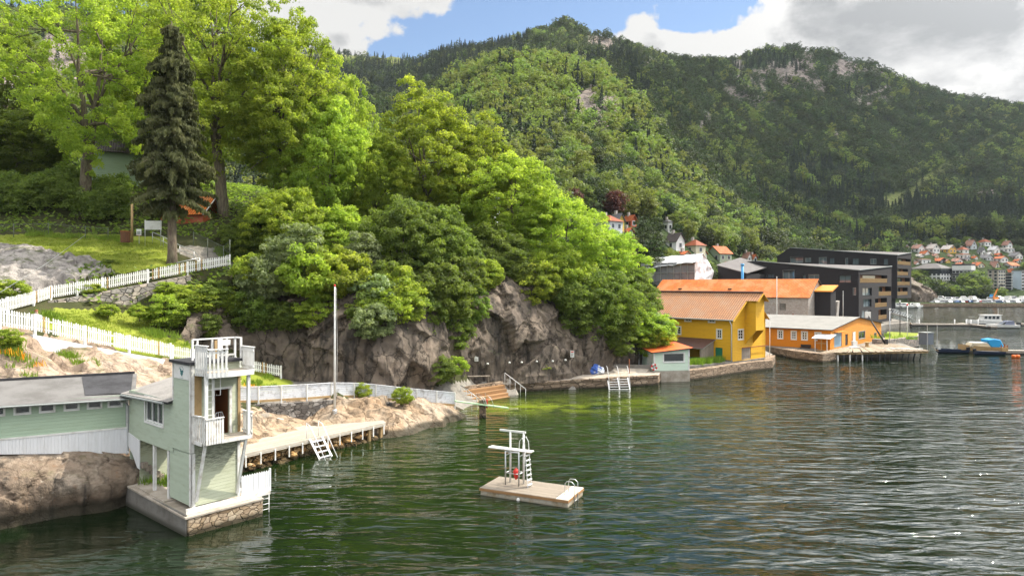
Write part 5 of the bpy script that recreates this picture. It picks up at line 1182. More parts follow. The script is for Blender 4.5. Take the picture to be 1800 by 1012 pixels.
def strip_wall(name, pts, h, th, mat, label, cat='wall', below=.4, slope=0.0):
    """a wall along a line; pts give its top edge"""
    o = MB(); O = Vector(pts[0]); q = [Vector(p) - O for p in pts]; nrm = []
    for i in range(len(q)):
        a = q[max(i - 1, 0)]; b = q[min(i + 1, len(q) - 1)]; e = Vector((b.x - a.x, b.y - a.y, 0)).normalized(); nrm.append(e.cross(Z))
    hs = h if isinstance(h, (list, tuple)) else [h] * len(q)
    f = [(p + n * slope, p - n * th, p - n * th - Z * (k + below), p + n * slope * 2 - Z * (k + below)) for p, n, k in zip(q, nrm, hs)]
    for a, b in zip(f, f[1:]):
        for i in range(4): j = (i + 1) % 4; o.poly([a[i], a[j], b[j], b[i]])
    o.poly(list(reversed(f[0]))); o.poly(f[-1])
    ob = o.build(name, mat, None, loc=O); tag(ob, label, cat); return ob
strip_wall('concrete_wall', [P(58, 588, 41.0), P(70, 590, 41.4), P(150, 606, 44.2), P(228, 621, 47.5), P(300, 633, 50.9)], [.35, .9, 1.15, .95, .4], .25, M['white_wall'], 'whitewashed concrete wall under the lower picket fence', below=.5)
strip_wall('dry_stone_wall', [P(84, 529, 52.3), P(120, 524, 53.4), P(180, 513, 55.4), P(260, 498, 57.9), P(335, 483, 60.0)], [.9, 1.2, 1.7, 2.5, 2.6], .6, M['stone_wall'], 'rough dry stone wall below the upper picket fence', below=.6, slope=.12)
def plank_fence():
    pts = [P(415, 706, 47.8), P(455, 705, 48.6), P(495, 702.5, 49.5), P(540, 700, 50.6), P(583, 696.5, 51.8), P(623, 696.5, 52.9), P(661, 699, 53.6), P(698, 703, 54.2), P(733, 706.5, 54.9), P(768, 709.5, 55.6), P(800, 712, 56.4)]
    o = empty('plank_fence', pts[0], 0, 'low fence of white horizontal planks with peeling paint along the bathing rocks', 'fence'); O = pts[0]; q = [p - O for p in pts]; h = 1.02
    pl = MB()
    for a, b in zip(q, q[1:]):
        e = (b - a).normalized(); n = Vector((e.x, e.y, 0)).normalized().cross(Z)
        for k in range(6): z0 = .10 + k * .152; pl.prism([a + Z * z0, b + Z * z0, b + Z * (z0 + .138), a + Z * (z0 + .138)], n * .025)
        pl.bar(a + Z * (h + .02), b + Z * (h + .02), .14, .04)
    pl.build('planks', paint('peeling_white_planks', (.66, .68, .72), .65, .95, 2.6, (.25, .23, .21)), o)
    for p in q: MB().box(p.x - .05, p.y - .11, p.z - .3, p.x + .05, p.y - .03, p.z + h + .05).build('post', M['white'], o)
    b = MB()
    for a, c in zip(q, q[1:]): b.bar(a + Z * .02, c + Z * .02, .16, .16)
    b.build('sill_beam', M['rust'] if False else M['bare_wood'], o)
plank_fence()
strip_wall('retaining_wall', [P(400, 712, 47.3), P(455, 711, 48.2), P(540, 706.5, 50.0), P(585, 703, 51.2), P(640, 704, 52.4), P(690, 708, 53.2)], [1.7, 1.6, 1.3, .9, .5, .3], .5, M['stone_dark'], 'dark stone wall carrying the plank fence above the bathing deck', below=.6)

# ------------------------------------------------------------------ bathing deck
def make_deck():
    A = G(420, 799, 1.1); B = G(677, 742, 1.1); a = math.degrees(math.atan2(B.x - A.x, B.y - A.y)); f = Fr((A.x, A.y), a); Ln = (B - A).length
    bk = [f.loc(G(590, 738.5, 1.1)), f.loc(G(676, 737.0, 1.1)), f.loc(G(497, 748, 1.1))]
    o = empty('bathing_deck', (A.x, A.y, 0), f.rz, 'weathered timber bathing deck along the sea wall', 'deck')
    d = MB(); d.prism([(-2.2, 0, 1.04), (Ln, 0, 1.04), (bk[1][0], bk[1][1] + .2, 1.04), (bk[0][0] - 1, bk[0][1] + .6, 1.04), (bk[2][0], 4.6, 1.04), (-2.2, 4.8, 1.04)], Z * .06); d.build('boards', M['deck'], o)
    MB().box(-2.2, -.05, .86, Ln + .02, -.002, 1.11).build('fascia', M['deck_edge'], o)
    for i in range(14):
        x = -1.6 + i * (Ln + 1.4) / 13; MB().box(x - .04, -.1, .3, x + .04, -.055, .98).build('strut', M['white_wood'], o)
    b = MB(); b.bar((-2, .3, .95), (Ln - .1, .3, .95), .12, .14); b.bar((-2, 1.5, .95), (Ln - .1, 1.5, .95), .12, .14); b.build('joist', M['bare_wood'], o)
    for x in (Ln - .3, Ln - 1.4): MB().box(x - .1, .05, -.6, x + .1, .25, 1.0).build('pile', M['bare_wood'], o)
    # sea wall of rusty boulders under it
    w = empty('sea_wall', (A.x, A.y, 0), f.rz, 'rust stained rubble sea wall under the bathing deck', 'wall'); rng = random.Random(4)
    m = MB(); m.prism([(-2.4, .42, -.8), (Ln - .8, .42, -.8), (Ln - .8, 1.8, -.8), (-2.4, 1.8, -.8)], Z * 1.65); m.build('backing', M['stone_rust'], w)
    stones = bmesh.new()
    for i in range(95):
        x = rng.uniform(-2.3, Ln - .9); z = rng.choice([-.1, .12, .35, .5]) + rng.uniform(-.06, .06); r = rng.uniform(.16, .36) * (1.15 if z < .3 else .8)
        mm = Matrix.Translation((x, .40 - (z < .2) * .10 + rng.uniform(-.05, .1), z)) @ Matrix.Rotation(rng.uniform(0, 3), 4, Vector((rng.random(), rng.random(), 1)).normalized()) @ Matrix.Diagonal((r * rng.uniform(1, 1.6), r * .8, r * .75, 1))
        g = bmesh.ops.create_icosphere(stones, subdivisions=2, radius=1)
        for vv in g['verts']: 
            c = vv.co; k = 1 + .22 * mnoise.noise(c * 1.7 + Vector((i * 3.1, 0, 0))) ; s_ = max(abs(c.x), abs(c.y), abs(c.z)); vv.co = mm @ (c * k * (1 / s_) ** .45)
    me = bpy.data.meshes.new('boulders'); stones.to_mesh(me); stones.free(); mesh_obj('boulders', me, w, [M['stone_rust']])
    # bench built against the wall
    be = empty('deck_bench', f.w(*f.loc(G(497, 748, 1.1)), 1.1), f.rz, 'grey plank bench box with a back board at the rear of the deck', 'bench')
    MB().box(-4.6, .0, 0.0, .05, .05, .42).build('front', M['deck'], be); MB().box(-4.6, -.03, .42, .07, .62, .48).build('seat', M['deck_edge'], be); MB().box(-4.6, .52, .49, -.7, .58, .98).build('backrest', M['deck'], be)
    return f, Ln
DF, DL = make_deck()
def swim_ladder(name, base, rz, run, drop, width, label, steps=6, rails=(0, 1), mat='metal_white', rise=1.0, posts=True):
    """wide sloping bathing ladder: stringers, treads, handrails standing on posts. +y runs out over the water"""
    o = empty(name, base, rz, label, 'ladder')
    xs = [width * r for r in rails]
    for x in xs:
        s = MB(); s.bar((x, 0, .02), (x, run, -drop), .05, .12, up=EX); s.build('stringer', M[mat], o)
        h = MB(); h.tube([(x, -.35, rise), (x, 0.05, rise * .86), (x, run + .15, -drop + .45)], .03, 6); h.tube([(x, -.3, 0), (x, -.33, rise)], .025, 6) if posts else None
        h.build('handrail', M[mat], o, smooth=True)
    for i in range(steps):
        t = (i + .6) / steps; MB().box(0, run * t - .09, -drop * t - .02, width, run * t + .09, -drop * t + .02).build('tread', M[mat], o)
    return o
lx = DF.loc(G(543, 772, 1.1))
swim_ladder('bathing_ladder', DF.w(lx[0] + .05, -.05, 1.1), DF.rz + math.pi, 1.55, 1.75, -.95, 'white bathing ladder leaning from the timber deck into the water', 6, (0, 1))
# ------------------------------------------------------------------ flagpole by the deck
def flagpole(base, h, r, label, name='flagpole', line=True, ball='white'):
    o = empty(name, base, 0, label, 'flagpole'); MB().tube([(0, 0, -.2), (0, 0, h * .5), (0, 0, h)], [r, r * .85, r * .5], 10).build('pole', M['white'], o, smooth=True)
    MB().rev([(0, h + .14), (r * .8, h + .1), (r, h + .05), (r * .7, h), (0, h - .01)], 10).build('finial', M[ball], o, smooth=True)
    MB().rev([(r * 2.2, -.25), (r * 2.2, .1), (r * 1.4, .16), (r, .18)], 12).build('foot', M['galv'], o)
    if line: MB().tube([(r + .05, 0, 1.1), (r + .09, .02, h * .5), (r + .03, 0, h - .1)], .012, 4).build('halyard', M['white'], o)
    return o
fp = P(588.5, 723, 49.6); flagpole(fp, H + 3 - fp.z - (503 - 500) / F * 49.6 - 3, .085, 'tall white flagpole on the rock behind the bathing deck', ball='red')

# ------------------------------------------------------------------ bathing raft with its springboard
def make_raft():
    Zt = .4; c = [G(844.5, 856, Zt), G(997.6, 878, Zt), G(1035, 858, Zt), G(887, 838, Zt)]; f = Fr((c[0].x, c[0].y), math.degrees(math.atan2(c[1].x - c[0].x, c[1].y - c[0].y))); W_ = 2.25; L_ = 4.86
    o = empty('bathing_raft', (c[0].x, c[0].y, 0), f.rz, 'floating timber bathing raft anchored in the cove', 'raft')
    b = MB(); b.box(0, 0, -.35, L_, W_, .33); b.build('float', M['raft_side'], o, bevel=.03)
    MB().box(-.03, -.03, .34, L_ - .62, W_ + .03, .40).build('deck', M['raft_deck'], o, bevel=.01)
    MB().box(L_ - .61, -.03, .34, L_ + .03, W_ + .03, .405).build('pale_plank', M['raft_pale'], o, bevel=.01)
    e = MB(); e.box(-.05, -.05, .24, L_ + .05, -.032, .37); e.box(L_ + .032, -.05, .24, L_ + .05, W_ + .05, .37); e.build('rubbing_strip', M['orange_wood'], o)
    l = MB()
    for y in (.75, 1.25): l.tube([(L_ - .42, y, .40), (L_ - .42, y, .95), (L_ - .32, y, 1.08), (L_ - .06, y, 1.08), (L_ + .08, y, .95), (L_ + .08, y, -.7)], .022, 8)
    for z in (.12, -.15): l.tube([(L_ + .08, .75, z), (L_ + .08, 1.25, z)], .02, 6)
    l.build('boarding_ladder', M['galv'], o, smooth=True)
    # the springboard stand: a thing on the raft
    q = lambda u, v: f.loc(G(u, v, Zt))
    p1 = q(888.5, 851); p2 = q(897, 847); p3 = q(912, 854); p4 = q(920.5, 850)
    s = empty('springboard', f.w(*p1, .40), f.rz, 'white springboard stand with a steel ladder on the raft', 'diving board')
    rel = lambda p, z=0: (p[0] - p1[0], p[1] - p1[1], z)
    a, b2, c3, d4 = rel(p1), rel(p2), rel(p3), rel(p4)
    V3 = lambda p, z: Vector((p[0], p[1], z))
    hb = 1.78
    ax = Vector((c3[0], c3[1], 0)); ax.normalize(); sy = Vector((b2[0], b2[1], 0))
    for p in (a, c3): MB().tube([V3(p, 0), V3(p, hb)], .04, 8).build('leg', M['galv'], s, smooth=True)
    for p, top in ((b2, 2.75), (d4, 2.75)): MB().tube([V3(p, 0), V3(p, top)], .055, 8).build('post', M['white'], s, smooth=True)
    k = MB()
    for z in (.62, 1.55): 
        for p, r in ((a, b2), (c3, d4)): k.tube([V3(p, z), V3(r, z + .02)], .03, 6)
    k.tube([V3(b2, .62), V3(d4, .62)], .025, 6); k.tube([V3(a, .62), V3(c3, .62)], .025, 6); k.tube([V3(a, hb - .03), V3(c3, hb - .03)], .035, 6); k.build('brace', M['galv'], s, smooth=True)
    m = V3(a, 0).lerp(V3(b2, 0), .5); e0 = m - ax * 1.05; e1 = V3(c3, 0).lerp(V3(d4, 0), .5) + ax * .62
    side = sy.normalized() * .21
    bd = MB(); bd.prism([e0 - side + Z * (hb + .06), e1 - side + Z * (hb + .01), e1 + side + Z * (hb + .01), e0 + side + Z * (hb + .06)], Z * .055); bd.build('board', M['white_wood'], s)
    u_ = MB(); u_.bar(e0 + ax * .05 + Z * (hb + .02), e1 - ax * .05 + Z * (hb - .02), .16, .05); u_.build('board_beam', M['bare_wood'], s)
    MB().bar(V3(b2, 2.76) - ax * .62, V3(d4, 2.74) + ax * .12, .06, .1).build('handrail', M['white'], s)
    ld = MB(); lb = V3(d4, 0) + ax * .55 - sy * .75; n_ = sy.normalized()
    lt = V3(c3, hb) + ax * .42 + sy * .2
    for w_ in (-.2, .2):
        p = lb + n_ * w_ + ax * .0; t_ = lt + n_ * w_
        ld.tube([p, t_, t_ + Z * .55 - ax * .04, t_ + Z * .8 - ax * .18, t_ + Z * .62 - ax * .32, t_ - ax * .36 + Z * .05], .022, 8)
    for i in range(7): t = (i + .5) / 7; c0 = lb.lerp(lt, t); ld.bar(c0 - n_ * .2, c0 + n_ * .2, .13, .035, up=Z)
    ld.build('ladder', M['metal_white'], s, smooth=False)
    # red float lying in the stand
    by = f.w(p3[0] - .22, p3[1] + .12, .98); r = MB().rev([(.0, -.30), (.05, -.28), (.10, -.14), (.15, .02), (.16, .14), (.11, .24), (.04, .28), (.03, .34), (0, .35)], 16).build('rescue_float', M['red'], None, smooth=True, loc=by); tag(r, 'red float hanging from the springboard legs', 'float')
    bu = MB().rev([(0, -.12), (.07, -.08), (.1, 0), (.07, .08), (0, .12)], 12).build('mooring_buoy', M['white'], None, smooth=True, loc=G(911, 878, .05)); tag(bu, 'small pale mooring buoy beside the raft', 'buoy')
make_raft()
# ------------------------------------------------------------------ waterfront land
def land():
    m = MB(); top = [(20.5, 81.8), (28.2, 87.2), (34.9, 92.4), (37, 97), (39, 110), (46.6, 101.9), (62, 104), (66, 116), (70, 138), (92, 168), (104, 178), (112, 205), (128, 236), (140, 300), (60, 330), (10, 140), (12, 100), (17, 88)]
    m.prism([(x, y, -2) for x, y in top], Z * 3.15); tag(m.build('ground', M['path']), kind='structure')
land()
def quay():
    pts = [G(893, 689.5), G(1005, 684), G(1067, 682.3), G(1157, 676.5)]; bk = [P(1163, 655, 79), P(1110, 655, 80.5), P(1000, 655, 75), P(900, 664, 71.5), P(860, 672, 69)]
    zt = [.75, .95, 1.05, 1.05]
    o = empty('stone_quay', (pts[0].x, pts[0].y, 0), 0, 'old block stone quay with a flagged top below the cliff', 'quay'); O = Vector((pts[0].x, pts[0].y, 0))
    w = MB()
    for (a, za), (b, zb) in zip(zip(pts, zt), list(zip(pts, zt))[1:]):
        w.poly([a - O - Z * .8, b - O - Z * .8, b - O + Z * zb + Vector((0, .12, 0)), a - O + Z * za + Vector((0, .12, 0))])
    e = pts[-1] - O; w.poly([e - Z * .8, e + Vector((1.2, 3.4, -.8)), e + Vector((1.2, 3.4, 1.05)), e + Z * 1.05 + Vector((0, .12, 0))])
    a = pts[0] - O; w.poly([a - Z * .8, a + Z * .75 + Vector((0, .12, 0)), a + Vector((-3.5, -.6, .75)), a + Vector((-3.5, -.6, -.8))])
    w.build('blocks', M['stone_block'], o)
    t = MB(); top = [p - O + Z * z for p, z in zip(pts, zt)] + [Vector((e.x + 1.2, e.y + 3.6, 1.06))] + [Vector((p.x - O.x, p.y - O.y, 1.3)) for p in bk]
    t.poly(top); t.build('paving', M['quay_top'], o)
    k = MB(); rng = random.Random(2)
    for (a, za), (b, zb) in zip(zip(pts, zt), list(zip(pts, zt))[1:]):
        L = (b - a).length; n = int(L / 1.3); d = (b - a) / L
        for i in range(n):
            c = a - O + d * (L * i / n); q = a - O + d * (L * (i + .96) / n); z = za + (zb - za) * i / n + rng.uniform(-.02, .03); k.bar(c + Vector((0, .24, z - .08)), q + Vector((0, .24, z - .08)), .5 + rng.uniform(-.05, .05), .26)
    k.build('coping', M['stone_block'], o, bevel=.03)
quay()
def steps_orange():
    A = P(800, 695, 62.2); B = P(900, 680, 67.6); d = (B - A); d.z = 0; L = d.length; rz = math.atan2(d.y, d.x)
    o = empty('bathing_steps', (A.x, A.y, 0), rz, 'rust orange timber bathing steps at the head of the cove', 'steps')
    for i, (z, y) in enumerate(((1.0, .9), (.68, .45), (.36, 0.0), (.08, -.45))): MB().box(.1 * i, y, z - .32, L - .25 * i, y + .5, z).build('step', M['orange_wood'], o, bevel=.02)
    MB().box(-.1, 1.3, 0, L, 1.7, 1.28).build('back_beam', M['stone_block'], o)
    for x, rn in ((L - .1, 1.9), (1.5, 1.5)):
        h = MB(); h.tube([(x, .9, 2.2 if x > 3 else 1.6), (x + .9, -1.1, .7 if x > 3 else .2)], .035, 6)
        for t in (0, .25, .5, .75, 1): p = Vector((x + .9 * t, .9 - 2 * t, (2.2 if x > 3 else 1.6) - 1.45 * t)); h.tube([p, p - Z * 1.35], .022, 5)
        h.build('handrail', M['metal_white'] if x > 3 else M['galv'], o, smooth=True)
steps_orange()
def gangplank():
    a = P(800, 704.5, 55.5); b = P(893, 716.5, 57.0); o = empty('diving_plank', a, 0, 'long pale green springboard plank reaching over the water from the rocks', 'plank')
    d = b - a; MB().bar(Vector((0, 0, 0)), d, .5, .09).build('plank', paint('pale_green_paint', (.42, .58, .36), .5, .3, 3), o)
    p = G(848, 733) - a; MB().box(p.x - .25, p.y - .3, -1.6, p.x + .3, p.y + .3, -.06).build('pillar', M['stone_block'], o)
    MB().box(p.x + .32, p.y - .3, -.7, p.x + .45, p.y - .1, -.05).build('bracket', M['red'], o)
    h = MB(); 
    for i, x in enumerate((838, 842, 853)): q = P(x, 711, 56.2) - a; h.tube([q, q + Z * .95, q + Z * .95 + Vector((.5, .1, -.5)), q + Vector((.75, .15, -.3))], .025, 6)
    h.build('handrail', M['galv'], o, smooth=True)
gangplank()
qf = Fr((G(1067, 664.3, 1.05).x, G(1067, 664.3, 1.05).y), 86)
swim_ladder('quay_ladder', qf.w(2.25, 0.1, 1.05), qf.rz + math.pi, 1.1, 1.15, 2.2, 'wide white bathing ladder with three rails on the stone quay', 5, (0, .5, 1), rise=1.25, posts=False)
# cliff-side signs, lamps, slab and heap on the quay
def cliff_sign(u, v, d, w, h, label, red=False):
    p = P(u, v, d); s = empty('sign', p, R(8), label, 'sign'); MB().box(-w / 2, 0, -h / 2, w / 2, .04, h / 2).build('board', M['white'], s)
    k = MB(); 
    for i in range(4): k.box(-w * .36, -.006, h * (.1 - .13 * i), w * .36 * (1 if i % 2 else .7), -.001, h * (.14 - .13 * i))
    k.build('text_lines', M['black'], s)
    if red: MB().box(-w * .36, -.008, h * .26, w * .36, -.001, h * .42).build('header', M['red'], s)
    MB().box(-.03, .04, -h / 2, .03, .9, h / 2).build('bracket', M['galv'], s)
cliff_sign(837.5, 631, 66.2, .36, .42, 'small white notice fixed to the cliff above the bathing steps')
cliff_sign(1006, 622, 72.0, .40, .68, 'taller white notice with a red header on the cliff above the quay', True)
for i, (u, v) in enumerate(((857, 639), (895.5, 637), (917, 636.5), (943.5, 635), (971.5, 634.5), (994, 632.5))):
    d = 66.8 + i * .95; o = empty('wall_lamp', P(u, v, d), 0, 'small white lamp fixed in the row along the foot of the cliff', 'lamp', 'white lamps along the cliff foot')
    MB().rev([(0, -.1), (.09, -.08), (.12, 0), (.09, .07), (0, .09)], 10).build('globe', M['white'], o, smooth=True); MB().box(-.03, .05, -.03, .03, .8, .03).build('bracket', M['galv'], o)
def heap():
    p = P(1043, 655, 75.2); rng = random.Random(6); o = empty('tarpaulin_heap', p, 0, 'crumpled blue and white tarpaulins heaped on the quay', 'tarpaulin')
    for nm, mt, cx, rx, rz_ in (('blue_sheet', (.05, .12, .42), .1, .85, .62), ('pale_sheet', (.62, .66, .72), .45, .7, .5), ('orange_sack', (.6, .25, .06), -.75, .4, .35)):
        b = bmesh.new(); g = bmesh.ops.create_icosphere(b, subdivisions=4, radius=1)
        for v in g['verts']:
            c = v.co.copy(); k = 1 + .35 * mnoise.noise(c * 2.1 + Vector((cx * 9, 0, 0))) + .18 * (abs(mnoise.noise(c * 5)) - .2); v.co = Vector((c.x * rx * k + cx, c.y * .7 * k, max(-.1, c.z * rz_ * k + .25)))
        me = bpy.data.meshes.new(nm); b.to_mesh(me); b.free(); mesh_obj(nm, me, o, [paint(nm, mt, .45, .5, 3, dim(mt, .5))])
heap()
def slab():
    a = P(1060, 640, 77.5); o = empty('windbreak', (a.x, a.y, 0), R(-4), 'low grey concrete windbreak with a sloping apron on the quay', 'wall')
    MB().prism([(-.6, 0, 1.0), (5.4, 0, 1.0), (5.4, 0, 1.9), (.4, 0, 2.0), (-.6, 0, 1.75)], EY * .2).build('panel', M['plinth_concrete'], o); MB().prism([(-.9, -1.0, 1.15), (4.6, -1.0, 1.15), (5.2, 0, 1.5), (-.6, 0, 1.6)], EY * .01 - Z * .4).build('apron', M['quay_top'], o)
slab()
MBp = MB().tube([(0, 0, 0), (0, 0, 1.9)], .04, 8).build('post', M['rust'], None, smooth=True, loc=P(1106, 661, 75.5)); tag(MBp, 'thin rusty post at the end of the stone quay', 'post')
sb = empty('bench', P(842, 668, 67.4), R(8), 'low grey plank bench at the foot of the cliff', 'bench'); MB().box(-1.1, -.2, .36, 1.1, .2, .44).build('seat', M['grey_wood'], sb); [MB().box(x, -.16, -.2, x + .12, .16, .36).build('leg', M['grey_wood'], sb) for x in (-1, .88)]

# ------------------------------------------------------------------ mint hut
def hut():
    f = Fr((16.0, 77.0), 80); o = empty('hut', (f.o[0], f.o[1], 0), f.rz, 'small mint green quay hut with an orange lean-to roof', 'hut'); Wd = 4.25; Dp = 4.4
    x0, z1 = f.X(1167, 621.5); x1, z0 = f.X(1202, 635)
    zf = lambda x: 3.28 + .1 * x
    w = MB(); w.wall((0, 0, 0), EX, -EY, 0, Wd, 1.25, 3.28, [(x0, x1, z0, z1)], .1); w.poly([(0, 0, 3.28), (Wd, 0, 3.28), (Wd, 0, zf(Wd))])
    dy0, _ = f.Y(1147, 630); dy1, _ = f.Y(1130.5, 630)
    w.wall((0, 0, 0), EY, -EX, 0, Dp, 1.1, 3.28, [(.5, 2.1, 1.15, 3.05)], .06); w.wall((Wd, 0, 0), EY, EX, 0, Dp, 1.2, zf(Wd) + .02); w.wall((0, Dp, 0), EX, EY, 0, Wd, 1.2, 3.3)
    w.build('wall', M['mint_hut'], o)
    window(o, (0, 0, 0), EX, -EY, x0, x1, z0, z1, 0, 0, cas=.13, fw=.04)
    d = MB(); d.box(.03, .5, 1.15, .055, 2.1, 3.05); d.build('door', M['white'], o); MB().box(-.01, .7, 2.05, .03, .74, 2.15).build('handle', M['black'], o)
    c = MB(); c.box(-.03, -.03, 1.2, .12, -.002, 3.3); c.box(-.03, -.002, 1.2, -.002, .12, 3.3); c.box(Wd - .12, -.03, 1.2, Wd + .03, -.002, 3.66); c.build('corner_board', M['white'], o)
    uvroof('roof', [[(-.35, -.35, 3.38), (Wd + .35, -.35, 3.84), (Wd + .3, Dp + .3, 4.12), (-.35, Dp + .3, 3.68)]], M['roof_orange'], o, .1, M['felt_dark'])
    MB().box(-.1, -.05, -.3, Wd + .05, Dp, 1.23).build('foundation', M['quay_top'], o)
    MB().rev([(0, -.04), (.08, -.03), (.1, .05), (.05, .1), (0, .1)], 10, (2.2, -.06, 3.2)).build('lamp', M['white'], o, smooth=True)
    lb = empty('lifebuoy', f.w(-.02, -.14, 1.72), f.rz, 'red and white lifebuoy hanging on the corner of the mint hut', 'lifebuoy')
    for k in range(8):
        a0 = math.pi / 4 * k; MB().tube([(.3 * math.cos(a0 + t), 0, .3 * math.sin(a0 + t)) for t in np.linspace(0, math.pi / 4, 6)], .09, 8).build('segment', M['red' if k % 2 else 'white'], lb, smooth=True)
    g = empty('gate', f.w(-.55, 3.2, 1.1), f.rz + R(78), 'white board gate beside the mint hut', 'gate'); MB().box(0, -.03, 0, 1.2, .03, 2.1).build('panel', M['white_boards'], g)
    for z in (.3, 1.7): MB().box(0, -.06, z, 1.2, -.032, z + .12).build('rail', M['white'], g)
hut()
strip_wall('seawall', [G(1209, 651.5, 1.15) , G(1250, 646.5, 1.15), G(1287, 641, 1.15), G(1330, 635.5, 1.15), G(1357, 633, 1.15), G(1362, 624, 1.2)], 1.2, 1.0, M['stone_block'], 'rough stone seawall in front of the ochre boathouse', 'wall', below=.8, slope=.05)
rng_ = random.Random(3); blades('tall_grass', [(21.5 + t * 6 + rng_.uniform(-.3, .3), 83.2 + t * 4.6 + rng_.uniform(-.5, 1.0), 1.15, rng_.uniform(.3, .6)) for t in np.linspace(0, .95, 26)], 'grass_weed', (.35, .95), 90, seed=4)

# ------------------------------------------------------------------ ochre boathouse
def boathouse():
    f = Fr((28.15, 87.25), 49); o = empty('boathouse', (f.o[0], f.o[1], 0), f.rz, 'tall ochre wooden boathouse with faded pantiles and a hoist bay', 'boathouse')
    Wd = 8.2; Ln = 26; ez = 6.55; rzz = 9.75; cx = Wd / 2; sl = (rzz - ez) / (cx + .0)
    Yp = lambda a, b: f.Y(1090 + a / 4.82, 470 + b / 4.82); Xp = lambda a, b: f.X(1090 + a / 4.82, 470 + b / 4.82)
    def hol(fn, a, b, c, d): x0, z1 = fn(a, b); x1, z0 = fn(c, d); return (min(x0, x1), max(x0, x1), min(z0, z1), max(z0, z1))
    hs = [hol(Yp, 552, 428, 598, 452), hol(Yp, 752, 437, 800, 462), hol(Yp, 460, 502, 512, 562), hol(Yp, 822, 527, 857, 598)]
    dr = hol(Yp, 806, 676, 868, 795); dr = (dr[0], dr[1], 1.3, dr[3])
    gw = hol(Xp, 1002, 530, 1043, 604); gd = hol(Xp, 1030, 684, 1108, 806); gd = (gd[0], gd[1], 1.2, gd[3])
    w = MB(); w.wall((0, 0, 0), EY, -EX, 0, Ln, 1.0, ez, hs + [dr], .12)
    w.wall((0, 0, 0), EX, -EY, 0, Wd, 1.0, ez, [gw, gd], .12); w.poly([(0, 0, ez), (Wd, 0, ez), (cx, 0, rzz)]); w.wall((Wd, 0, 0), EY, EX, 0, Ln, 1.0, ez); w.wall((0, Ln, 0), EX, EY, 0, Wd, 1.0, ez); w.poly([(0, Ln, ez), (cx, Ln, rzz), (Wd, Ln, ez)])
    # hoist bay
    h0, h1, yo = cx - 1.05, cx + 1.05, -1.55; hb = 5.05; ze = ez + (h0) * sl
    w.wall((0, yo, 0), EX, -EY, h0, h1, hb, ze); w.poly([(h0, yo, ze), (h1, yo, ze), (cx, yo, rzz)])
    for x, n in ((h0, -EX), (h1, EX)): w.poly([(x, 0, 3.2), (x, yo, hb), (x, yo, ze), (x, 0, ze)] if x == h0 else [(x, 0, ze), (x, yo, ze), (x, yo, hb), (x, 0, 3.2)])
    w.poly([(h0, yo, hb), (h0 , 0, 3.2), (h0 + .25, 0, 3.2), (h0 + .25, yo, hb)]); w.poly([(h0, 0, 5.0), (h0, yo, hb), (h1, yo, hb), (h1, 0, 5.0)])
    w.build('wall', M['yellow'], o)
    for i, q in enumerate(hs): window(o, (0, 0, 0), EY, -EX, *q, 1, 0 if i < 2 else 2, cas=.14, fw=.05)
    window(o, (0, 0, 0), EX, -EY, *gw, 1, 2, cas=.14, fw=.06)
    D = MB(); D.poly([(.06, dr[0], dr[2]), (.06, dr[0], dr[3]), (.06, dr[1], dr[3]), (.06, dr[1], dr[2])]); D.build('door', M['green_door'], o)
    D = MB(); D.poly([(gd[0], .06, gd[2]), (gd[1], .06, gd[2]), (gd[1], .06, gd[3]), (gd[0], .06, gd[3])]); dd = D.build('door', M['grey_wood'], o); dd['label'] = 'grey weathered double loading doors'
    t = .38; ov = .35
    A = lambda x, y: (x, y, ez + sl * (x if x < cx else Wd - x) + .14)
    uvroof('roof', [[A(-t, -ov), A(-t, Ln), A(cx, Ln), A(cx, -ov)], [A(Wd + t, -ov), A(Wd + t, Ln), A(cx, Ln), A(cx, -ov)],
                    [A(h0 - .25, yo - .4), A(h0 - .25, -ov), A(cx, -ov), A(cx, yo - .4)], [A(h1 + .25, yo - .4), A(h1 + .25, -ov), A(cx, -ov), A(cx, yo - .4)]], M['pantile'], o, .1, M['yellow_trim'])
    B = MB()
    def barge(x0, x1, y): B.bar((x0, y, A(x0, 0)[2] - .12), (x1, y, A(x1, 0)[2] - .12), .05, .24, up=EY)
    barge(-t, h0, -ov - .03); barge(Wd + t, h1, -ov - .03); barge(h0 - .25, cx, yo - .43); barge(h1 + .25, cx, yo - .43); B.build('bargeboard', M['yellow_trim'], o)
    MB().tube([(cx, -ov - 1.6, rzz + .22), (cx, Ln, rzz + .22)], .14, 8).build('ridge_tiles', M['corrug'], o)
    MB().tube([(-t - .05, -ov, ez - .12), (-t - .05, Ln, ez - .12)], .08, 8).build('gutter', M['grey_trim'], o)
    MB().tube([(-t - .05, .1, ez - .2), (-.1, .05, ez - .75), (-.1, .05, 1.2)], .06, 8).build('downpipe', M['metal_white'], o, smooth=True)
    c = MB(); c.box(-.03, -.03, 1.0, .12, -.002, ez); c.box(-.03, -.002, 1.0, -.002, .12, ez); c.box(Wd - .1, -.03, 1.0, Wd + .03, .1, ez); c.build('corner_board', M['yellow_trim'], o)
    c = MB(); c.box(-.06, -.04, .6, .0, Ln, 1.32); c.box(-.06, -.06, .6, Wd, -.01, 1.15); c.build('foundation', M['plinth_concrete'], o)
    MB().bar((gd[0] - .3, -.25, gd[3] + .08), (Wd + .3, -.25, gd[3] + .05), .06, .1).build('loading_beam', M['rust'], o)
    # lean-to shed on the long wall
    s = empty('lean_to_shed', (f.o[0], f.o[1], 0), f.rz, 'open grey board lean-to with a brown corrugated roof against the boathouse', 'shed')
    a0, za = Yp(805, 607); b0, zb = Yp(520, 590); dep = 3.0
    uvroof('roof', [[(-dep, a0 - .1, za - 1.05), (-dep, b0 + .3, za - 1.05), (-.02, b0 + .3, za), (-.02, a0 - .1, za)]], M['corrug'], s, .08, M['grey_trim'])
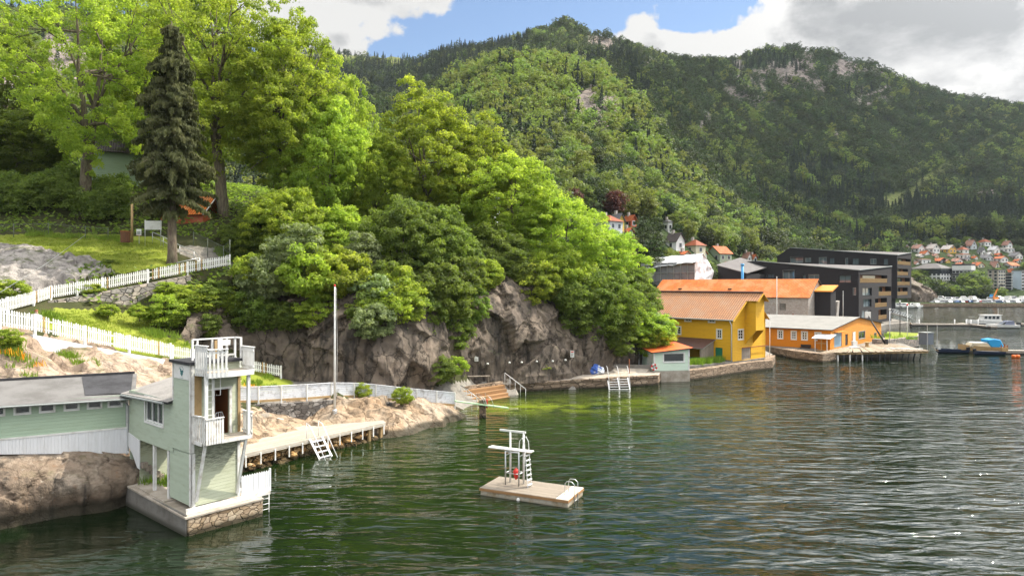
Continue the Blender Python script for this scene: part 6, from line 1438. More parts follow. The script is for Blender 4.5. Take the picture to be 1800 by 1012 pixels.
    e = MB(); e.prism([(-dep + .1, a0 + .15, .9), (-.1, a0 + .15, .9), (-.1, a0 + .15, za - .12), (-dep + .1, a0 + .15, za - 1.15)], EY * .06); e.build('end_wall', M['grey_wood'], s)
    p = MB(); 
    for y in (a0 + .3, (a0 + b0) / 2, b0): p.box(-dep + .08, y - .07, .9, -dep + .2, y + .07, za - 1.12)
    p.build('posts', M['grey_wood'], s); e = MB(); e.box(-dep + .12, (a0 + b0) / 2, .9, -dep + .18, b0, za - 1.15); e.build('front_boards', M['grey_wood'], s)
    pp = Fr(f.o, 49).w(Wd + .6, -.35, 0); 
    o2 = MB().tube([(0, 0, .3), (0, 0, 6.0)], .05, 8).build('mooring_pole', M['metal_white'], None, smooth=True, loc=pp); tag(o2, 'thin white pole standing at the seaward corner of the boathouse', 'pole')
boathouse()

# ------------------------------------------------------------------ orange warehouse with its pier
OF = Fr((48.2, 103.2), 43)
def warehouse():
    f = OF; o = empty('warehouse', (f.o[0], f.o[1], 0), f.rz, 'low bright orange wooden warehouse with a pale grey roof beside the pier', 'warehouse')
    Yp = lambda a, b: f.Y(1300 + a / 4.217, 420 + b / 4.217); Xp = lambda a, b: f.X(1300 + a / 4.217, 420 + b / 4.217)
    def hol(fn, a, b, c, d): x0, z1 = fn(a, b); x1, z0 = fn(c, d); return (min(x0, x1), max(x0, x1), min(z0, z1), max(z0, z1))
    Wd = f.X(1549, 590)[0]; Ln = 24; ez = 4.1; rz_ = 5.55; cx = Wd / 2
    hs = [hol(Yp, *q) for q in ((286, 678, 318, 736), (386, 684, 418, 742), (463, 688, 500, 746), (562, 694, 600, 750))]
    gs = [hol(Xp, 883, 688, 930, 732), hol(Xp, 998, 697, 1014, 732)]; bd = hol(Xp, 702, 698, 758, 808); gdr = hol(Xp, 784, 706, 803, 800); wp = hol(Xp, 838, 690, 857, 768)
    bd = (bd[0], bd[1], 1.35, bd[3]); gdr = (gdr[0], gdr[1], 1.35, gdr[3])
    w = MB(); w.wall((0, 0, 0), EY, -EX, 0, Ln, 1.1, ez, hs, .12, 0); w.wall((0, 0, 0), EX, -EY, 0, Wd, 1.1, ez, gs + [bd, gdr], .12, 1); w.poly([(0, 0, ez), (Wd, 0, ez), (cx, 0, rz_)], 1); w.wall((Wd, 0, 0), EY, EX, 0, Ln, 1.1, ez); w.wall((0, Ln, 0), EX, EY, 0, Wd, 1.1, ez)
    w.build('wall', [M['orange'], M['orange_gable']], o)
    for q in hs: window(o, (0, 0, 0), EY, -EX, *q, 1, 2, cas=.14, fw=.09)
    for q in gs: window(o, (0, 0, 0), EX, -EY, *q, 1, 0, cas=.08, fw=.05, frame='grey_trim')
    for q, mt in ((bd, 'blue_door'), (gdr, 'slate')): MB().poly([(q[0], .06, q[2]), (q[1], .06, q[2]), (q[1], .06, q[3]), (q[0], .06, q[3])]).build('door', M[mt], o)
    MB().box(wp[0], -.05, wp[2], wp[1], -.01, wp[3]).build('white_panel', M['white'], o)
    MB().box(bd[0] - .2, -.6, bd[3] + .1, bd[1] + .2, 0, bd[3] + .2).build('door_hood', M['orange_gable'], o)
    sl = (rz_ - ez) / cx; A = lambda x, y: (x, y, ez + sl * (x if x < cx else Wd - x) + .12)
    uvroof('roof', [[A(-.4, -.3), A(-.4, Ln), A(cx, Ln), A(cx, -.3)], [A(Wd + .4, -.3), A(Wd + .4, Ln), A(cx, Ln), A(cx, -.3)]], concrete('grey_roofing', (.25, .243, .225), .5, (.2, .195, .18), wet=0), o, .12, M['felt_dark'])
    MB().box(-.05, -.02, .4, 0, Ln, 1.2).build('foundation', M['plinth_concrete'], o)
    bx = hol(Yp, 455, 780, 530, 812); bn = empty('bench', f.w(-.35, bx[0], bx[2] - .3), f.rz + R(90), 'dark wooden bench against the orange warehouse wall', 'bench'); MB().box(0, -.25, .4, bx[1] - bx[0], .25, .46).build('seat', M['black'], bn); MB().box(0, -.3, .5, bx[1] - bx[0], -.25, .9).build('backrest', M['black'], bn); [MB().box(x, -.2, 0, x + .08, .2, .4).build('leg', M['black'], bn) for x in (.1, bx[1] - bx[0] - .2)]
    # privy-like porch on the corner
    p = empty('porch', f.w(-1.6, -.3, 0), f.rz, 'small orange porch with a white lean-to roof on the warehouse corner', 'porch')
    uvroof('roof', [[(-1.1, -.5, 3.0), (-1.1, 2.2, 3.0), (1.55, 2.2, 3.5), (1.55, -.5, 3.5)]], M['white'], p, .08); MB().box(.3, 0, 1.0, 1.5, 1.8, 3.15).build('box', M['orange'], p)
    for y in (0, 1.7): MB().box(-.9, y, .3, -.8, y + .1, 3.0).build('post', M['white_wood'], p)
    fr = MB(); fr.box(-.9, .1, 1.1, -.86, 1.7, 1.2); fr.box(-.9, .1, 2.2, -.86, 1.7, 2.3); fr.box(-.88, .8, 1.2, -.84, .9, 2.9); fr.build('lattice', M['bare_wood'], p)
warehouse()
strip_wall('seawall', [P(1335, 607, 112), G(1400, 617, 1.25), G(1446, 622, 1.25), G(1470, 620, 1.2)], 1.25, 2.0, M['stone_block'], 'dark stone seawall under the orange warehouse', 'wall', below=.8)
def pier():
    a = G(1438, 620.5, 1.2); b = G(1633, 616.8, 1.35); c = P(1560, 606, 112); d = P(1470, 614, 104)
    o = empty('pier', (a.x, a.y, 0), 0, 'ramshackle timber pier on dark piles in front of the orange warehouse', 'pier'); O = Vector((a.x, a.y, 0)); L = (b - a)
    k = MB(); rng = random.Random(9); n = 46
    for i in range(n):
        t = i / n; p = a + L * t - O; q = d.lerp(c, t) - O; w_ = L.length / n * .94; jz = rng.uniform(-.03, .04); ex_ = rng.uniform(-.35, .25)
        p = p + Vector((0, ex_, 0)); q.z = p.z = 1.2 + .12 * t + jz; k.prism([p, p + Vector((w_, 0, 0)), q + Vector((w_, 0, 0)), q], Z * .08)
    k.build('planks', M['pier_deck'], o)
    bm = MB(); bm.bar(a - O + Vector((0, .3, -.2)), b - O + Vector((0, .3, -.2)), .2, .22); bm.build('edge_beam', M['bare_wood'], o)
    for i in range(18):
        t = (i + .3) / 18 if i < 8 else .45 + (i - 8) * .055; p = a + L * min(t, 1) - O; r = rng.uniform(.09, .13); wt = i in (0, 3, 5, 7)
        MB().tube([(p.x + rng.uniform(-.1, .1), p.y + .3 + rng.uniform(0, 1.2) * (i > 7), -1.2), (p.x, p.y + .35, 1.15 + .1 * t)], r, 8).build('pile', M['white_wood' if wt else 'black'], o, smooth=True)
    tm = [('plank_pile', 'white_wood', 1500, 610, 104.5, (1.6, .5, .25), 'stack of pale planks lying on the pier'), ('crate', 'white', 1502, 604, 105.5, (.7, .5, .9), 'white box standing on the pier against the warehouse'), ('spool', 'bare_wood', 1524, 607, 106, (.6, .6, .8), 'wooden drum standing on the pier'),
          ('timber', 'white_wood', 1575, 613, 102, (3.5, .3, .2), 'long timbers lying along the outer pier'), ('timber', 'white_wood', 1600, 614, 101, (2.8, .4, .15), 'loose boards lying at the end of the pier')]
    for nm, mt, u, v, dd, (sx, sy, sz), lb in tm:
        q = P(u, v, dd); q.z = 1.3; t = empty(nm, q, R(rng.uniform(-25, 25)), lb, nm.replace('_', ' '))
        if nm == 'spool': MB().rev([(0, 0), (.5, 0), (.5, .1), (.25, .12), (.25, .65), (.5, .67), (.5, .77), (0, .77)], 16).build('drum', M[mt], t)
        elif nm == 'crate':
            MB().box(-sx / 2, -sy / 2, 0, sx / 2, sy / 2, sz).build('box', M[mt], t, bevel=.03); MB().box(-sx / 2 - .03, -sy / 2 - .03, sz, sx / 2 + .03, sy / 2 + .03, sz + .05).build('lid', M[mt], t)
        else:
            m = MB()
            for i in range(6): x = rng.uniform(-.3, .3); y = rng.uniform(-sy, sy); z = .02 + .07 * (i // 2); m.bar((x - sx / 2, y, z), (x + sx / 2, y + rng.uniform(-.4, .4), z + rng.uniform(0, .2)), .16, .06)
            m.build('boards', M[mt], t)
    bo = empty('derrick', P(1558, 606, 110), 0, 'dark leaning derrick boom at the corner of the orange warehouse', 'derrick'); tp = P(1526, 555, 112) - bo.location; MB().tube([(0, 0, -.1), tp], [.16, .1], 8).build('boom', M['black'], bo, smooth=True); MB().box(-.2, -.2, 0, .2, .2, .9).build('base', M['black'], bo); MB().box(tp.x - .5, tp.y - .1, tp.z - .3, tp.x + .4, tp.y + .1, tp.z + .7).build('sheave', M['white'], bo); MB().tube([tp, (-.2, 0, 1.2)], .02, 4).build('cable', M['black'], bo)
    for u, v0, v1, d_, lb in ((1564, 608, 545, 112, 'grey pole with a cap beside the derrick'), (1582, 597, 531, 122, 'dark street lamp pole on the grassy landing'), (1595, 600, 537, 120, 'white pole with a red top on the grassy landing')):
        p = P(u, v0, d_); q = empty('lamp_post', p, 0, lb, 'pole'); hh = (v0 - v1) / F * d_; MB().tube([(0, 0, -.6), (0, 0, hh)], .07, 8).build('pole', M['white' if 'white' in lb else 'black' if 'dark' in lb else 'galv'], q, smooth=True); MB().rev([(0, 0), (.1, 0), (.16, .12), (.1, .3), (0, .33)], 10, (0, 0, hh)).build('cap', M['red' if 'red' in lb else 'white'], q, smooth=True)
pier()
flagpole(P(1365.5, 556, 128), (556 - 487) / F * 128, .09, 'white flagpole rising behind the orange warehouse roof', line=False)
flagpole(P(1482, 560, 135), (560 - 512) / F * 135, .06, 'thin pole with a small pennant in front of the black apartment block', line=False)
M['w_grey_cabin'] = siding('grey_cabin', (.15, .17, .20), .3, vertical=True)
def landing():
    pts = [P(1555, 605, 113), P(1612, 592, 121), P(1614, 582, 128), P(1560, 586, 132)]; zt = 1.9
    o = strip_wall('landing_wall', [Vector((pts[0].x, pts[0].y - 1, zt)), Vector((pts[1].x, pts[1].y - .5, zt)), Vector((pts[2].x, pts[2].y, zt))], 2.2, 2.5, M['stone_wall'], 'rough stone landing beyond the pier', 'landing', below=.5)
    m = MB(); m.poly([(p.x, p.y, zt + .02) for p in pts]); tag(m.build('ground', M['lawn']), kind='structure')
    rg = random.Random(5); blades('tall_grass', [(pts[0].x + rg.uniform(0, 6), pts[0].y + rg.uniform(0, 8), zt, .5) for _ in range(12)], 'grass_weed', (.3, .8), 50, seed=9)
    bx = empty('barge_cabin', P(1628, 605, 112), R(20), 'pale blue grey box cabin moored at the end of the pier', 'cabin'); MB().box(-.8, -.7, .0, .8, .7, 1.9).build('body', M['w_grey_cabin'], bx); MB().box(-.9, -.8, 1.9, .9, .8, 2.0).build('roof', M['grey_trim'], bx)
    for x in (-.8, 1.4): MB().tube([(x, -.85, -1), (x, -.85, 3.2)], .05, 6).build('post', M['galv'], bx)
landing()

# ------------------------------------------------------------------ long stone warehouse with bright roof
def stonehouse():
    f = Fr((61.0, 140.5), 43); o = empty('stone_warehouse', (f.o[0], f.o[1], 0), f.rz, 'long old whitewashed warehouse with a bright orange tiled roof', 'warehouse')
    Wd = 10; Ln = 37; ez = 8.45; rz_ = 12.1; cx = Wd / 2
    w = MB(); w.wall((0, 0, 0), EY, -EX, 0, Ln, 1, ez, [(4.6, 6.0, 5.6, 7.0)], .2); w.wall((0, 0, 0), EX, -EY, 0, Wd, 1, ez); w.poly([(0, 0, ez), (Wd, 0, ez), (cx, 0, rz_)]); w.wall((Wd, 0, 0), EY, EX, 0, Ln, 1, ez); w.wall((0, Ln, 0), EX, EY, 0, Wd, 1, ez); w.poly([(0, Ln, ez), (cx, Ln, rz_), (Wd, Ln, ez)]); w.build('wall', M['wall_old'], o)
    MB().poly([(.18, 4.6, 5.6), (.18, 4.6, 7.0), (.18, 6.0, 7.0), (.18, 6.0, 5.6)]).build('window', M['plinth_concrete'], o)
    sl = (rz_ - ez) / cx; A = lambda x, y: (x, y, ez + sl * (x if x < cx else Wd - x) + .12)
    uvroof('roof', [[A(-.4, -.4), A(-.4, Ln), A(cx, Ln), A(cx, -.4)], [A(Wd + .4, -.4), A(Wd + .4, Ln), A(cx, Ln), A(cx, -.4)]], M['pantile_bright'], o, .15, M['felt_dark'])
    for y in (17.5, 30): MB().box(1.7, y, A(1.7, 0)[2], 2.1, y + .8, A(1.7, 0)[2] + .32).build('roof_vent', M['felt_dark'], o)
    for i, y in enumerate((3, 8, 14)): MB().box(-.12, y, 4.4, -.01, y + .2, 4.9).build('wall_anchor', M['rust'], o)
    t = empty('lift_shaft', f.w(3.2, -.05, 0), f.rz, 'dark lift shaft with an orange cap and a pale chute on the warehouse end', 'lift shaft')
    MB().box(.2, -3.2, 1, 3.4, -.05, 9.6).build('shaft', M['slate'], t); uvroof('cap', [[(-.1, -3.6, 9.7), (-.1, 0, 9.7), (3.6, 0, 10.9), (3.6, -3.6, 10.9)]], M['orange_gable'], t, .25)
    c = MB(); c.prism([(4.0, -3.4, 7.4), (5.2, -3.4, 7.6), (4.6, -3.4, 4.6), (3.6, -3.4, 1), (2.2, -3.4, 1), (3.2, -3.4, 4.2)], EY * 1.2); c.build('chute', M['wall_old'], t)
    g = empty('grey_shed', P(1205, 514, 118), R(45), 'narrow grey roof peeping over the ridge of the ochre boathouse', 'shed'); MB().box(-6.5, -2, -9, 6.5, 2, -.7).build('wall', M['grey_wood'], g); uvroof('roof', [[(-6.8, -2.3, -.6), (6.8, -2.3, -.6), (6.8, 0, .55), (-6.8, 0, .55)], [(-6.8, 2.3, -.6), (6.8, 2.3, -.6), (6.8, 0, .55), (-6.8, 0, .55)]], M['slate_roof'], g, .1)
    g.location = P(1222, 512.5, 128); g.rotation_euler.z = R(133); g.location.z -= 1.0
stonehouse()

# ------------------------------------------------------------------ black apartment blocks
def rr(fn, q): x0, z1 = fn(1300 + q[0] / 4.217, 420 + q[1] / 4.217); x1, z0 = fn(1300 + q[2] / 4.217, 420 + q[3] / 4.217); return (min(x0, x1), max(x0, x1), min(z0, z1), max(z0, z1))
def block(o, f, LL, LR, zl, zk, zr, z0, wl, wr, bal, zapex=None, depth=.5):
    """zl / zk / zr: wall top at the left end, at the corner, at the right end"""
    tl = min(zl, zk); w = MB(); balr = [rr(f.X, q) for q in bal]
    w.wall((0, 0, 0), EY, -EX, 0, LL, z0, tl, [q for q in wl], depth)
    top = [(0, 0, tl), (0, 0, zk), (0, LL * .88, zapex or zl), (0, LL, zl), (0, LL, tl)]; w.poly(top[::-1] if False else [top[i] for i in (0, 4, 3, 2, 1)])
    tr = min(zk, zr); wr_ = [(max(a, .3), min(b, LR - .3), max(c, z0 + .2), min(d, tr - .2)) for a, b, c, d in balr]; w.wall((0, 0, 0), EX, -EY, 0, LR, z0, tr, wr + wr_, 1.6); w.poly([(0, 0, tr), (LR, 0, tr), (LR, 0, zr), (0, 0, zk)])
    w.wall((LR, 0, 0), EY, EX, 0, LL, z0, zr); w.wall((0, LL, 0), EX, EY, 0, LR, z0, zl); w.poly([(0, 0, z0), (0, LL, z0), (LR, LL, z0), (LR, 0, z0)])
    w.build('wall', M['slate'], o)
    za = zapex or zl
    r = MB(); r.poly([(-.1, -.1, zk + .05), (LR + .1, -.1, zr + .05), (LR + .1, LL * .88, za + .05), (-.1, LL * .88, za + .05)]); r.poly([(-.1, LL * .88, za + .05), (LR + .1, LL * .88, za + .05), (LR + .1, LL, zl + .05), (-.1, LL, zl + .05)]); r.build('roof', M['slate_roof'], o)
    e = MB(); e.bar((-.1, -.05, zk + .1), (-.1, LL * .88, za + .1), .2, .2); e.bar((0, -.1, zk + .1), (LR, -.1, zr + .1), .2, .2); e.build('parapet', M['grey_trim'], o)
    for i, q in enumerate(wl): 
        brown = q[1] - q[0] > 5 and i % 3 == 2; window(o, (0, 0, 0), EY, -EX, *q, 1 if q[1] - q[0] > 1.5 else 0, 0, cas=.04, fw=.09, deep=depth - .1, frame='black' if i % 2 else 'grey_trim', pane='glass_bright', sill=False)
    for q in wr: window(o, (0, 0, 0), EX, -EY, *q, 1, 0, cas=.04, fw=.09, deep=.4, frame='black', pane='glass_bright', sill=False)
    for a, b, c, d in wr_:
        k = MB(); k.box(a + .02, 1.45, c, b - .02, 1.55, d); bb = k.build('balcony', M['timber_in'], o)
        m = MB(); m.box(a, .0, c, b, .06, c + 1.0) if False else [m.box(x, .02, c + .05, x + .07, .06, c + 1.05) for x in np.arange(a, b, .22)]; m.box(a, 0, c + 1.02, b, .08, c + 1.1); m.build('railing', M['bare_wood'] , bb)
        g = MB(); g.poly([(a + (b - a) * .3, 1.43, c + .1), (a + (b - a) * .75, 1.43, c + .1), (a + (b - a) * .75, 1.43, d - .2), (a + (b - a) * .3, 1.43, d - .2)]); g.build('pane', M['glass'], bb)
def blocks():
    f = Fr((83.8, 165.0), 43); LL = f.Y(1309.5, 470)[0]; LR = f.X(1567, 480)[0]
    o = empty('apartment_block', (f.o[0], f.o[1], 0), f.rz, 'nearer black brick apartment block with a grey sloping roof and timber balconies', 'apartment block')
    wl = [rr(f.Y, q) for q in ((95, 258, 143, 288), (205, 258, 258, 290), (320, 232, 405, 300), (466, 264, 490, 304), (511, 265, 588, 308), (736, 270, 824, 324), (842, 362, 862, 415), (640, 357, 684, 402), (656, 442, 688, 490), (650, 530, 680, 578))]
    wr = [rr(f.X, q) for q in ((910, 362, 980, 418), (918, 446, 978, 500), (905, 532, 975, 582))]
    block(o, f, LL, LR, 17.2, 14.4, 15.9, 1.2, wl, wr, [(892, 262, 1095, 325), (1032, 352, 1128, 418), (1004, 440, 1092, 500), (1030, 525, 1090, 590)])
    f2 = Fr((121.3, 215.0), 43); L2 = f2.Y(1366, 460)[0]; R2 = f2.X(1602, 480)[0]
    o = empty('apartment_block', (f2.o[0], f2.o[1], 0), f2.rz, 'farther black brick apartment block jutting over the basin, with stacked balconies', 'apartment block')
    wl = [rr(f2.Y, q) for q in ((376, 133, 470, 174), (482, 136, 530, 174), (588, 137, 645, 184), (666, 141, 702, 184), (784, 143, 803, 188), (836, 144, 882, 189), (970, 147, 1013, 185), (1066, 147, 1100, 193))]
    block(o, f2, L2, R2, 20.9, 20.2, 21.6, 6.6, wl, [], [(1172, 140, 1268, 196), (1137, 216, 1250, 270), (1160, 286, 1262, 342), (1132, 360, 1246, 414)], zapex=23.8)
    MB().box(3, 4, 1, R2 - 3, L2 - 3, 6.6).build('base_storey', M['felt_dark'], o)
    p = empty('grey_parapet', f.w(LR - 9, 1.5, 0), f.rz, 'pale roof terrace edge on top of the nearer black block', 'parapet') if False else None
    # low black building, blue flue and the wrapped house under scaffolding
    f3 = Fr((P(1312, 480, 172).x, 172), 43); o = empty('low_building', (f3.o[0], f3.o[1], 0), f3.rz, 'low black building with a grey mono-pitch roof left of the blue flue', 'building'); L3 = f3.Y(1262, 470)[0]; k = f3.Y(1262, 466)[1]; k0 = f3.Y(1311, 480)[1]
    w = MB(); w.wall((0, 0, 0), EY, -EX, 0, L3, 1, k0 - .1, [(L3 * .15, L3 * .45, k0 - 4.3, k0 - 1.6), (L3 * .62, L3 * .8, k0 - 4.3, k0 - 1.5)], .2); w.poly([(0, 0, k0 - .1), (0, L3, k0 - .1), (0, L3, k)]); w.wall((0, 0, 0), EX, -EY, 0, 14, 1, k0 - .1); w.wall((0, L3, 0), EX, EY, 0, 14, 1, k); w.build('wall', M['slate'], o)
    for q in ((L3 * .15, L3 * .45), (L3 * .62, L3 * .8)): window(o, (0, 0, 0), EY, -EX, *q, k0 - 4.3, k0 - 1.6, 1, 0, cas=.04, fw=.08, frame='grey_trim', pane='glass_bright')
    uvroof('roof', [[(-.3, -.3, k0), (-.3, L3 + .3, k + .1), (14, L3 + .3, k + 2.4), (14, -.3, k0 + 2)]], M['slate_roof'], o, .2)
    fl = P(1305, 489, 168); q = empty('blue_flue', fl, 0, 'bright blue steel flue pipe beside the black building', 'flue'); hh = (489 - 467) / F * 168; MB().tube([(0, 0, -6), (0, 0, hh)], .32, 14).build('pipe', M['blue_pipe'], q, smooth=True); MB().tube([(0, 0, hh), (0, 0, hh + .5)], .42, 14).build('collar', M['blue_pipe'], q, smooth=True)
    f4 = Fr((P(1222, 470, 168).x, 168), 43); o = empty('scaffolded_house', (f4.o[0], f4.o[1], 0), f4.rz, 'house wrapped in white sheeting and grey scaffold netting', 'scaffolding')
    L4 = f4.Y(1128, 470)[0]; ztop = 18.2; zw = f4.Y(1200, 461)[1]; rng = np.random.default_rng(4)
    n = MB(); n.wall((0, .0, 0), EY, -EX, 0, L4, 2, zw); n.build('netting', M['netting'], o)
    s = MB(); 
    for y in np.linspace(0, L4, 9): s.tube([(-.25, y, 1), (-.25, y, zw)], .07, 6)
    for z in np.arange(4, zw, 2.0): s.tube([(-.25, 0, z), (-.25, L4, z)], .06, 6)
    s.build('scaffold_tubes', M['galv'], o)
    def sheet(nm, a, b, c, d, nx, ny, amp, mat):
        g = np.array([[np.array(a) * (1 - s_) * (1 - t) + np.array(b) * s_ * (1 - t) + np.array(c) * s_ * t + np.array(d) * (1 - s_) * t for s_ in np.linspace(0, 1, nx)] for t in np.linspace(0, 1, ny)]).reshape(-1, 3)
        nn = np.cross(np.array(b) - a, np.array(d) - a); nn /= np.linalg.norm(nn); g += nn * (fbm(g, .5, 4, .6, 3) * amp)[:, None]
        id_ = np.arange(nx * ny).reshape(ny, nx); F4 = np.stack([id_[:-1, :-1].ravel(), id_[:-1, 1:].ravel(), id_[1:, 1:].ravel(), id_[1:, :-1].ravel()], 1); mesh_obj(nm, np_mesh(nm, g, F4, [mat], True), o)
    ws = M['sheeting']; zl = f4.Y(1140, 452)[1]
    sheet('roof_sheet', (-.6, -.2, zw), (-.6, L4, zw - 1.6), (5, L4, zl), (4, -.2, ztop + .6), 40, 14, .5, ws)
    sheet('end_sheet', (-.4, -.25, 3), (9, -.25, 3), (9, -.25, ztop - 3.4), (-.4, -.25, zw + 1.0), 40, 40, .9, ws)
    sheet('end_sheet', (-.5, -.2, zw), (9, -.2, ztop - 3.5), (10, 0, ztop - 4), (4, 0, ztop + .5), 30, 10, .7, ws)
    sheet('roof_sheet', (10, 0, ztop - 4.2), (10, L4, zl - 4), (5, L4, zl), (4, -.2, ztop + .6), 20, 10, .5, ws)
M['blue_pipe'] = paint('blue_pipe', (.06, .30, .62), .4, .2); M['sheeting'] = paint('white_sheeting', (.74, .75, .77), .45, .35, .6); M['netting'] = concrete('scaffold_netting', (.25, .25, .26), .4, (.18, .18, .19), wet=0)
blocks()
# ------------------------------------------------------------------ houses on the slope and the town across the basin
M['w_white'] = siding('white_house', (.74, .74, .72), .25, dirt=.15); M['w_grey'] = siding('grey_blue_house', (.50, .54, .56), .25, dirt=.2); M['w_cream'] = siding('cream_house', (.66, .60, .44), .25, dirt=.15)
M['w_yellow'] = siding('yellow_house', (.62, .44, .10), .25, dirt=.15); M['w_red'] = siding('red_house', (.42, .10, .04), .25, dirt=.2); M['w_green'] = siding('sage_house', (.33, .40, .29), .25, dirt=.2); M['w_dark'] = siding('dark_house', (.05, .05, .055), .25, dirt=.2)
M['w_ochre'] = siding('ochre_house', (.60, .36, .06), .25, dirt=.15); M['w_blue'] = concrete('pale_blue_render', (.46, .55, .62), .1, (.42, .5, .57), wet=0); M['w_beige'] = concrete('beige_render', (.44, .37, .32), .1, (.40, .34, .3), wet=0); M['w_tan'] = concrete('tan_render', (.60, .52, .38), .1, (.55, .48, .35), wet=0)
M['r_pale'] = tiles('pale_roof', (.62, .58, .54), (.54, .5, .46), (.58, .5, .46)); M['r_white'] = tiles('white_roof', (.74, .74, .74), (.66, .66, .66), (.7, .7, .7)); M['r_grey'] = tiles('grey_roof', (.22, .22, .23), (.17, .17, .18), (.26, .26, .27))
M['win_far'] = glass('far_window', (.03, .035, .045), .1)
def ground_at(u, v):
    """first place where the terrain in photo column u shows at row v"""
    d = np.linspace(110, 620, 1600); p = mtn_at(np.full(1600, u), d); vv = 500 - F * (p[:, 2] - H) / d
    k = np.where((vv <= v) & (p[:, 2] > 1))[0]; i = k[0] if len(k) else 1599; return d[i]
RECTS = []
def small_window(parent, o, ex, n, x0, x1, z0, z1, frame='white'):
    pt = lambda x, z, dd: Vector(o) + Vector(ex) * x + Z * z + Vector(n) * dd; m = MB()
    m.prism([pt(x0 - .12, z0 - .12, 0), pt(x1 + .12, z0 - .12, 0), pt(x1 + .12, z1 + .12, 0), pt(x0 - .12, z1 + .12, 0)], Vector(n) * .06); m.prism([pt(x0, z0, .06), pt(x1, z0, .06), pt(x1, z1, .06), pt(x0, z1, .06)], Vector(n) * .01, 1)
    return m.build('window', [M[frame], M['win_far']], parent)
def house(u0, vt, u1, vb, style, wall, roof, label, al0=43, d=None, ridge='y', ratio=1.25, eave=.58, win=True, chim=True, cat='house', group=None, wsize=(1.0, 1.2)):
    d = d or ground_at((u0 + u1) / 2, vb); RECTS.append((u0, vt, u1, vb, d)); s = d / F; Wt = (u1 - u0) * s; al = al0 + math.degrees(math.atan(((u0 + u1) / 2 - 900) / F)); a = R(al0)
    Lx = Wt / (math.sin(a) + ratio * math.cos(a)); Ly = ratio * Lx; ku = u0 + (u1 - u0) * ratio / (1 + ratio); K = P(ku, vb, d); f = Fr((K.x, K.y), al); Ly = f.Y(u0, vb)[0]; Lx = f.X(u1, vb)[0]
    z0 = K.z; zt = H - (vt - 500) * s; hh = zt - z0; he = hh * eave; o = empty('house' if cat == 'house' else cat.replace(' ', '_'), (K.x, K.y, z0), f.rz, label, cat, group)
    w = MB(); w.wall((0, 0, 0), EY, -EX, 0, Ly, -4, he); w.wall((0, 0, 0), EX, -EY, 0, Lx, -4, he); w.wall((Lx, 0, 0), EY, EX, 0, Ly, -4, he); w.wall((0, Ly, 0), EX, EY, 0, Lx, -4, he)
    ov = .45; q = []
    if style == 'gable':
        if ridge == 'y':
            w.poly([(0, 0, he), (Lx, 0, he), (Lx / 2, 0, hh - .1)]); w.poly([(0, Ly, he), (Lx / 2, Ly, hh - .1), (Lx, Ly, he)]); dz = ov * (hh - he) / (Lx / 2)
            q = [[(-ov, -ov, he - dz), (-ov, Ly + ov, he - dz), (Lx / 2, Ly + ov, hh), (Lx / 2, -ov, hh)], [(Lx + ov, -ov, he - dz), (Lx + ov, Ly + ov, he - dz), (Lx / 2, Ly + ov, hh), (Lx / 2, -ov, hh)]]
        else:
            w.poly([(0, 0, he), (0, Ly / 2, hh - .1), (0, Ly, he)]); w.poly([(Lx, 0, he), (Lx, Ly, he), (Lx, Ly / 2, hh - .1)]); dz = ov * (hh - he) / (Ly / 2)
            q = [[(-ov, -ov, he - dz), (Lx + ov, -ov, he - dz), (Lx + ov, Ly / 2, hh), (-ov, Ly / 2, hh)], [(-ov, Ly + ov, he - dz), (Lx + ov, Ly + ov, he - dz), (Lx + ov, Ly / 2, hh), (-ov, Ly / 2, hh)]]
    elif style == 'hip':
        c0, c1 = (Lx / 2, Ly * .38, hh), (Lx / 2, Ly * .62, hh); A_, B_, C_, D_ = (-ov, -ov, he), (Lx + ov, -ov, he), (Lx + ov, Ly + ov, he), (-ov, Ly + ov, he)
        q = [[A_, D_, c1, c0], [B_, C_, c1, c0], [A_, B_, c0, c0], [D_, C_, c1, c1]]
    else: q = [[(-ov, -ov, he), (Lx + ov, -ov, he), (Lx + ov, Ly + ov, hh), (-ov, Ly + ov, hh)]]; w.poly([(0, 0, he), (0, Ly, hh), (0, Ly, he)]); w.poly([(0, Ly, he), (Lx, Ly, he), (Lx, Ly, hh), (0, Ly, hh)]); w.poly([(Lx, 0, he), (Lx, Ly, he), (Lx, Ly, hh)])
    w.build('wall', M[wall], o)
    if style == 'hip':
        m = MB(); m.poly([q[0][0], q[0][3], q[0][2], q[0][1]]); m.poly([q[1][0], q[1][1], q[1][2], q[1][3]]); m.poly([q[2][0], q[2][1], q[2][2]]); m.poly([q[3][1], q[3][0], q[3][2]]); rf = m.build('roof', M[roof], o)
    else: rf = uvroof('roof', q, M[roof], o, .15)
    if chim and style != 'shed': MB().box(Lx / 2 - .35, Ly * .6, hh - .6, Lx / 2 + .35, Ly * .6 + .7, hh + .9).build('chimney', M['wall_old'], rf)
    if win:
        nf = max(1, round(he / 2.9)); fh = he / nf
        for j in range(nf):
            zc = fh * (j + .52); n = max(1, min(4, int(Ly / 2.6)))
            for i in range(n): y = Ly * (i + .5) / n; small_window(o, (0, 0, 0), EY, -EX, y - wsize[0] / 2, y + wsize[0] / 2, zc - wsize[1] / 2, zc + wsize[1] / 2)
            n = max(1, min(4, int(Lx / 2.4)))
            for i in range(n): x = Lx * (i + .5) / n; small_window(o, (0, 0, 0), EX, -EY, x - wsize[0] / 2, x + wsize[0] / 2, zc - wsize[1] / 2, zc + wsize[1] / 2)
        if style == 'gable' and hh - he > 2.4:
            if ridge == 'y': small_window(o, (0, 0, 0), EX, -EY, Lx / 2 - .5, Lx / 2 + .5, he + .2, he + 1.3)
            else: small_window(o, (0, 0, 0), EY, -EX, Ly / 2 - .5, Ly / 2 + .5, he + .2, he + 1.3)
    return o
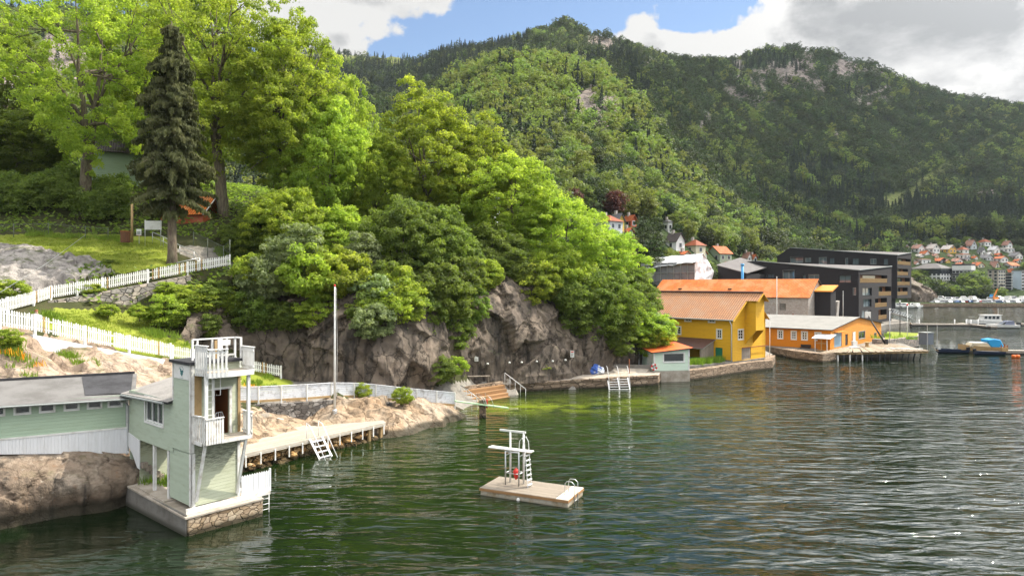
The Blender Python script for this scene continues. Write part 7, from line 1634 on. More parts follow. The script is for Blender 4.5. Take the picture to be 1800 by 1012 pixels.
c3 = lambda x, y: (960 + x / 5.143, 340 + y / 5.143); c8 = lambda x, y: (1130 + x / 5.625, 400 + y / 5.625); c4 = lambda x, y: (1590 + x / 8.571, 400 + y / 8.571)
SLOPE = 'houses on the wooded slope'; TOWNG = 'houses of the town across the basin'
for cv, x0, y0, x1, y1, st, wl, rf, lb, kw in [
    (c3, 180, 135, 400, 285, 'gable', 'w_white', 'rooftile_pink', 'white house with a faded pink roof and chimney, leftmost of the slope houses', dict(ridge='x')),
    (c3, 430, 185, 690, 335, 'hip', 'w_grey', 'rooftile', 'grey villa under a broad orange hipped roof on the slope', {}),
    (c3, 585, 175, 705, 310, 'gable', 'w_yellow', 'r_grey', 'yellow house with a grey roof squeezed beside the grey villa', {}),
    (c3, 700, 190, 818, 300, 'gable', 'w_red', 'rooftile', 'small red house with an orange roof right of the grey villa', {}),
    (c3, 695, 308, 785, 372, 'gable', 'w_cream', 'rooftile', 'small cream house with an orange roof below the red one', {}),
    (c3, 1060, 232, 1140, 350, 'hip', 'w_white', 'r_grey', 'narrow tall white house alone among the slope trees', dict(eave=.8)),
    (c3, 1080, 350, 1252, 515, 'gable', 'w_white', 'rooftile_dark', 'white house with a dark brown roof and skylights below the narrow one', {}),
    (c3, 1245, 413, 1440, 545, 'hip', 'w_cream', 'rooftile', 'cream villa with an orange hipped roof above the wrapped house', {}),
    (c3, 1452, 470, 1678, 622, 'gable', 'w_green', 'rooftile', 'sage green house with a red gable roof right of the cream villa', dict(ridge='x', ratio=1.1)),
    (c3, 1190, 518, 1300, 575, 'gable', 'w_cream', 'rooftile', 'low orange roofed house just above the white sheeting', dict(win=False)),
    (c3, 1340, 505, 1450, 575, 'gable', 'w_white', 'rooftile', 'low white house with a red roof tucked against the wrapped house', dict(win=False)),
    (c8, 985, 240, 1075, 345, 'gable', 'w_white', 'rooftile_pink', 'white house with a brownish roof left of the black blocks', {}),
    (c8, 1050, 262, 1130, 345, 'gable', 'w_white', 'rooftile', 'white house with a pale orange roof beside the black blocks', {}),
    (c8, 735, 335, 870, 380, 'gable', 'w_white', 'rooftile', 'low red roof behind the wrapped house', dict(win=False)),
    (lambda x, y: (x, y), 853, 333, 878, 352, 'gable', 'w_white', 'rooftile', 'red roofed white house glimpsed between the crowns of the near wood', dict(d=125)),
]:
    (a, b), (c, dd) = cv(x0, y0), cv(x1, y1); house(a, b, c, dd, st, wl, rf, lb, group=SLOPE, **kw)
for x0, y0, x1, y1, st, wl, rf, lb, kw in [
    (95, 250, 305, 378, 'gable', 'w_white', 'rooftile_pink', 'white house with a pinkish roof, left end of the upper town row', {}),
    (310, 243, 530, 388, 'gable', 'w_white', 'r_pale', 'white house with a pale roof and a dark gable, second in the upper town row', {}),
    (540, 258, 780, 392, 'gable', 'w_ochre', 'r_pale', 'ochre gabled house with a nearly white roof in the upper town row', {}),
    (780, 285, 970, 392, 'hip', 'w_white', 'rooftile', 'white house with an orange hipped roof right of the ochre one', {}),
    (900, 183, 1090, 335, 'gable', 'w_grey', 'rooftile_pink', 'tall grey white house with a steep pinkish roof, highest in the town', dict(eave=.5)),
    (1095, 168, 1305, 280, 'hip', 'w_white', 'rooftile', 'big white house with an orange hipped roof below the tree row', {}),
    (1465, 195, 1625, 325, 'gable', 'w_white', 'rooftile_pink', 'white house with a dark red gable near the right edge of the photo', {}),
    (1250, 275, 1440, 395, 'gable', 'w_white', 'r_white', 'white house with a gleaming white roof below the orange hipped one', {}),
    (1440, 292, 1655, 380, 'shed', 'w_white', 'r_pale', 'long low white house with a terrace near the right edge', dict(eave=.8)),
    (1100, 288, 1220, 425, 'gable', 'w_white', 'r_grey', 'small white house with a pointed gable in the middle of the town', dict(eave=.55)),
    (0, 275, 90, 345, 'hip', 'w_cream', 'rooftile_pink', 'brown roofed house peeping over the farther black block', dict(win=False)),
    (220, 343, 380, 420, 'gable', 'w_white', 'rooftile', 'low house with a salmon roof and a black chimney', dict(eave=.45, win=False)),
    (100, 453, 395, 555, 'shed', 'w_white', 'rooftile_pink', 'long white terraced house above the office building', dict(eave=.8)),
    (400, 453, 640, 545, 'gable', 'w_dark', 'rooftile', 'dark house with a bright orange roof above the office building', dict(eave=.55)),
    (615, 400, 735, 445, 'hip', 'w_cream', 'rooftile_pink', 'small house with a pale pink hipped roof among bushes', dict(eave=.4, win=False)),
    (770, 385, 990, 485, 'shed', 'w_white', 'rooftile', 'long white house with a thin orange roof edge mid slope', dict(eave=.85)),
    (690, 458, 880, 538, 'gable', 'w_white', 'rooftile_pink', 'white house with a pink roof above the black office block', dict(eave=.5)),
    (1120, 400, 1340, 495, 'gable', 'w_grey', 'r_grey', 'grey house with a slate roof and a blue gable', dict(eave=.5)),
    (1330, 428, 1560, 525, 'gable', 'w_white', 'rooftile', 'white house with a black gable side and a flat orange roof', dict(eave=.7)),
    (1560, 365, 1780, 485, 'gable', 'w_white', 'r_grey', 'white house with a grey roof at the right edge of the photo', {}),
    (760, 523, 910, 565, 'gable', 'w_dark', 'rooftile', 'flat orange roof directly over the black office block', dict(eave=.4, win=False)),
    (985, 518, 1205, 605, 'gable', 'w_cream', 'rooftile', 'yellowish house with a wide orange roof behind the big round tree', dict(eave=.5)),
    (1270, 500, 1440, 610, 'gable', 'w_cream', 'rooftile_pink', 'house with a steep faded pink roof and skylights', dict(eave=.3)),
    (1470, 518, 1730, 615, 'gable', 'w_grey', 'rooftile', 'pale blue white house with an orange roof above the blue tower block', dict(eave=.5, ridge='x')),
    (95, 505, 230, 565, 'gable', 'w_white', 'rooftile_pink', 'dark red roof at the corner of the farther black block', dict(eave=.4, win=False)),
    (150, 395, 292, 452, 'gable', 'w_white', 'r_pale', 'small pale house under the pinkish roofed house at the left end of the upper row', dict(win=False)),
    (398, 392, 520, 452, 'gable', 'w_cream', 'rooftile_pink', 'cream house with a pink roof between the salmon roof and the bushes', dict(win=False)),
    (878, 440, 992, 505, 'gable', 'w_white', 'r_grey', 'white house with a grey roof tucked behind the garden trees mid slope', dict()),
    (1002, 425, 1108, 482, 'gable', 'w_white', 'rooftile', 'small white house with a red roof left of the slate roofed one', dict(win=False)),
    (1215, 365, 1332, 425, 'gable', 'w_cream', 'r_white', 'cream house with a bleached roof just below the gleaming white roof', dict(win=False)),
    (1345, 382, 1470, 435, 'gable', 'w_red', 'rooftile', 'little red house between the long low white house and the black gabled one', dict(win=False)),
    (548, 475, 690, 535, 'gable', 'w_yellow', 'rooftile_pink', 'yellow house with a pink roof right of the bright orange roof', dict(win=False)),
    (1640, 470, 1760, 530, 'gable', 'w_white', 'rooftile', 'white house with an orange roof under the grey roof at the right edge', dict()),
    (-646, 235, -394, 335, 'gable', 'w_white', 'rooftile_pink', 'white house with a pink roof peeping over the middle of the farther black block', dict(win=False)),
    (-372, 283, -248, 351, 'gable', 'w_cream', 'rooftile_pink', 'small cream house over the roof edge of the farther black block', dict(win=False)),
    (-994, 253, -883, 326, 'gable', 'w_white', 'r_pale', 'lone pale house among trees above the roof of the farther black block', dict(win=False)),
    (1530, 620, 1660, 700, 'gable', 'w_tan', 'rooftile', 'orange roof squeezed between the beige and the blue tower blocks', dict(eave=.5, win=False)),
]:
    a, b = c4(x0, y0); c, dd = c4(x1, y1); house(a, b, c, dd, st, wl, rf, lb, group=TOWNG, **kw)
def bigblock(name, ku, u0, u1, vt, vb, al, wl, wr_, label, rows, nl, nr, cat, rfm='slate_roof', band=None, hip=False, d=None):
    d = d or ground_at(ku, vb); RECTS.append((u0, vt, u1, vb, d)); s = d / F; al += 22; K = P(ku, vb, d); f = Fr((K.x, K.y), al); Ly = f.Y(u0, vb)[0]; Lx = f.X(u1, vb)[0]; hh = (vb - vt) * s
    o = empty(name, (K.x, K.y, K.z), f.rz, label, cat)
    w = MB(); w.wall((0, 0, 0), EY, -EX, 0, Ly, -6, hh, mi=0); w.wall((0, 0, 0), EX, -EY, 0, Lx, -6, hh, mi=1); w.wall((Lx, 0, 0), EY, EX, 0, Ly, -6, hh); w.wall((0, Ly, 0), EX, EY, 0, Lx, -6, hh); w.build('wall', [M[wl], M[wr_]], o)
    if hip:
        m = MB(); r = 3.2; A_, B_, C_, D_ = (-1, -1, hh), (Lx + 1, -1, hh), (Lx + 1, Ly + 1, hh), (-1, Ly + 1, hh); c0 = (Lx / 2, Lx / 2, hh + r); c1 = (Lx / 2, Ly - Lx / 2, hh + r); m.poly([D_, A_, c0, c1]); m.poly([B_, C_, c1, c0]); m.poly([A_, B_, c0]); m.poly([C_, D_, c1]); m.build('roof', M[rfm], o)
    else: MB().box(-.3, -.3, hh, Lx + .3, Ly + .3, hh + .5).build('roof', M[rfm], o)
    if band: MB().box(-.15, -.12, hh - 3.2, Lx, Ly, hh - .5).build('window_band' if band == 'win_far' else 'upper_band', M[band], o)
    fh = hh / rows
    for j in range(rows - (1 if band else 0)):
        zc = fh * (j + .5)
        for i in range(nl): y = Ly * (i + .5) / nl; small_window(o, (0, 0, 0), EY, -EX, y - .8, y + .8, zc - .65, zc + .65)
        for i in range(nr): x = Lx * (i + .5) / nr; small_window(o, (0, 0, 0), EX, -EY, x - .7, x + .7, zc - .65, zc + .65)
    return o
q = lambda x, y: c4(x, y)
bigblock('office_building', q(545, 0)[0], q(110, 0)[0], q(712, 0)[0], q(0, 612)[1], q(0, 850)[1], 40, 'w_white', 'w_white', 'white office building with a grey hipped roof and a blue window band', 4, 7, 4, 'office building', band='win_far', hip=True)
bigblock('office_building', q(1000, 0)[0], q(715, 0)[0], q(1065, 0)[0], q(0, 556)[1], q(0, 850)[1], 30, 'w_dark', 'w_dark', 'black office block with a white top storey behind the big round tree', 4, 5, 2, 'office building', band='white')
bigblock('apartment_tower', q(1412, 0)[0], q(1255, 0)[0], q(1520, 0)[0], q(0, 640)[1], q(0, 943)[1], 52, 'w_beige', 'w_tan', 'beige apartment tower with rows of small windows on the far shore', 6, 2, 3, 'apartment block')
bigblock('apartment_tower', q(1600, 0)[0], q(1522, 0)[0], q(1632, 0)[0], q(0, 690)[1], q(0, 943)[1], 35, 'w_grey', 'w_grey', 'narrow glassy grey block between the beige and the pale blue towers', 6, 3, 1, 'apartment block')
bigblock('apartment_tower', q(1765, 0)[0], q(1620, 0)[0], q(1880, 0)[0], q(0, 650)[1], q(0, 943)[1], 45, 'w_blue', 'w_blue', 'pale blue tower block cut by the right edge of the photo', 6, 0, 5, 'apartment block')

# ------------------------------------------------------------------ trees on the slope, in the town and the row above it
def hidden_house(u, vt, vb, r, d):
    return any(u + r > a + .12 * (c - a) and u - r < c - .12 * (c - a) and vb > b and vt < e - .3 * (e - b) and d < dd + 3 for a, b, c, e, dd in RECTS) or any(a - 1 < u < c + 1 and dd - 1 < d < dd + (9 if dd < 300 else 5) for a, b, c, e, dd in RECTS)
def scatter_trees():
    rng = np.random.default_rng(77); k = 0
    d = 150.0
    while d < 302:
        s = 7.0; us = np.arange(960, 1505, s * F / d)
        for u in us:
            u = u + rng.uniform(-.4, .4) * s * F / d; dd = d + rng.uniform(-.4, .4) * s; p = mtn_at(np.array([u]), np.array([dd]))[0]
            if p[2] < 4 or (1128 < u < 1345 and dd < 176): continue
            h = rng.uniform(7, 12.5); vb = 500 - F * (p[2] - H) / dd; ok = False
            while h > 3.2 and not ok:
                r = h * .45; vt = vb - h * F / dd; ok = not hidden_house(u, vt, vb, r * F / dd * .8, dd); h *= .8 if not ok else 1
            if not ok or (u < 1130 and vt > 480): continue
            MIDB[k % 3].place('slope_tree', (p[0], p[1], p[2] - .4), h, r, rng.uniform(0, 6.28), 'rounded leafy tree among the houses on the slope behind the waterfront', 'tree', 'trees on the slope behind the waterfront', 'leaf_spur' if rng.random() < .6 else 'leaf_far'); k += 1
        d += s * .95
    for u, v, h in ((1008, 367, 8), (1084, 374, 9), (1076, 370, 8)):
        dd = ground_at(u, v + 12); MIDB[1].place('copper_beech', P(u, v + 8, dd), h, h * .42, u, 'dark red copper beech behind the slope villas', 'tree', 'copper beeches on the slope', 'leaf_red')
    for i in range(46):
        u = 1372 + i * 9.9 + rng.uniform(-3, 3); dd = 486 + rng.uniform(-6, 18) - max(0, 1500 - u) * .1; p = mtn_at(np.array([u]), np.array([dd]))[0]; h = rng.uniform(13, 19)
        MIDB[i % 3].place('row_tree', (p[0], p[1], p[2] - .5), h, h * .36, rng.uniform(0, 6), 'tall leafy tree in the row above the far town', 'tree', 'tree row above the far town', 'leaf_spur' if rng.random() < .5 else 'leaf_far')
    n = 0
    for i in range(1500):
        u = rng.uniform(1590, 1815); dd = rng.uniform(388, 474); p = mtn_at(np.array([u]), np.array([dd]))[0]; h = rng.uniform(3, 5.6); r = h * .55; vb = 500 - F * (p[2] - H) / dd; vt = vb - h * F / dd
        if hidden_house(u, vt, vb, r * F / dd, dd) : continue
        MIDB[i % 3].place('town_tree', (p[0], p[1], p[2] - .5), h, r, rng.uniform(0, 6), 'small round garden tree between the houses of the far town', 'tree', 'garden trees of the far town', 'leaf_far' if rng.random() < .6 else 'leaf_dark'); n += 1
        if n > 90: break
    for i, (x, y, h) in enumerate(((160, 690, 8), (240, 730, 9), (330, 780, 10), (400, 800, 10), (470, 800, 10), (540, 800, 11), (600, 860, 8), (680, 870, 8), (760, 900, 8), (850, 900, 9), (930, 900, 9), (1000, 910, 8), (1080, 900, 8), (1150, 900, 9), (880, 720, 8), (960, 700, 11), (1060, 660, 15), (1130, 690, 14), (1180, 780, 9), (1230, 880, 8), (1460, 930, 6), (290, 870, 8), (720, 920, 6), (560, 900, 9), (1010, 790, 10), (1100, 790, 10))):
        u, v = c4(x, y); dd = 366 + (943 - y) * .07 if y > 600 else 400; dd = min(dd, 384); MIDB[i % 3].place('shore_tree', P(u, v - 5 + h * 1.0 * F / dd, dd), h, h * .5, i * 1.3, 'dense dark tree in front of the far office buildings', 'tree', 'trees in front of the far offices', 'leaf_far' if i % 2 else 'leaf_dark')
scatter_trees()
kn = rock_sheet('rock_knoll', [P(1594, 529, 352), P(1610, 530, 348), P(1632, 530, 348), P(1644, 529, 353)], [P(1592, 482, 366), P(1606, 492, 362), P(1624, 500, 360), P(1640, 522, 360)], 40, 24, M['rock_cliff'], 2.0, .12, 3, 1.5, below=2)

# ------------------------------------------------------------------ far quay with parked cars and laid-up boats
strip_wall('far_seawall', [P(1555, 533.5, 332), P(1650, 533.5, 331), P(1740, 533.5, 331), P(1850, 533.5, 331)], 1.8, 3.0, M['stone_rust'] if False else M['stone_block'], 'long brown boulder seawall along the far shore', 'wall', below=1)
def car_mesh():
    m = MB(); L, W_, = 4.3, 1.75
    prof = [(-L / 2, .35), (-L / 2, .8), (-1.9, .95), (-1.45, 1.42), (.35, 1.45), (1.0, .98), (L / 2 - .1, .85), (L / 2, .4)]
    m.prism([(x, -W_ / 2, z) for x, z in prof], (0, W_, 0), 0)
    m.prism([(-1.75, -W_ / 2 - .01, .97), (.85, -W_ / 2 - .01, .99), (.3, -W_ / 2 - .01, 1.36), (-1.4, -W_ / 2 - .01, 1.34)], (0, W_ + .02, 0), 1)
    for x in (-1.3, 1.35):
        for y in (-W_ / 2 + .02, W_ / 2 - .2): m.tube([(x, y - .02, .32), (x, y + .2, .32)], .32, 10, 2)
    me = bpy.data.meshes.new('parked_car'); me.from_pydata(m.v, [], m.f)
    for k in ('car_paint', 'win_far', 'black'): me.materials.append(M[k])
    me.polygons.foreach_set('material_index', m.m); return me
def cmat(n, c): M[n] = paint(n, c, .3, .1); return M[n]
M['car_paint'] = paint('car_paint_white', (.72, .73, .74), .3, .1)
CARC = [cmat('car_' + str(i), c) for i, c in enumerate(((.7, .7, .72), (.45, .47, .5), (.04, .04, .045), (.10, .16, .3), (.35, .04, .03), (.25, .27, .28)))]
CM = car_mesh()
def hull(mb, L, B, hh, mi=0, mi2=1, deck=True, n=12, bow=1.25, z0=-.25):
    """boat hull, bow at +x; mi hull, mi2 deck"""
    rows = []
    for i in range(n + 1):
        t = i / n; x = -L / 2 + L * t; w = B / 2 * (1 - max(0, (t - .45) / .55) ** 2.2) * (.86 + .14 * min(1, t * 3)); zt = hh * (1 + (bow - 1) * t ** 2); zk = z0 + (hh * .75) * max(0, (t - .7) / .3) ** 2
        rows.append([(x, -w, zt), (x, -w * .88, zt * .35), (x, 0, zk), (x, w * .88, zt * .35), (x, w, zt)])
    b = len(mb.v); mb.v += [p for r in rows for p in r]
    for i in range(n):
        for k in range(4): a = b + i * 5 + k; mb.f.append((a, a + 1, a + 6, a + 5)); mb.m.append(mi)
        if deck: a = b + i * 5; mb.f.append((a, a + 5, a + 9, a + 4)); mb.m.append(mi2)
    mb.f.append(tuple(b + k for k in range(5))); mb.m.append(mi)
    return rows
def far_quay():
    rng = np.random.default_rng(14)
    for i in range(86):
        u = rng.uniform(1640, 1812); row = rng.integers(0, 4); d = (335.5, 340.5, 346, 352)[row] + rng.uniform(-.6, .6); z = 1.75 if d < 342 else float(mtn_at(np.array([u]), np.array([d]))[0][2]) + .1
        o = mesh_obj('parked_car', CM); o.location = ((u - 900) / F * d, d, max(z, 1.7)); o.rotation_euler = (0, 0, rng.choice([0, math.pi / 2, math.pi]) + rng.uniform(-.15, .15))
        o.material_slots[0].link = 'OBJECT'; o.material_slots[0].material = CARC[rng.choice(6, p=[.42, .18, .13, .13, .06, .08])]; tag(o, 'tiny car parked in the crowded lot along the far quay', 'car', 'cars parked along the far quay')
    for i in range(24):
        u = 1638 + i * 1.75; d = 359.5; o = mesh_obj('parked_car', CM); o.location = ((u - 900) / F * d, d, 2.9); o.rotation_euler = (0, 0, R(80)); o.material_slots[0].link = 'OBJECT'; o.material_slots[0].material = CARC[0 if i % 5 else 4]; tag(o, 'tiny car in the raised row under the dark trees of the far shore', 'car', 'cars in the raised row under the trees')
    for i in range(26):
        L = rng.uniform(6, 9); m = MB(); hull(m, L, 2.4, 1.0, 0, 1); m.prism([(-L * .25, -.8, 1), (L * .18, -.8, 1.1), (L * .05, -.7, 2.2), (-L * .22, -.7, 2.2)], (0, 1.6, 0), 1); m.prism([(-L * .2, -.815, 1.5), (L * .12, -.815, 1.5), (L * .06, -.74, 2.05), (-L * .18, -.74, 2.05)], (0, 1.63, 0), 2)
        me = bpy.data.meshes.new('moored_boat'); me.from_pydata(m.v, [], m.f); [me.materials.append(M[k]) for k in ('white', 'white', 'win_far')]; me.polygons.foreach_set('material_index', m.m); o = mesh_obj('moored_boat', me)
        if i < 9: u = rng.uniform(1566, 1628); d = rng.uniform(322, 329); z = 0
        else: u = rng.uniform(1650, 1810); d = rng.uniform(337, 350); z = 2.6 if d < 344 else 3.0
        o.location = ((u - 900) / F * d, d, z); o.rotation_euler = (0, 0, rng.uniform(0, 6.28)); tag(o, 'small white motor boat afloat at the left end of the far quay' if i < 9 else 'small white boat laid up among the cars on the far quay', 'boat', 'boats afloat at the far quay' if i < 9 else 'boats laid up on the far quay')
    e = empty('excavator', P(1747, 529, 338), R(200), 'orange excavator with a raised arm on the far quay', 'excavator'); m = MB(); m.box(-1.9, -1.3, 0, 1.9, -.6, .8); m.box(-1.9, .6, 0, 1.9, 1.3, .8); m.build('tracks', M['black'], e); MB().box(-1.6, -1.2, .8, 1.4, 1.2, 2.0).build('body', M['orange_pt'], e); MB().prism([(.1, -1.2, 2.0), (1.5, -1.2, 2.0), (1.2, -1.2, 3.3), (.1, -1.2, 3.3)], (0, 1.1, 0)).build('cab', M['blue_pipe'], e)
    a = MB(); a.bar((.6, .3, 1.8), (-2.2, .3, 6.0), .4, .55); a.build('boom', M['orange_pt'], e); a = MB(); a.bar((-2.2, .3, 6.0), (-5.0, .3, 8.3), .35, .4); a.build('arm', M['black'], e); MB().prism([(-5.4, 0, 8.3), (-4.6, 0, 8.5), (-5.2, 0, 7.2), (-6.0, 0, 7.6)], (0, .8, 0)).build('bucket', M['black'], e)
M['orange_pt'] = paint('orange_machine_paint', (.65, .20, .02), .4, .3); M['navy'] = paint('navy_hull', (.02, .03, .06), .3, .2); M['cream'] = paint('cream_boat', (.62, .53, .38), .45, .35, 4); M['canvas_blue'] = paint('blue_canvas', (.02, .27, .55), .7, .2); M['canvas_grey'] = paint('grey_canvas', (.22, .24, .33), .7, .2); M['dock'] = wood('dock_boards', (.40, .36, .31), (.28, .24, .2), .2, 'x'); M['buoy_orange'] = paint('buoy_orange', (.7, .16, .03), .5, .3); M['black_rubber'] = paint('outboard_black', (.015, .015, .017), .4, .1)
far_quay()

# ------------------------------------------------------------------ boats and pontoons in the bay
def rail(o, pts, r=.025): MB().tube(pts, r, 6).build('rail', M['steel'], o, smooth=True)
def outboard(o, x, y, z, s=1.0): MB().prism([(x - .35 * s, y - .18 * s, z), (x + .05 * s, y - .18 * s, z), (x + .1 * s, y - .18 * s, z + .5 * s), (x - .3 * s, y - .18 * s, z + .55 * s)], (0, .36 * s, 0)).box(x - .15 * s, y - .06, z - .9 * s, x + .02, y + .06, z).build('outboard_motor', M['black_rubber'], o)
def boats():
    c = G(1729.5, 571.5); o = empty('cabin_cruiser', c, R(180 - 6), 'white cabin cruiser with a dark hull lying behind the pontoon', 'boat'); m = MB(); hull(m, 8.6, 2.9, 1.15, 0, 1, bow=1.35); m.build('hull', [M['navy'], M['white']], o); m = MB(); hull(m, 8.7, 2.96, 1.2, 0, 0, bow=1.35, z0=.9); m.build('gunwale', M['white'], o)
    m = MB(); x0, x1 = -3.9, 1.0; m.prism([(x0, -1.1, 1.1), (x1, -1.1, 1.15), (x1 - .5, -1.0, 2.75), (x0 + .1, -1.0, 2.75)], (0, 2.1, 0)); m.build('cabin', M['white'], o); MB().box(x0 - .2, -1.2, 2.76, x1 - .1, 1.15, 2.88).build('cabin_roof', M['white'], o)
    for i in range(4): a = x0 + .6 + i * 1.0; MB().prism([(a, -1.13, 1.75), (a + .75, -1.13, 1.75), (a + .7, -1.05, 2.5), (a, -1.05, 2.5)], (0, 2.2, 0)).build('window', M['win_far'], o)
    MB().tube([(-3.6, 0, 2.8), (-3.6, 0, 4.6)], .04, 6).build('mast', M['white'], o); rail(o, [(4.1, 0, 2.3), (2.6, -.9, 2.1), (1.4, -1.2, 2.0)])
    c = G(1761, 577.0); o = empty('speedboat', c, R(180 - 4), 'white speedboat with a grey canopy and black outboards at the pontoon end', 'boat'); m = MB(); hull(m, 7.6, 2.4, .95, 0, 1, bow=1.2); m.build('hull', [M['white'], M['white']], o); MB().prism([(-2.6, -.95, .95), (-.2, -.95, 1.0), (-.9, -.8, 1.95), (-2.3, -.8, 1.95)], (0, 1.8, 0)).build('canopy', M['canvas_grey'], o); MB().prism([(-.2, -.9, 1.0), (.7, -.8, 1.05), (-.7, -.75, 1.75)], (0, 1.6, 0)).build('windscreen', M['win_far'], o)
    for y in (-.35, .35): outboard(o, -3.85, y, .75, 1.3)
    MB().box(-3.4, -1.22, .5, -.5, -1.17, .75).build('stripe', M['navy'], o)
    c = G(1672.5, 620.5); o = empty('dinghy', c, R(172), 'long dark open dinghy with a tilted outboard between the pier and the canopied boat', 'boat'); m = MB(); r = hull(m, 4.7, 1.6, .6, 0, 1, deck=False, bow=1.3); m.poly([(x[0], x[1] * .9, .18) for x, in [(q[0],) for q in r]] + [(x[0], -x[1] * .9, .18) for x, in [(q[0],) for q in reversed(r)]], 1); m.build('hull', [M['navy'], M['felt_dark']], o)
    for x in (-1.2, .4): MB().box(x, -.68, .42, x + .28, .68, .48).build('thwart', M['grey_wood'], o)
    MB().box(1.6, -.35, .62, 2.2, .35, .7).build('foredeck', M['white'], o); outboard(o, -2.35, 0, .45, 1.0)
    c = G(1724, 620); o = empty('canopy_boat', c, R(176), 'cream wooden motor boat with a bright blue canvas canopy', 'boat'); m = MB(); hull(m, 7.0, 2.3, .95, 0, 1, bow=1.45); m.build('hull', [M['cream'], M['cream']], o); m = MB(); hull(m, 7.08, 2.36, 1.0, 0, 0, bow=1.45, z0=.72, deck=False); m.build('rubbing_strake', M['bare_wood'], o)
    MB().prism([(-1.2, -.85, .95), (2.2, -.7, 1.05), (1.8, -.62, 1.6), (-1.2, -.78, 1.6)], (0, 1.6, 0)).build('cabin', M['cream'], o); MB().box(-.5, -.8, 1.6, 1.6, .8, 1.75).build('cabin_roof', M['white'], o)
    k = MB(); pr = [(-3.2, .95), (-2.9, 1.4), (-2.5, 2.2), (-1.6, 2.35), (-.4, 2.2), (-.7, 1.5), (-1.2, .95)]
    k.prism([(x, -.95, z) for x, z in pr], (0, 1.9, 0)); k.build('canopy', M['canvas_blue'], o, bevel=.12); MB().box(-3.4, -.8, .95, -3.0, .8, 1.25).build('stern_locker', M['bare_wood'], o)
    c = G(1737, 623.5); o = empty('dinghy', c, R(178), 'small dark dinghy moored alongside the canopied boat', 'boat'); m = MB(); hull(m, 4.6, 1.5, .55, 0, 1, bow=1.25); m.build('hull', [M['navy'], M['felt_dark']], o); outboard(o, 2.2, 0, .5, .9)
    def pontoon(u0, v0, u1, v1, w, label):
        a = G(u0, v0); b = G(u1, v1); d = b - a; o = empty('pontoon', a, math.atan2(d.y, d.x), label, 'pontoon'); MB().box(0, 0, .22, d.length, w, .62).build('deck', M['dock'], o); MB().box(.2, .1, -.3, d.length - .2, w - .1, .2).build('float', M['black'], o); return o, d.length, w
    p, L, w = pontoon(1560, 572.6, 1712, 573.8, 2.4, 'long floating pontoon running out from the black apartment blocks')
    p, L, w = pontoon(1680, 571.2, 1742, 577.6, 1.6, 'short angled pontoon finger beside the speedboat')
    p, L, w = pontoon(1750, 572.2, 1850, 573.0, 2.2, 'pontoon continuing to the right behind the speedboat')
    p, L, w = pontoon(1762, 622.5, 1840, 624, 1.6, 'pale floating jetty behind the canopied boat at the right edge')
    for i, u in enumerate((1677.5, 1698, 1706, 1718.5, 1615)): q = G(u, 572.6); t = MB().tube([(0, 0, -1), (0, 0, 1.75)], .16, 8).build('mooring_post', M['white'], None, smooth=True, loc=q + Vector((0, -.1, 0))); tag(t, 'white mooring post standing on the far pontoon', 'post', 'mooring posts of the pontoon')
    for i, u in enumerate((1782, 1789)): q = G(u, 627.5, .1); t = MB().rev([(0, -.2), (.25, -.15), (.32, .1), (.25, .35), (0, .4)], 12).build('buoy', M['buoy_orange'], None, smooth=True, loc=q); tag(t, 'orange float hanging at the pale jetty', 'buoy', 'orange floats at the jetty')
    o = empty('outboard_stack', G(1765, 617, .6), 0, 'rusty brown gear heaped on the jetty behind the canopied boat', 'gear'); m = MB(); rg = random.Random(3)
    for i in range(7): x, y = rg.uniform(-.7, .7), rg.uniform(-.2, .2); m.bar((x, y, 0), (x + rg.uniform(-.3, .3), y, rg.uniform(.5, 1.3)), .12, .12)
    m.build('poles', M['rust'], o); MB().box(-.5, -.35, 0, .4, .35, .6).build('box', M['bare_wood'], o)
    a = P(1568, 548.5, 178); b = P(1601, 560, 186); o = empty('gangway', a, 0, 'pale steel truss gangway sloping down from the black block to the pontoon', 'gangway'); d = b - a; m = MB(); m.bar(Vector((0, 0, -.2)), d, 1.3, .12); m.build('deck', M['galv'], o)
    for y in (-.6, .6):
        m = MB(); m.bar((0, y, .95), d + Vector((0, y, .95)), .09, .09); m.bar((0, y, 0), d + Vector((0, y, 0)), .09, .12)
        for i in range(8): p0 = d * (i / 8) + Vector((0, y, 0)); p1 = d * ((i + 1) / 8) + Vector((0, y, .95)); m.bar(p0, p1, .06, .06); m.bar(p0, p0 + Z * .95, .06, .06)
        m.build('truss', M['galv'], o)
    q = MB(); s = G(1638, 606, 1.6); e = G(1650, 617, .6); q.tube([s, s.lerp(e, .5) - Z * .25, e], .03, 5); tag(q.build('mooring_rope', M['bare_wood']), 'slack rope from the pier to the dark dinghy', 'rope')
boats()
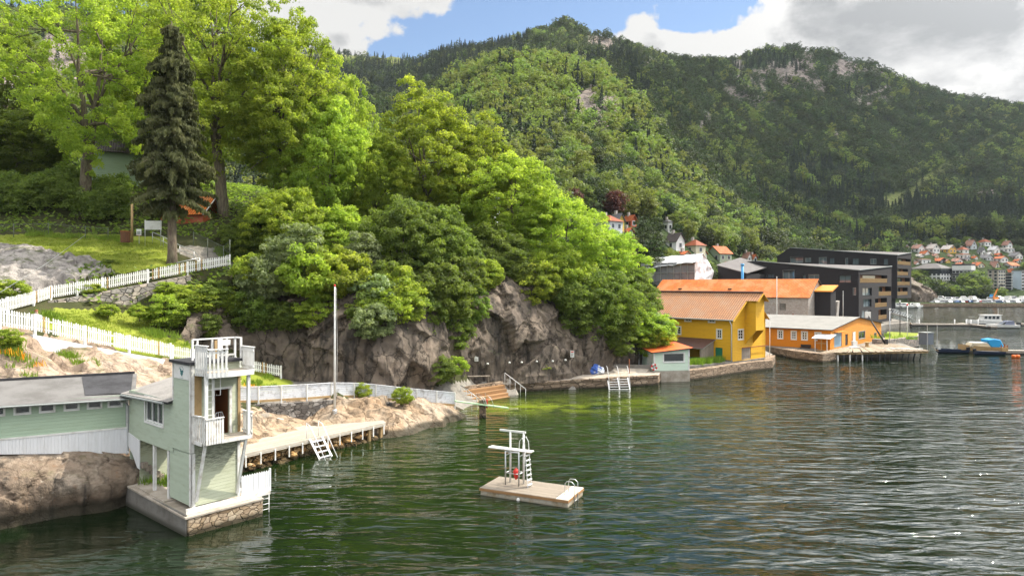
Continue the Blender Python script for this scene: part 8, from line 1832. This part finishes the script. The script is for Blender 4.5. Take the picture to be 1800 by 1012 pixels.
# ------------------------------------------------------------------ things around the upper lawn
def lawn_things():
    hs = Fr((P(168, 345, 82).x, 82), 62); o = empty('garden_house', (hs.o[0], hs.o[1], P(168, 349, 82).z), hs.rz, 'pale green boarded house half hidden behind the big maple', 'house')
    w = MB(); w.wall((0, 0, 0), EX, -EY, -.5, 6.5, -2, 5.8, [(1.4, 4.0, .0, 1.3)], .15); w.wall((-.5, 0, 0), EY, -EX, 0, 6, -2, 5.8); w.wall((6.5, 0, 0), EY, EX, 0, 6, -2, 5.8); w.build('wall', M['mint_long'], o); window(o, (0, 0, 0), EX, -EY, 1.4, 4.0, .0, 1.3, 1, 0); uvroof('roof', [[(-1, -.5, 5.7), (7, -.5, 5.7), (7, 3, 7.8), (-1, 3, 7.8)], [(-1, 6.5, 5.7), (7, 6.5, 5.7), (7, 3, 7.8), (-1, 3, 7.8)]], M['rooftile_dark'], o)
    MB().box(-.56, -.04, -2, -.4, 0, 5.8).build('corner_board', M['white'], o)
    a = P(282, 375, 74); o = empty('garden_shed', (a.x, a.y, a.z - .6), R(-12), 'small shed with an orange tiled roof beyond the path', 'shed'); Wd = 5.2
    uvroof('roof', [[(-.3, -.4, .35), (Wd + .3, -.4, .35), (Wd + .3, 1.9, 2.6), (-.3, 1.9, 2.6)], [(-.3, 4.2, .35), (Wd + .3, 4.2, .35), (Wd + .3, 1.9, 2.6), (-.3, 1.9, 2.6)]], M['pantile_bright'], o); w = MB(); w.box(0, 0, -2, Wd, 3.8, .3); w.build('wall', M['red'] if False else M['w_red'], o)
    MB().bar((Wd + .3, -.4, .3), (Wd + .3, 1.9, 2.55), .05, .2, up=EX).build('bargeboard', M['white'], o)
    s = P(269, 396, 63.5); o = empty('notice_board', s, R(5), 'blank white information board on two steel posts', 'sign'); MB().box(-.75, 0, -.4, .75, .05, .42).build('board', M['white'], o)
    for x in (-.72, .68): MB().tube([(x, .03, -1.9), (x, .03, .5)], .035, 8).build('post', M['galv'], o, smooth=True)
    b = P(220.5, 426, 65.5); o = empty('litter_bin', b, 0, 'brown slatted litter bin at the edge of the upper lawn', 'bin'); m = MB(); 
    for i in range(14): t = 2 * math.pi * i / 14; m.bar((.4 * math.cos(t), .4 * math.sin(t), 0), (.4 * math.cos(t), .4 * math.sin(t), 1.05), .15, .04, up=Vector((math.cos(t), math.sin(t), 0)))
    m.build('slats', M['rust_wood'], o); MB().rev([(.36, .02), (.36, 1.0)], 14).build('liner', M['black'], o); MB().rev([(.44, 1.0), (.46, 1.08), (.36, 1.1)], 16).build('rim', M['rust'], o)
    n = P(244, 408, 66); o = empty('small_sign', n, R(-6), 'small white notice with a red border beside the brown bin', 'sign'); MB().box(-.24, 0, -.3, .24, .03, .3).build('board', M['white'], o); MB().box(-.18, -.006, -.24, .18, -.001, .1).build('print', M['grey_trim'], o); MB().box(-.26, .004, -.32, .26, .028, -.3).build('border', M['red'], o); MB().tube([(0, .05, -1.1), (0, .05, .3)], .025, 6).build('post', M['galv'], o)
    p = MB().tube([(0, 0, -.3), (0, 0, 3.4)], .11, 8).build('wooden_post', M['bare_wood'], None, smooth=True, loc=P(232, 420, 67)); tag(p, 'plain wooden post beside the small notice', 'post')
    o = empty('path_handrail', P(268, 432, 64), 0, 'galvanised handrail following the path down to the fence', 'handrail'); O = o.location.copy(); line = [P(268, 408, 66), P(287, 416, 65.5), P(316, 431, 64.5), P(341, 441, 63.5), P(351, 453, 62.5), P(310, 462, 61)]
    MB().tube([q - O for q in line], .035, 8).build('rail', M['galv'], o, smooth=True); MB().tube([q - O - Z * .45 for q in line[:-1]], .025, 8).build('lower_rail', M['galv'], o, smooth=True)
    for q in line[:-1]: MB().tube([q - O, q - O - Z * 1.1], .03, 8).build('post', M['galv'], o, smooth=True)
    def mesh_fence(name, pts, h, label):
        o = empty(name, pts[0], 0, label, 'fence'); O = Vector(pts[0]); q = [Vector(p) - O for p in pts]; w = MB()
        for a, b in zip(q, q[1:]):
            d = b - a; n = int(d.length / .22)
            for i in range(n): t = i / n; t2 = min(1, t + h / d.length); w.tube([a + d * t, a + d * t2 + Z * h * (t2 - t) * d.length / h], .004, 3, cap=False); w.tube([a + d * t + Z * h, a + d * t2 + Z * (h - h * (t2 - t) * d.length / h)], .004, 3, cap=False)
            w.tube([a + Z * h, b + Z * h], .02, 5)
        w.build('wire_mesh', M['fence_wire'], o)
        for p in q: MB().tube([p - Z * .2, p + Z * (h + .1)], .035, 6).build('post', M['fence_wire'], o, smooth=True)
    mesh_fence('chain_fence', [P(u, v, d) for u, v, d in ((-30, 417, 66.2), (24, 417, 66.5), (85, 416, 67), (150, 421, 67.2), (190, 424, 67.2))], 1.25, 'wire mesh fence in front of the dark hedge')
    mesh_fence('chain_fence', [P(u, v, d) for u, v, d in ((340, 435, 67), (365, 448, 65), (393, 462, 63), (404, 452, 62))], 1.5, 'wire mesh fence behind the top of the picket fence')
    c = MB(); a = P(-10, 520, 47); b = P(150, 413, 60); c.tube([a, a.lerp(b, .5) - Z * .2, b], .02, 5); tag(c.build('guy_wire', M['galv']), 'slack steel wire crossing the grey rock outcrop', 'wire')
M['fence_wire'] = paint('green_fence_wire', (.10, .12, .09), .5, .2)
M['rust_wood'] = paint('brown_slats', (.16, .07, .035), .7, .4, 4)
lawn_things()
strip_wall('lawn_kerb', [P(-40, 419, 66.4), P(40, 417, 66.6), P(110, 419, 67), P(170, 423, 67), P(205, 425, 66.8)], .25, .4, M['stone_dark'], 'low dark stone kerb along the top of the upper lawn', 'kerb', below=.3)

# ------------------------------------------------------------------ people
def person(loc, rz, joints, chains, label, shirt, skin=(.55, .34, .24), hair=(.22, .07, .03), trousers=None, zsplit=.5):
    """one continuous skinned body; joints {name: (x,y,z,r)}"""
    names = list(joints); vs = [joints[n][:3] for n in names]; es = [(names.index(a), names.index(b)) for a, b in chains]
    me = bpy.data.meshes.new('person'); me.from_pydata(vs, es, []); o = bpy.data.objects.new('person', me); COL.objects.link(o); o.location = loc; o.rotation_euler = (0, 0, rz)
    m = o.modifiers.new('skin', 'SKIN'); 
    for i, n in enumerate(names): sv = me.skin_vertices[0].data[i]; r = joints[n][3]; sv.radius = (r, r); sv.use_root = (n == 'pelvis')
    sb = o.modifiers.new('smooth', 'SUBSURF'); sb.levels = 2; sb.render_levels = 2
    mt, N = new_mat('clothed_body'); z = N('ShaderNodeSeparateXYZ', {0: obj_co(N)}).outputs[2]; n_ = N.noise(obj_co(N), 9, 3)
    col = N.mix(N.step(z, zsplit - .01, zsplit + .01), trousers or dim(shirt, .4), shirt); col = N.mix(N.step(z, joints['neck'][2] - .02, joints['neck'][2] + .0), col, skin); finish(N, N.mix(N.math('MULTIPLY', n_, .25), col, dim(shirt, .5)), .8, n_, .2, .01); me.materials.append(mt)
    h = joints['head']; b = bmesh.new(); g = bmesh.ops.create_uvsphere(b, u_segments=16, v_segments=10, radius=1)
    for v in g['verts']: c = v.co; v.co = Vector((h[0] + c.x * .105 , h[1] + .02 + c.y * .115, h[2] + .03 + max(c.z, -.35 if c.y > -.2 else .1) * .125))
    hm = bpy.data.meshes.new('hair'); b.to_mesh(hm); b.free(); mesh_obj('hair', hm, o, [paint('hair', hair, .7, .3, 10)])
    f = MB(); 
    for x in (-.035, .035): f.rev([(0, -.012), (.012, 0), (0, .012)], 6, (h[0] + x, h[1] - .092, h[2] + .0))
    f.build('eyes', M['black'], o); tag(o, label, 'person'); return o
CH = [('pelvis', 'waist'), ('waist', 'chest'), ('chest', 'neck'), ('neck', 'chin'), ('chin', 'head'), ('head', 'crown'), ('chin', 'nose')] + [(a + s, b + s) for s in 'LR' for a, b in (('sh', 'el'), ('el', 'wr'), ('wr', 'ha'), ('ha', 'f1'), ('ha', 'f2'), ('wr', 'th'), ('hip', 'kn'), ('kn', 'an'), ('an', 'toe'))] + [('chest', 'shL'), ('chest', 'shR'), ('pelvis', 'hipL'), ('pelvis', 'hipR')]
def body(sit):
    j = dict(pelvis=(0, 0, .12 if sit else .95, .14), waist=(0, .02, .32 if sit else 1.12, .125), chest=(0, .0, .56 if sit else 1.36, .15), neck=(0, -.02, .72 if sit else 1.53, .06), chin=(0, -.04, .78 if sit else 1.6, .075), head=(0, -.045, .86 if sit else 1.67, .095), crown=(0, -.04, .93 if sit else 1.74, .06), nose=(0, -.14, .83 if sit else 1.645, .02))
    for s, k in (('L', -1), ('R', 1)):
        z = -.8 if sit else 0
        j.update({'sh' + s: (.19 * k, 0, 1.42 + z, .06), 'el' + s: (.27 * k, -.02 if not sit else -.12, 1.14 + z, .045), 'wr' + s: (.24 * k, -.12 if not sit else -.32, .92 + z + (.16 if sit else 0), .032), 'ha' + s: (.22 * k, -.17 if not sit else -.40, .86 + z + (.2 if sit else 0), .03), 'f1' + s: (.20 * k, -.20 if not sit else -.46, .79 + z + (.2 if sit else 0), .012), 'f2' + s: (.23 * k, -.19 if not sit else -.47, .80 + z + (.21 if sit else 0), .012), 'th' + s: (.18 * k, -.17 if not sit else -.36, .88 + z + (.2 if sit else 0), .012)})
        if sit: j.update({'hip' + s: (.11 * k, -.05, .12, .095), 'kn' + s: (.15 * k, -.46, .42, .065), 'an' + s: (.14 * k, -.70, .08, .045), 'toe' + s: (.15 * k, -.86, .04, .035)})
        else: j.update({'hip' + s: (.1 * k, 0, .90, .095), 'kn' + s: (.11 * k, -.02, .50, .06), 'an' + s: (.11 * k, .02, .09, .045), 'toe' + s: (.12 * k, -.14, .04, .035)})
    return j
x, y = ud(64, 43.6); person((x, y, hzs(x, y) + .05), R(35), body(True), CH, 'seated person with reddish hair and a pale grey top behind the picket fence', (.55, .56, .62), zsplit=.22, trousers=(.10, .12, .2))
person(P(1601, 583.5, 127), R(-60), body(False), CH, 'person in dark clothes standing on the stone landing beyond the pier', (.04, .04, .05), hair=(.05, .04, .03), zsplit=1.0, trousers=(.03, .03, .035))
def weeds():
    rg = random.Random(12); sp = []
    for (u0, u1, v0, v1, d0, n, r) in ((10, 60, 640, 662, 38.3, 18, .35), (110, 165, 620, 645, 41.5, 22, .4), (0, 40, 590, 640, 38.6, 14, .35), (245, 330, 575, 600, 54, 22, .4), (430, 490, 665, 690, 52, 16, .35), (60, 110, 553, 560, 47, 12, .4), (300, 480, 640, 650, 55, 12, .3), (380, 420, 425, 440, 67, 16, .5), (30, 230, 415, 420, 67.3, 40, .45)):
        for _ in range(n):
            u = rg.uniform(u0, u1); d = d0 + rg.uniform(-.8, .8); x_, y_ = ud(u, d); sp.append((x_, y_, hzs(x_, y_) + .15, r * rg.uniform(.6, 1.2)))
    blades('weeds', sp, 'grass_weed', (.15, .5), 60, seed=2)
    f = []
    for u, v, d in ((12, 655, 38.2), (30, 650, 38.4), (45, 652, 38.5), (70, 655, 38.6), (20, 640, 38.3), (443, 670, 50.5), (452, 672, 50.8), (436, 665, 50.5)):
        x_, y_ = ud(u, d); f.append((x_, y_, hzs(x_, y_) + .2, .35))
    rl = random.Random(31); sp = []
    for poly, d0, d1, n in (([(0, 414), (110, 410), (290, 418), (310, 465), (210, 482), (150, 458), (70, 436), (0, 428)], 56, 68, 900), ([(60, 562), (95, 545), (262, 552), (262, 586), (330, 600), (330, 638), (200, 612)], 44, 57, 700)):
        k = 0; pa = np.array(poly)
        while k < n:
            d = rl.uniform(d0, d1); u = rl.uniform(pa[:, 0].min(), pa[:, 0].max()); x_, y_ = ud(u, d); z_ = hzs(x_, y_); v = 500 - F * (z_ - H) / d; k += .2
            if inpoly(np.array([u]), np.array([v]), poly)[0]: sp.append((x_, y_, z_ + .03, rl.uniform(.3, .6))); k += .8
    M['lawn_blades'] = leaf('lawn_blades', (0.14, 0.185, 0.022), (0.23, 0.26, 0.04), 0.3, young=(.3, .28, .07)); blades('lawn_grass', sp, 'lawn_blades', (.05, .15), 26, seed=12)
    M['flower'] = leaf('orange_flowers', (.55, .20, .01), (.6, .3, .02), .2, young=(.6, .4, .05)); blades('orange_flowers', f, 'flower', (.2, .45), 45, seed=8)
    rr_ = random.Random(5)
    for (x_, y_, z_) in [(TF.w(1.0, 5.2)[0], TF.w(1.0, 5.2)[1], 1.1)]: blades('grass', [(x_ + rr_.uniform(-.8, .8), y_ + rr_.uniform(-.8, .8), 1.0, .35) for _ in range(14)], 'grass_weed', (.2, .6), 90, seed=6)
weeds()
# ------------------------------------------------------------------ air: faint haze over the bay
def haze():
    m = bpy.data.materials.new('haze'); m.use_nodes = True; N = NT(m.node_tree)
    v = N('ShaderNodeVolumePrincipled', {'Color': (.80, .90, 1.0, 1), 'Density': 0.00005, 'Anisotropy': 0.0})
    N('ShaderNodeOutputMaterial', {'Volume': v.outputs[0]})
    o = MB().box(-1650, -160, -8, 2250, 1650, 560).build('haze', m); tag(o, kind='stuff')
haze()
# ------------------------------------------------------------------ unseen cumulus mesh added out of view to shade the right-hand mountainside
def shade_cloud():
    rng = np.random.default_rng(9); V = []; Fq = []; k = 0
    b = bmesh.new(); bmesh.ops.create_icosphere(b, subdivisions=4, radius=1); S = np.array([v.co[:] for v in b.verts]); T = np.array([[v.index for v in f.verts] for f in b.faces]); b.free()
    for (x, y, r) in ((1330, 1120, 190), (1500, 1210, 240), (1700, 1250, 230), (1430, 1400, 240), (1640, 1480, 280), (1870, 1420, 230), (1560, 1660, 220), (1800, 1650, 230), (1990, 1300, 190), (2060, 1560, 190)):
        n = fbm(S * 1.0 + k * 5.1, 1.6, 5, .55, 3); q = S * (1 + .45 * n)[:, None] * np.array([r, r, r * .45]); q[:, 2] = np.maximum(q[:, 2], -r * .12); q += np.array([x + 1190, y + 530, 3000 + rng.uniform(-30, 30)]); V.append(q); Fq.append(T + k * len(S)); k += 1
    m, N = new_mat('shade_cloud'); d = N('ShaderNodeBsdfDiffuse', {'Color': (.85, .85, .85, 1)}); t = N('ShaderNodeBsdfTranslucent', {'Color': (.8, .82, .85, 1)}); x = N('ShaderNodeMixShader', {0: .5, 1: d.outputs[0], 2: t.outputs[0]}); N('ShaderNodeOutputMaterial', {'Surface': x.outputs[0]})
    o = mesh_obj('shade_cloud', np_mesh('shade_cloud', np.concatenate(V), np.concatenate(Fq), [m], True)); tag(o, kind='structure')
shade_cloud()
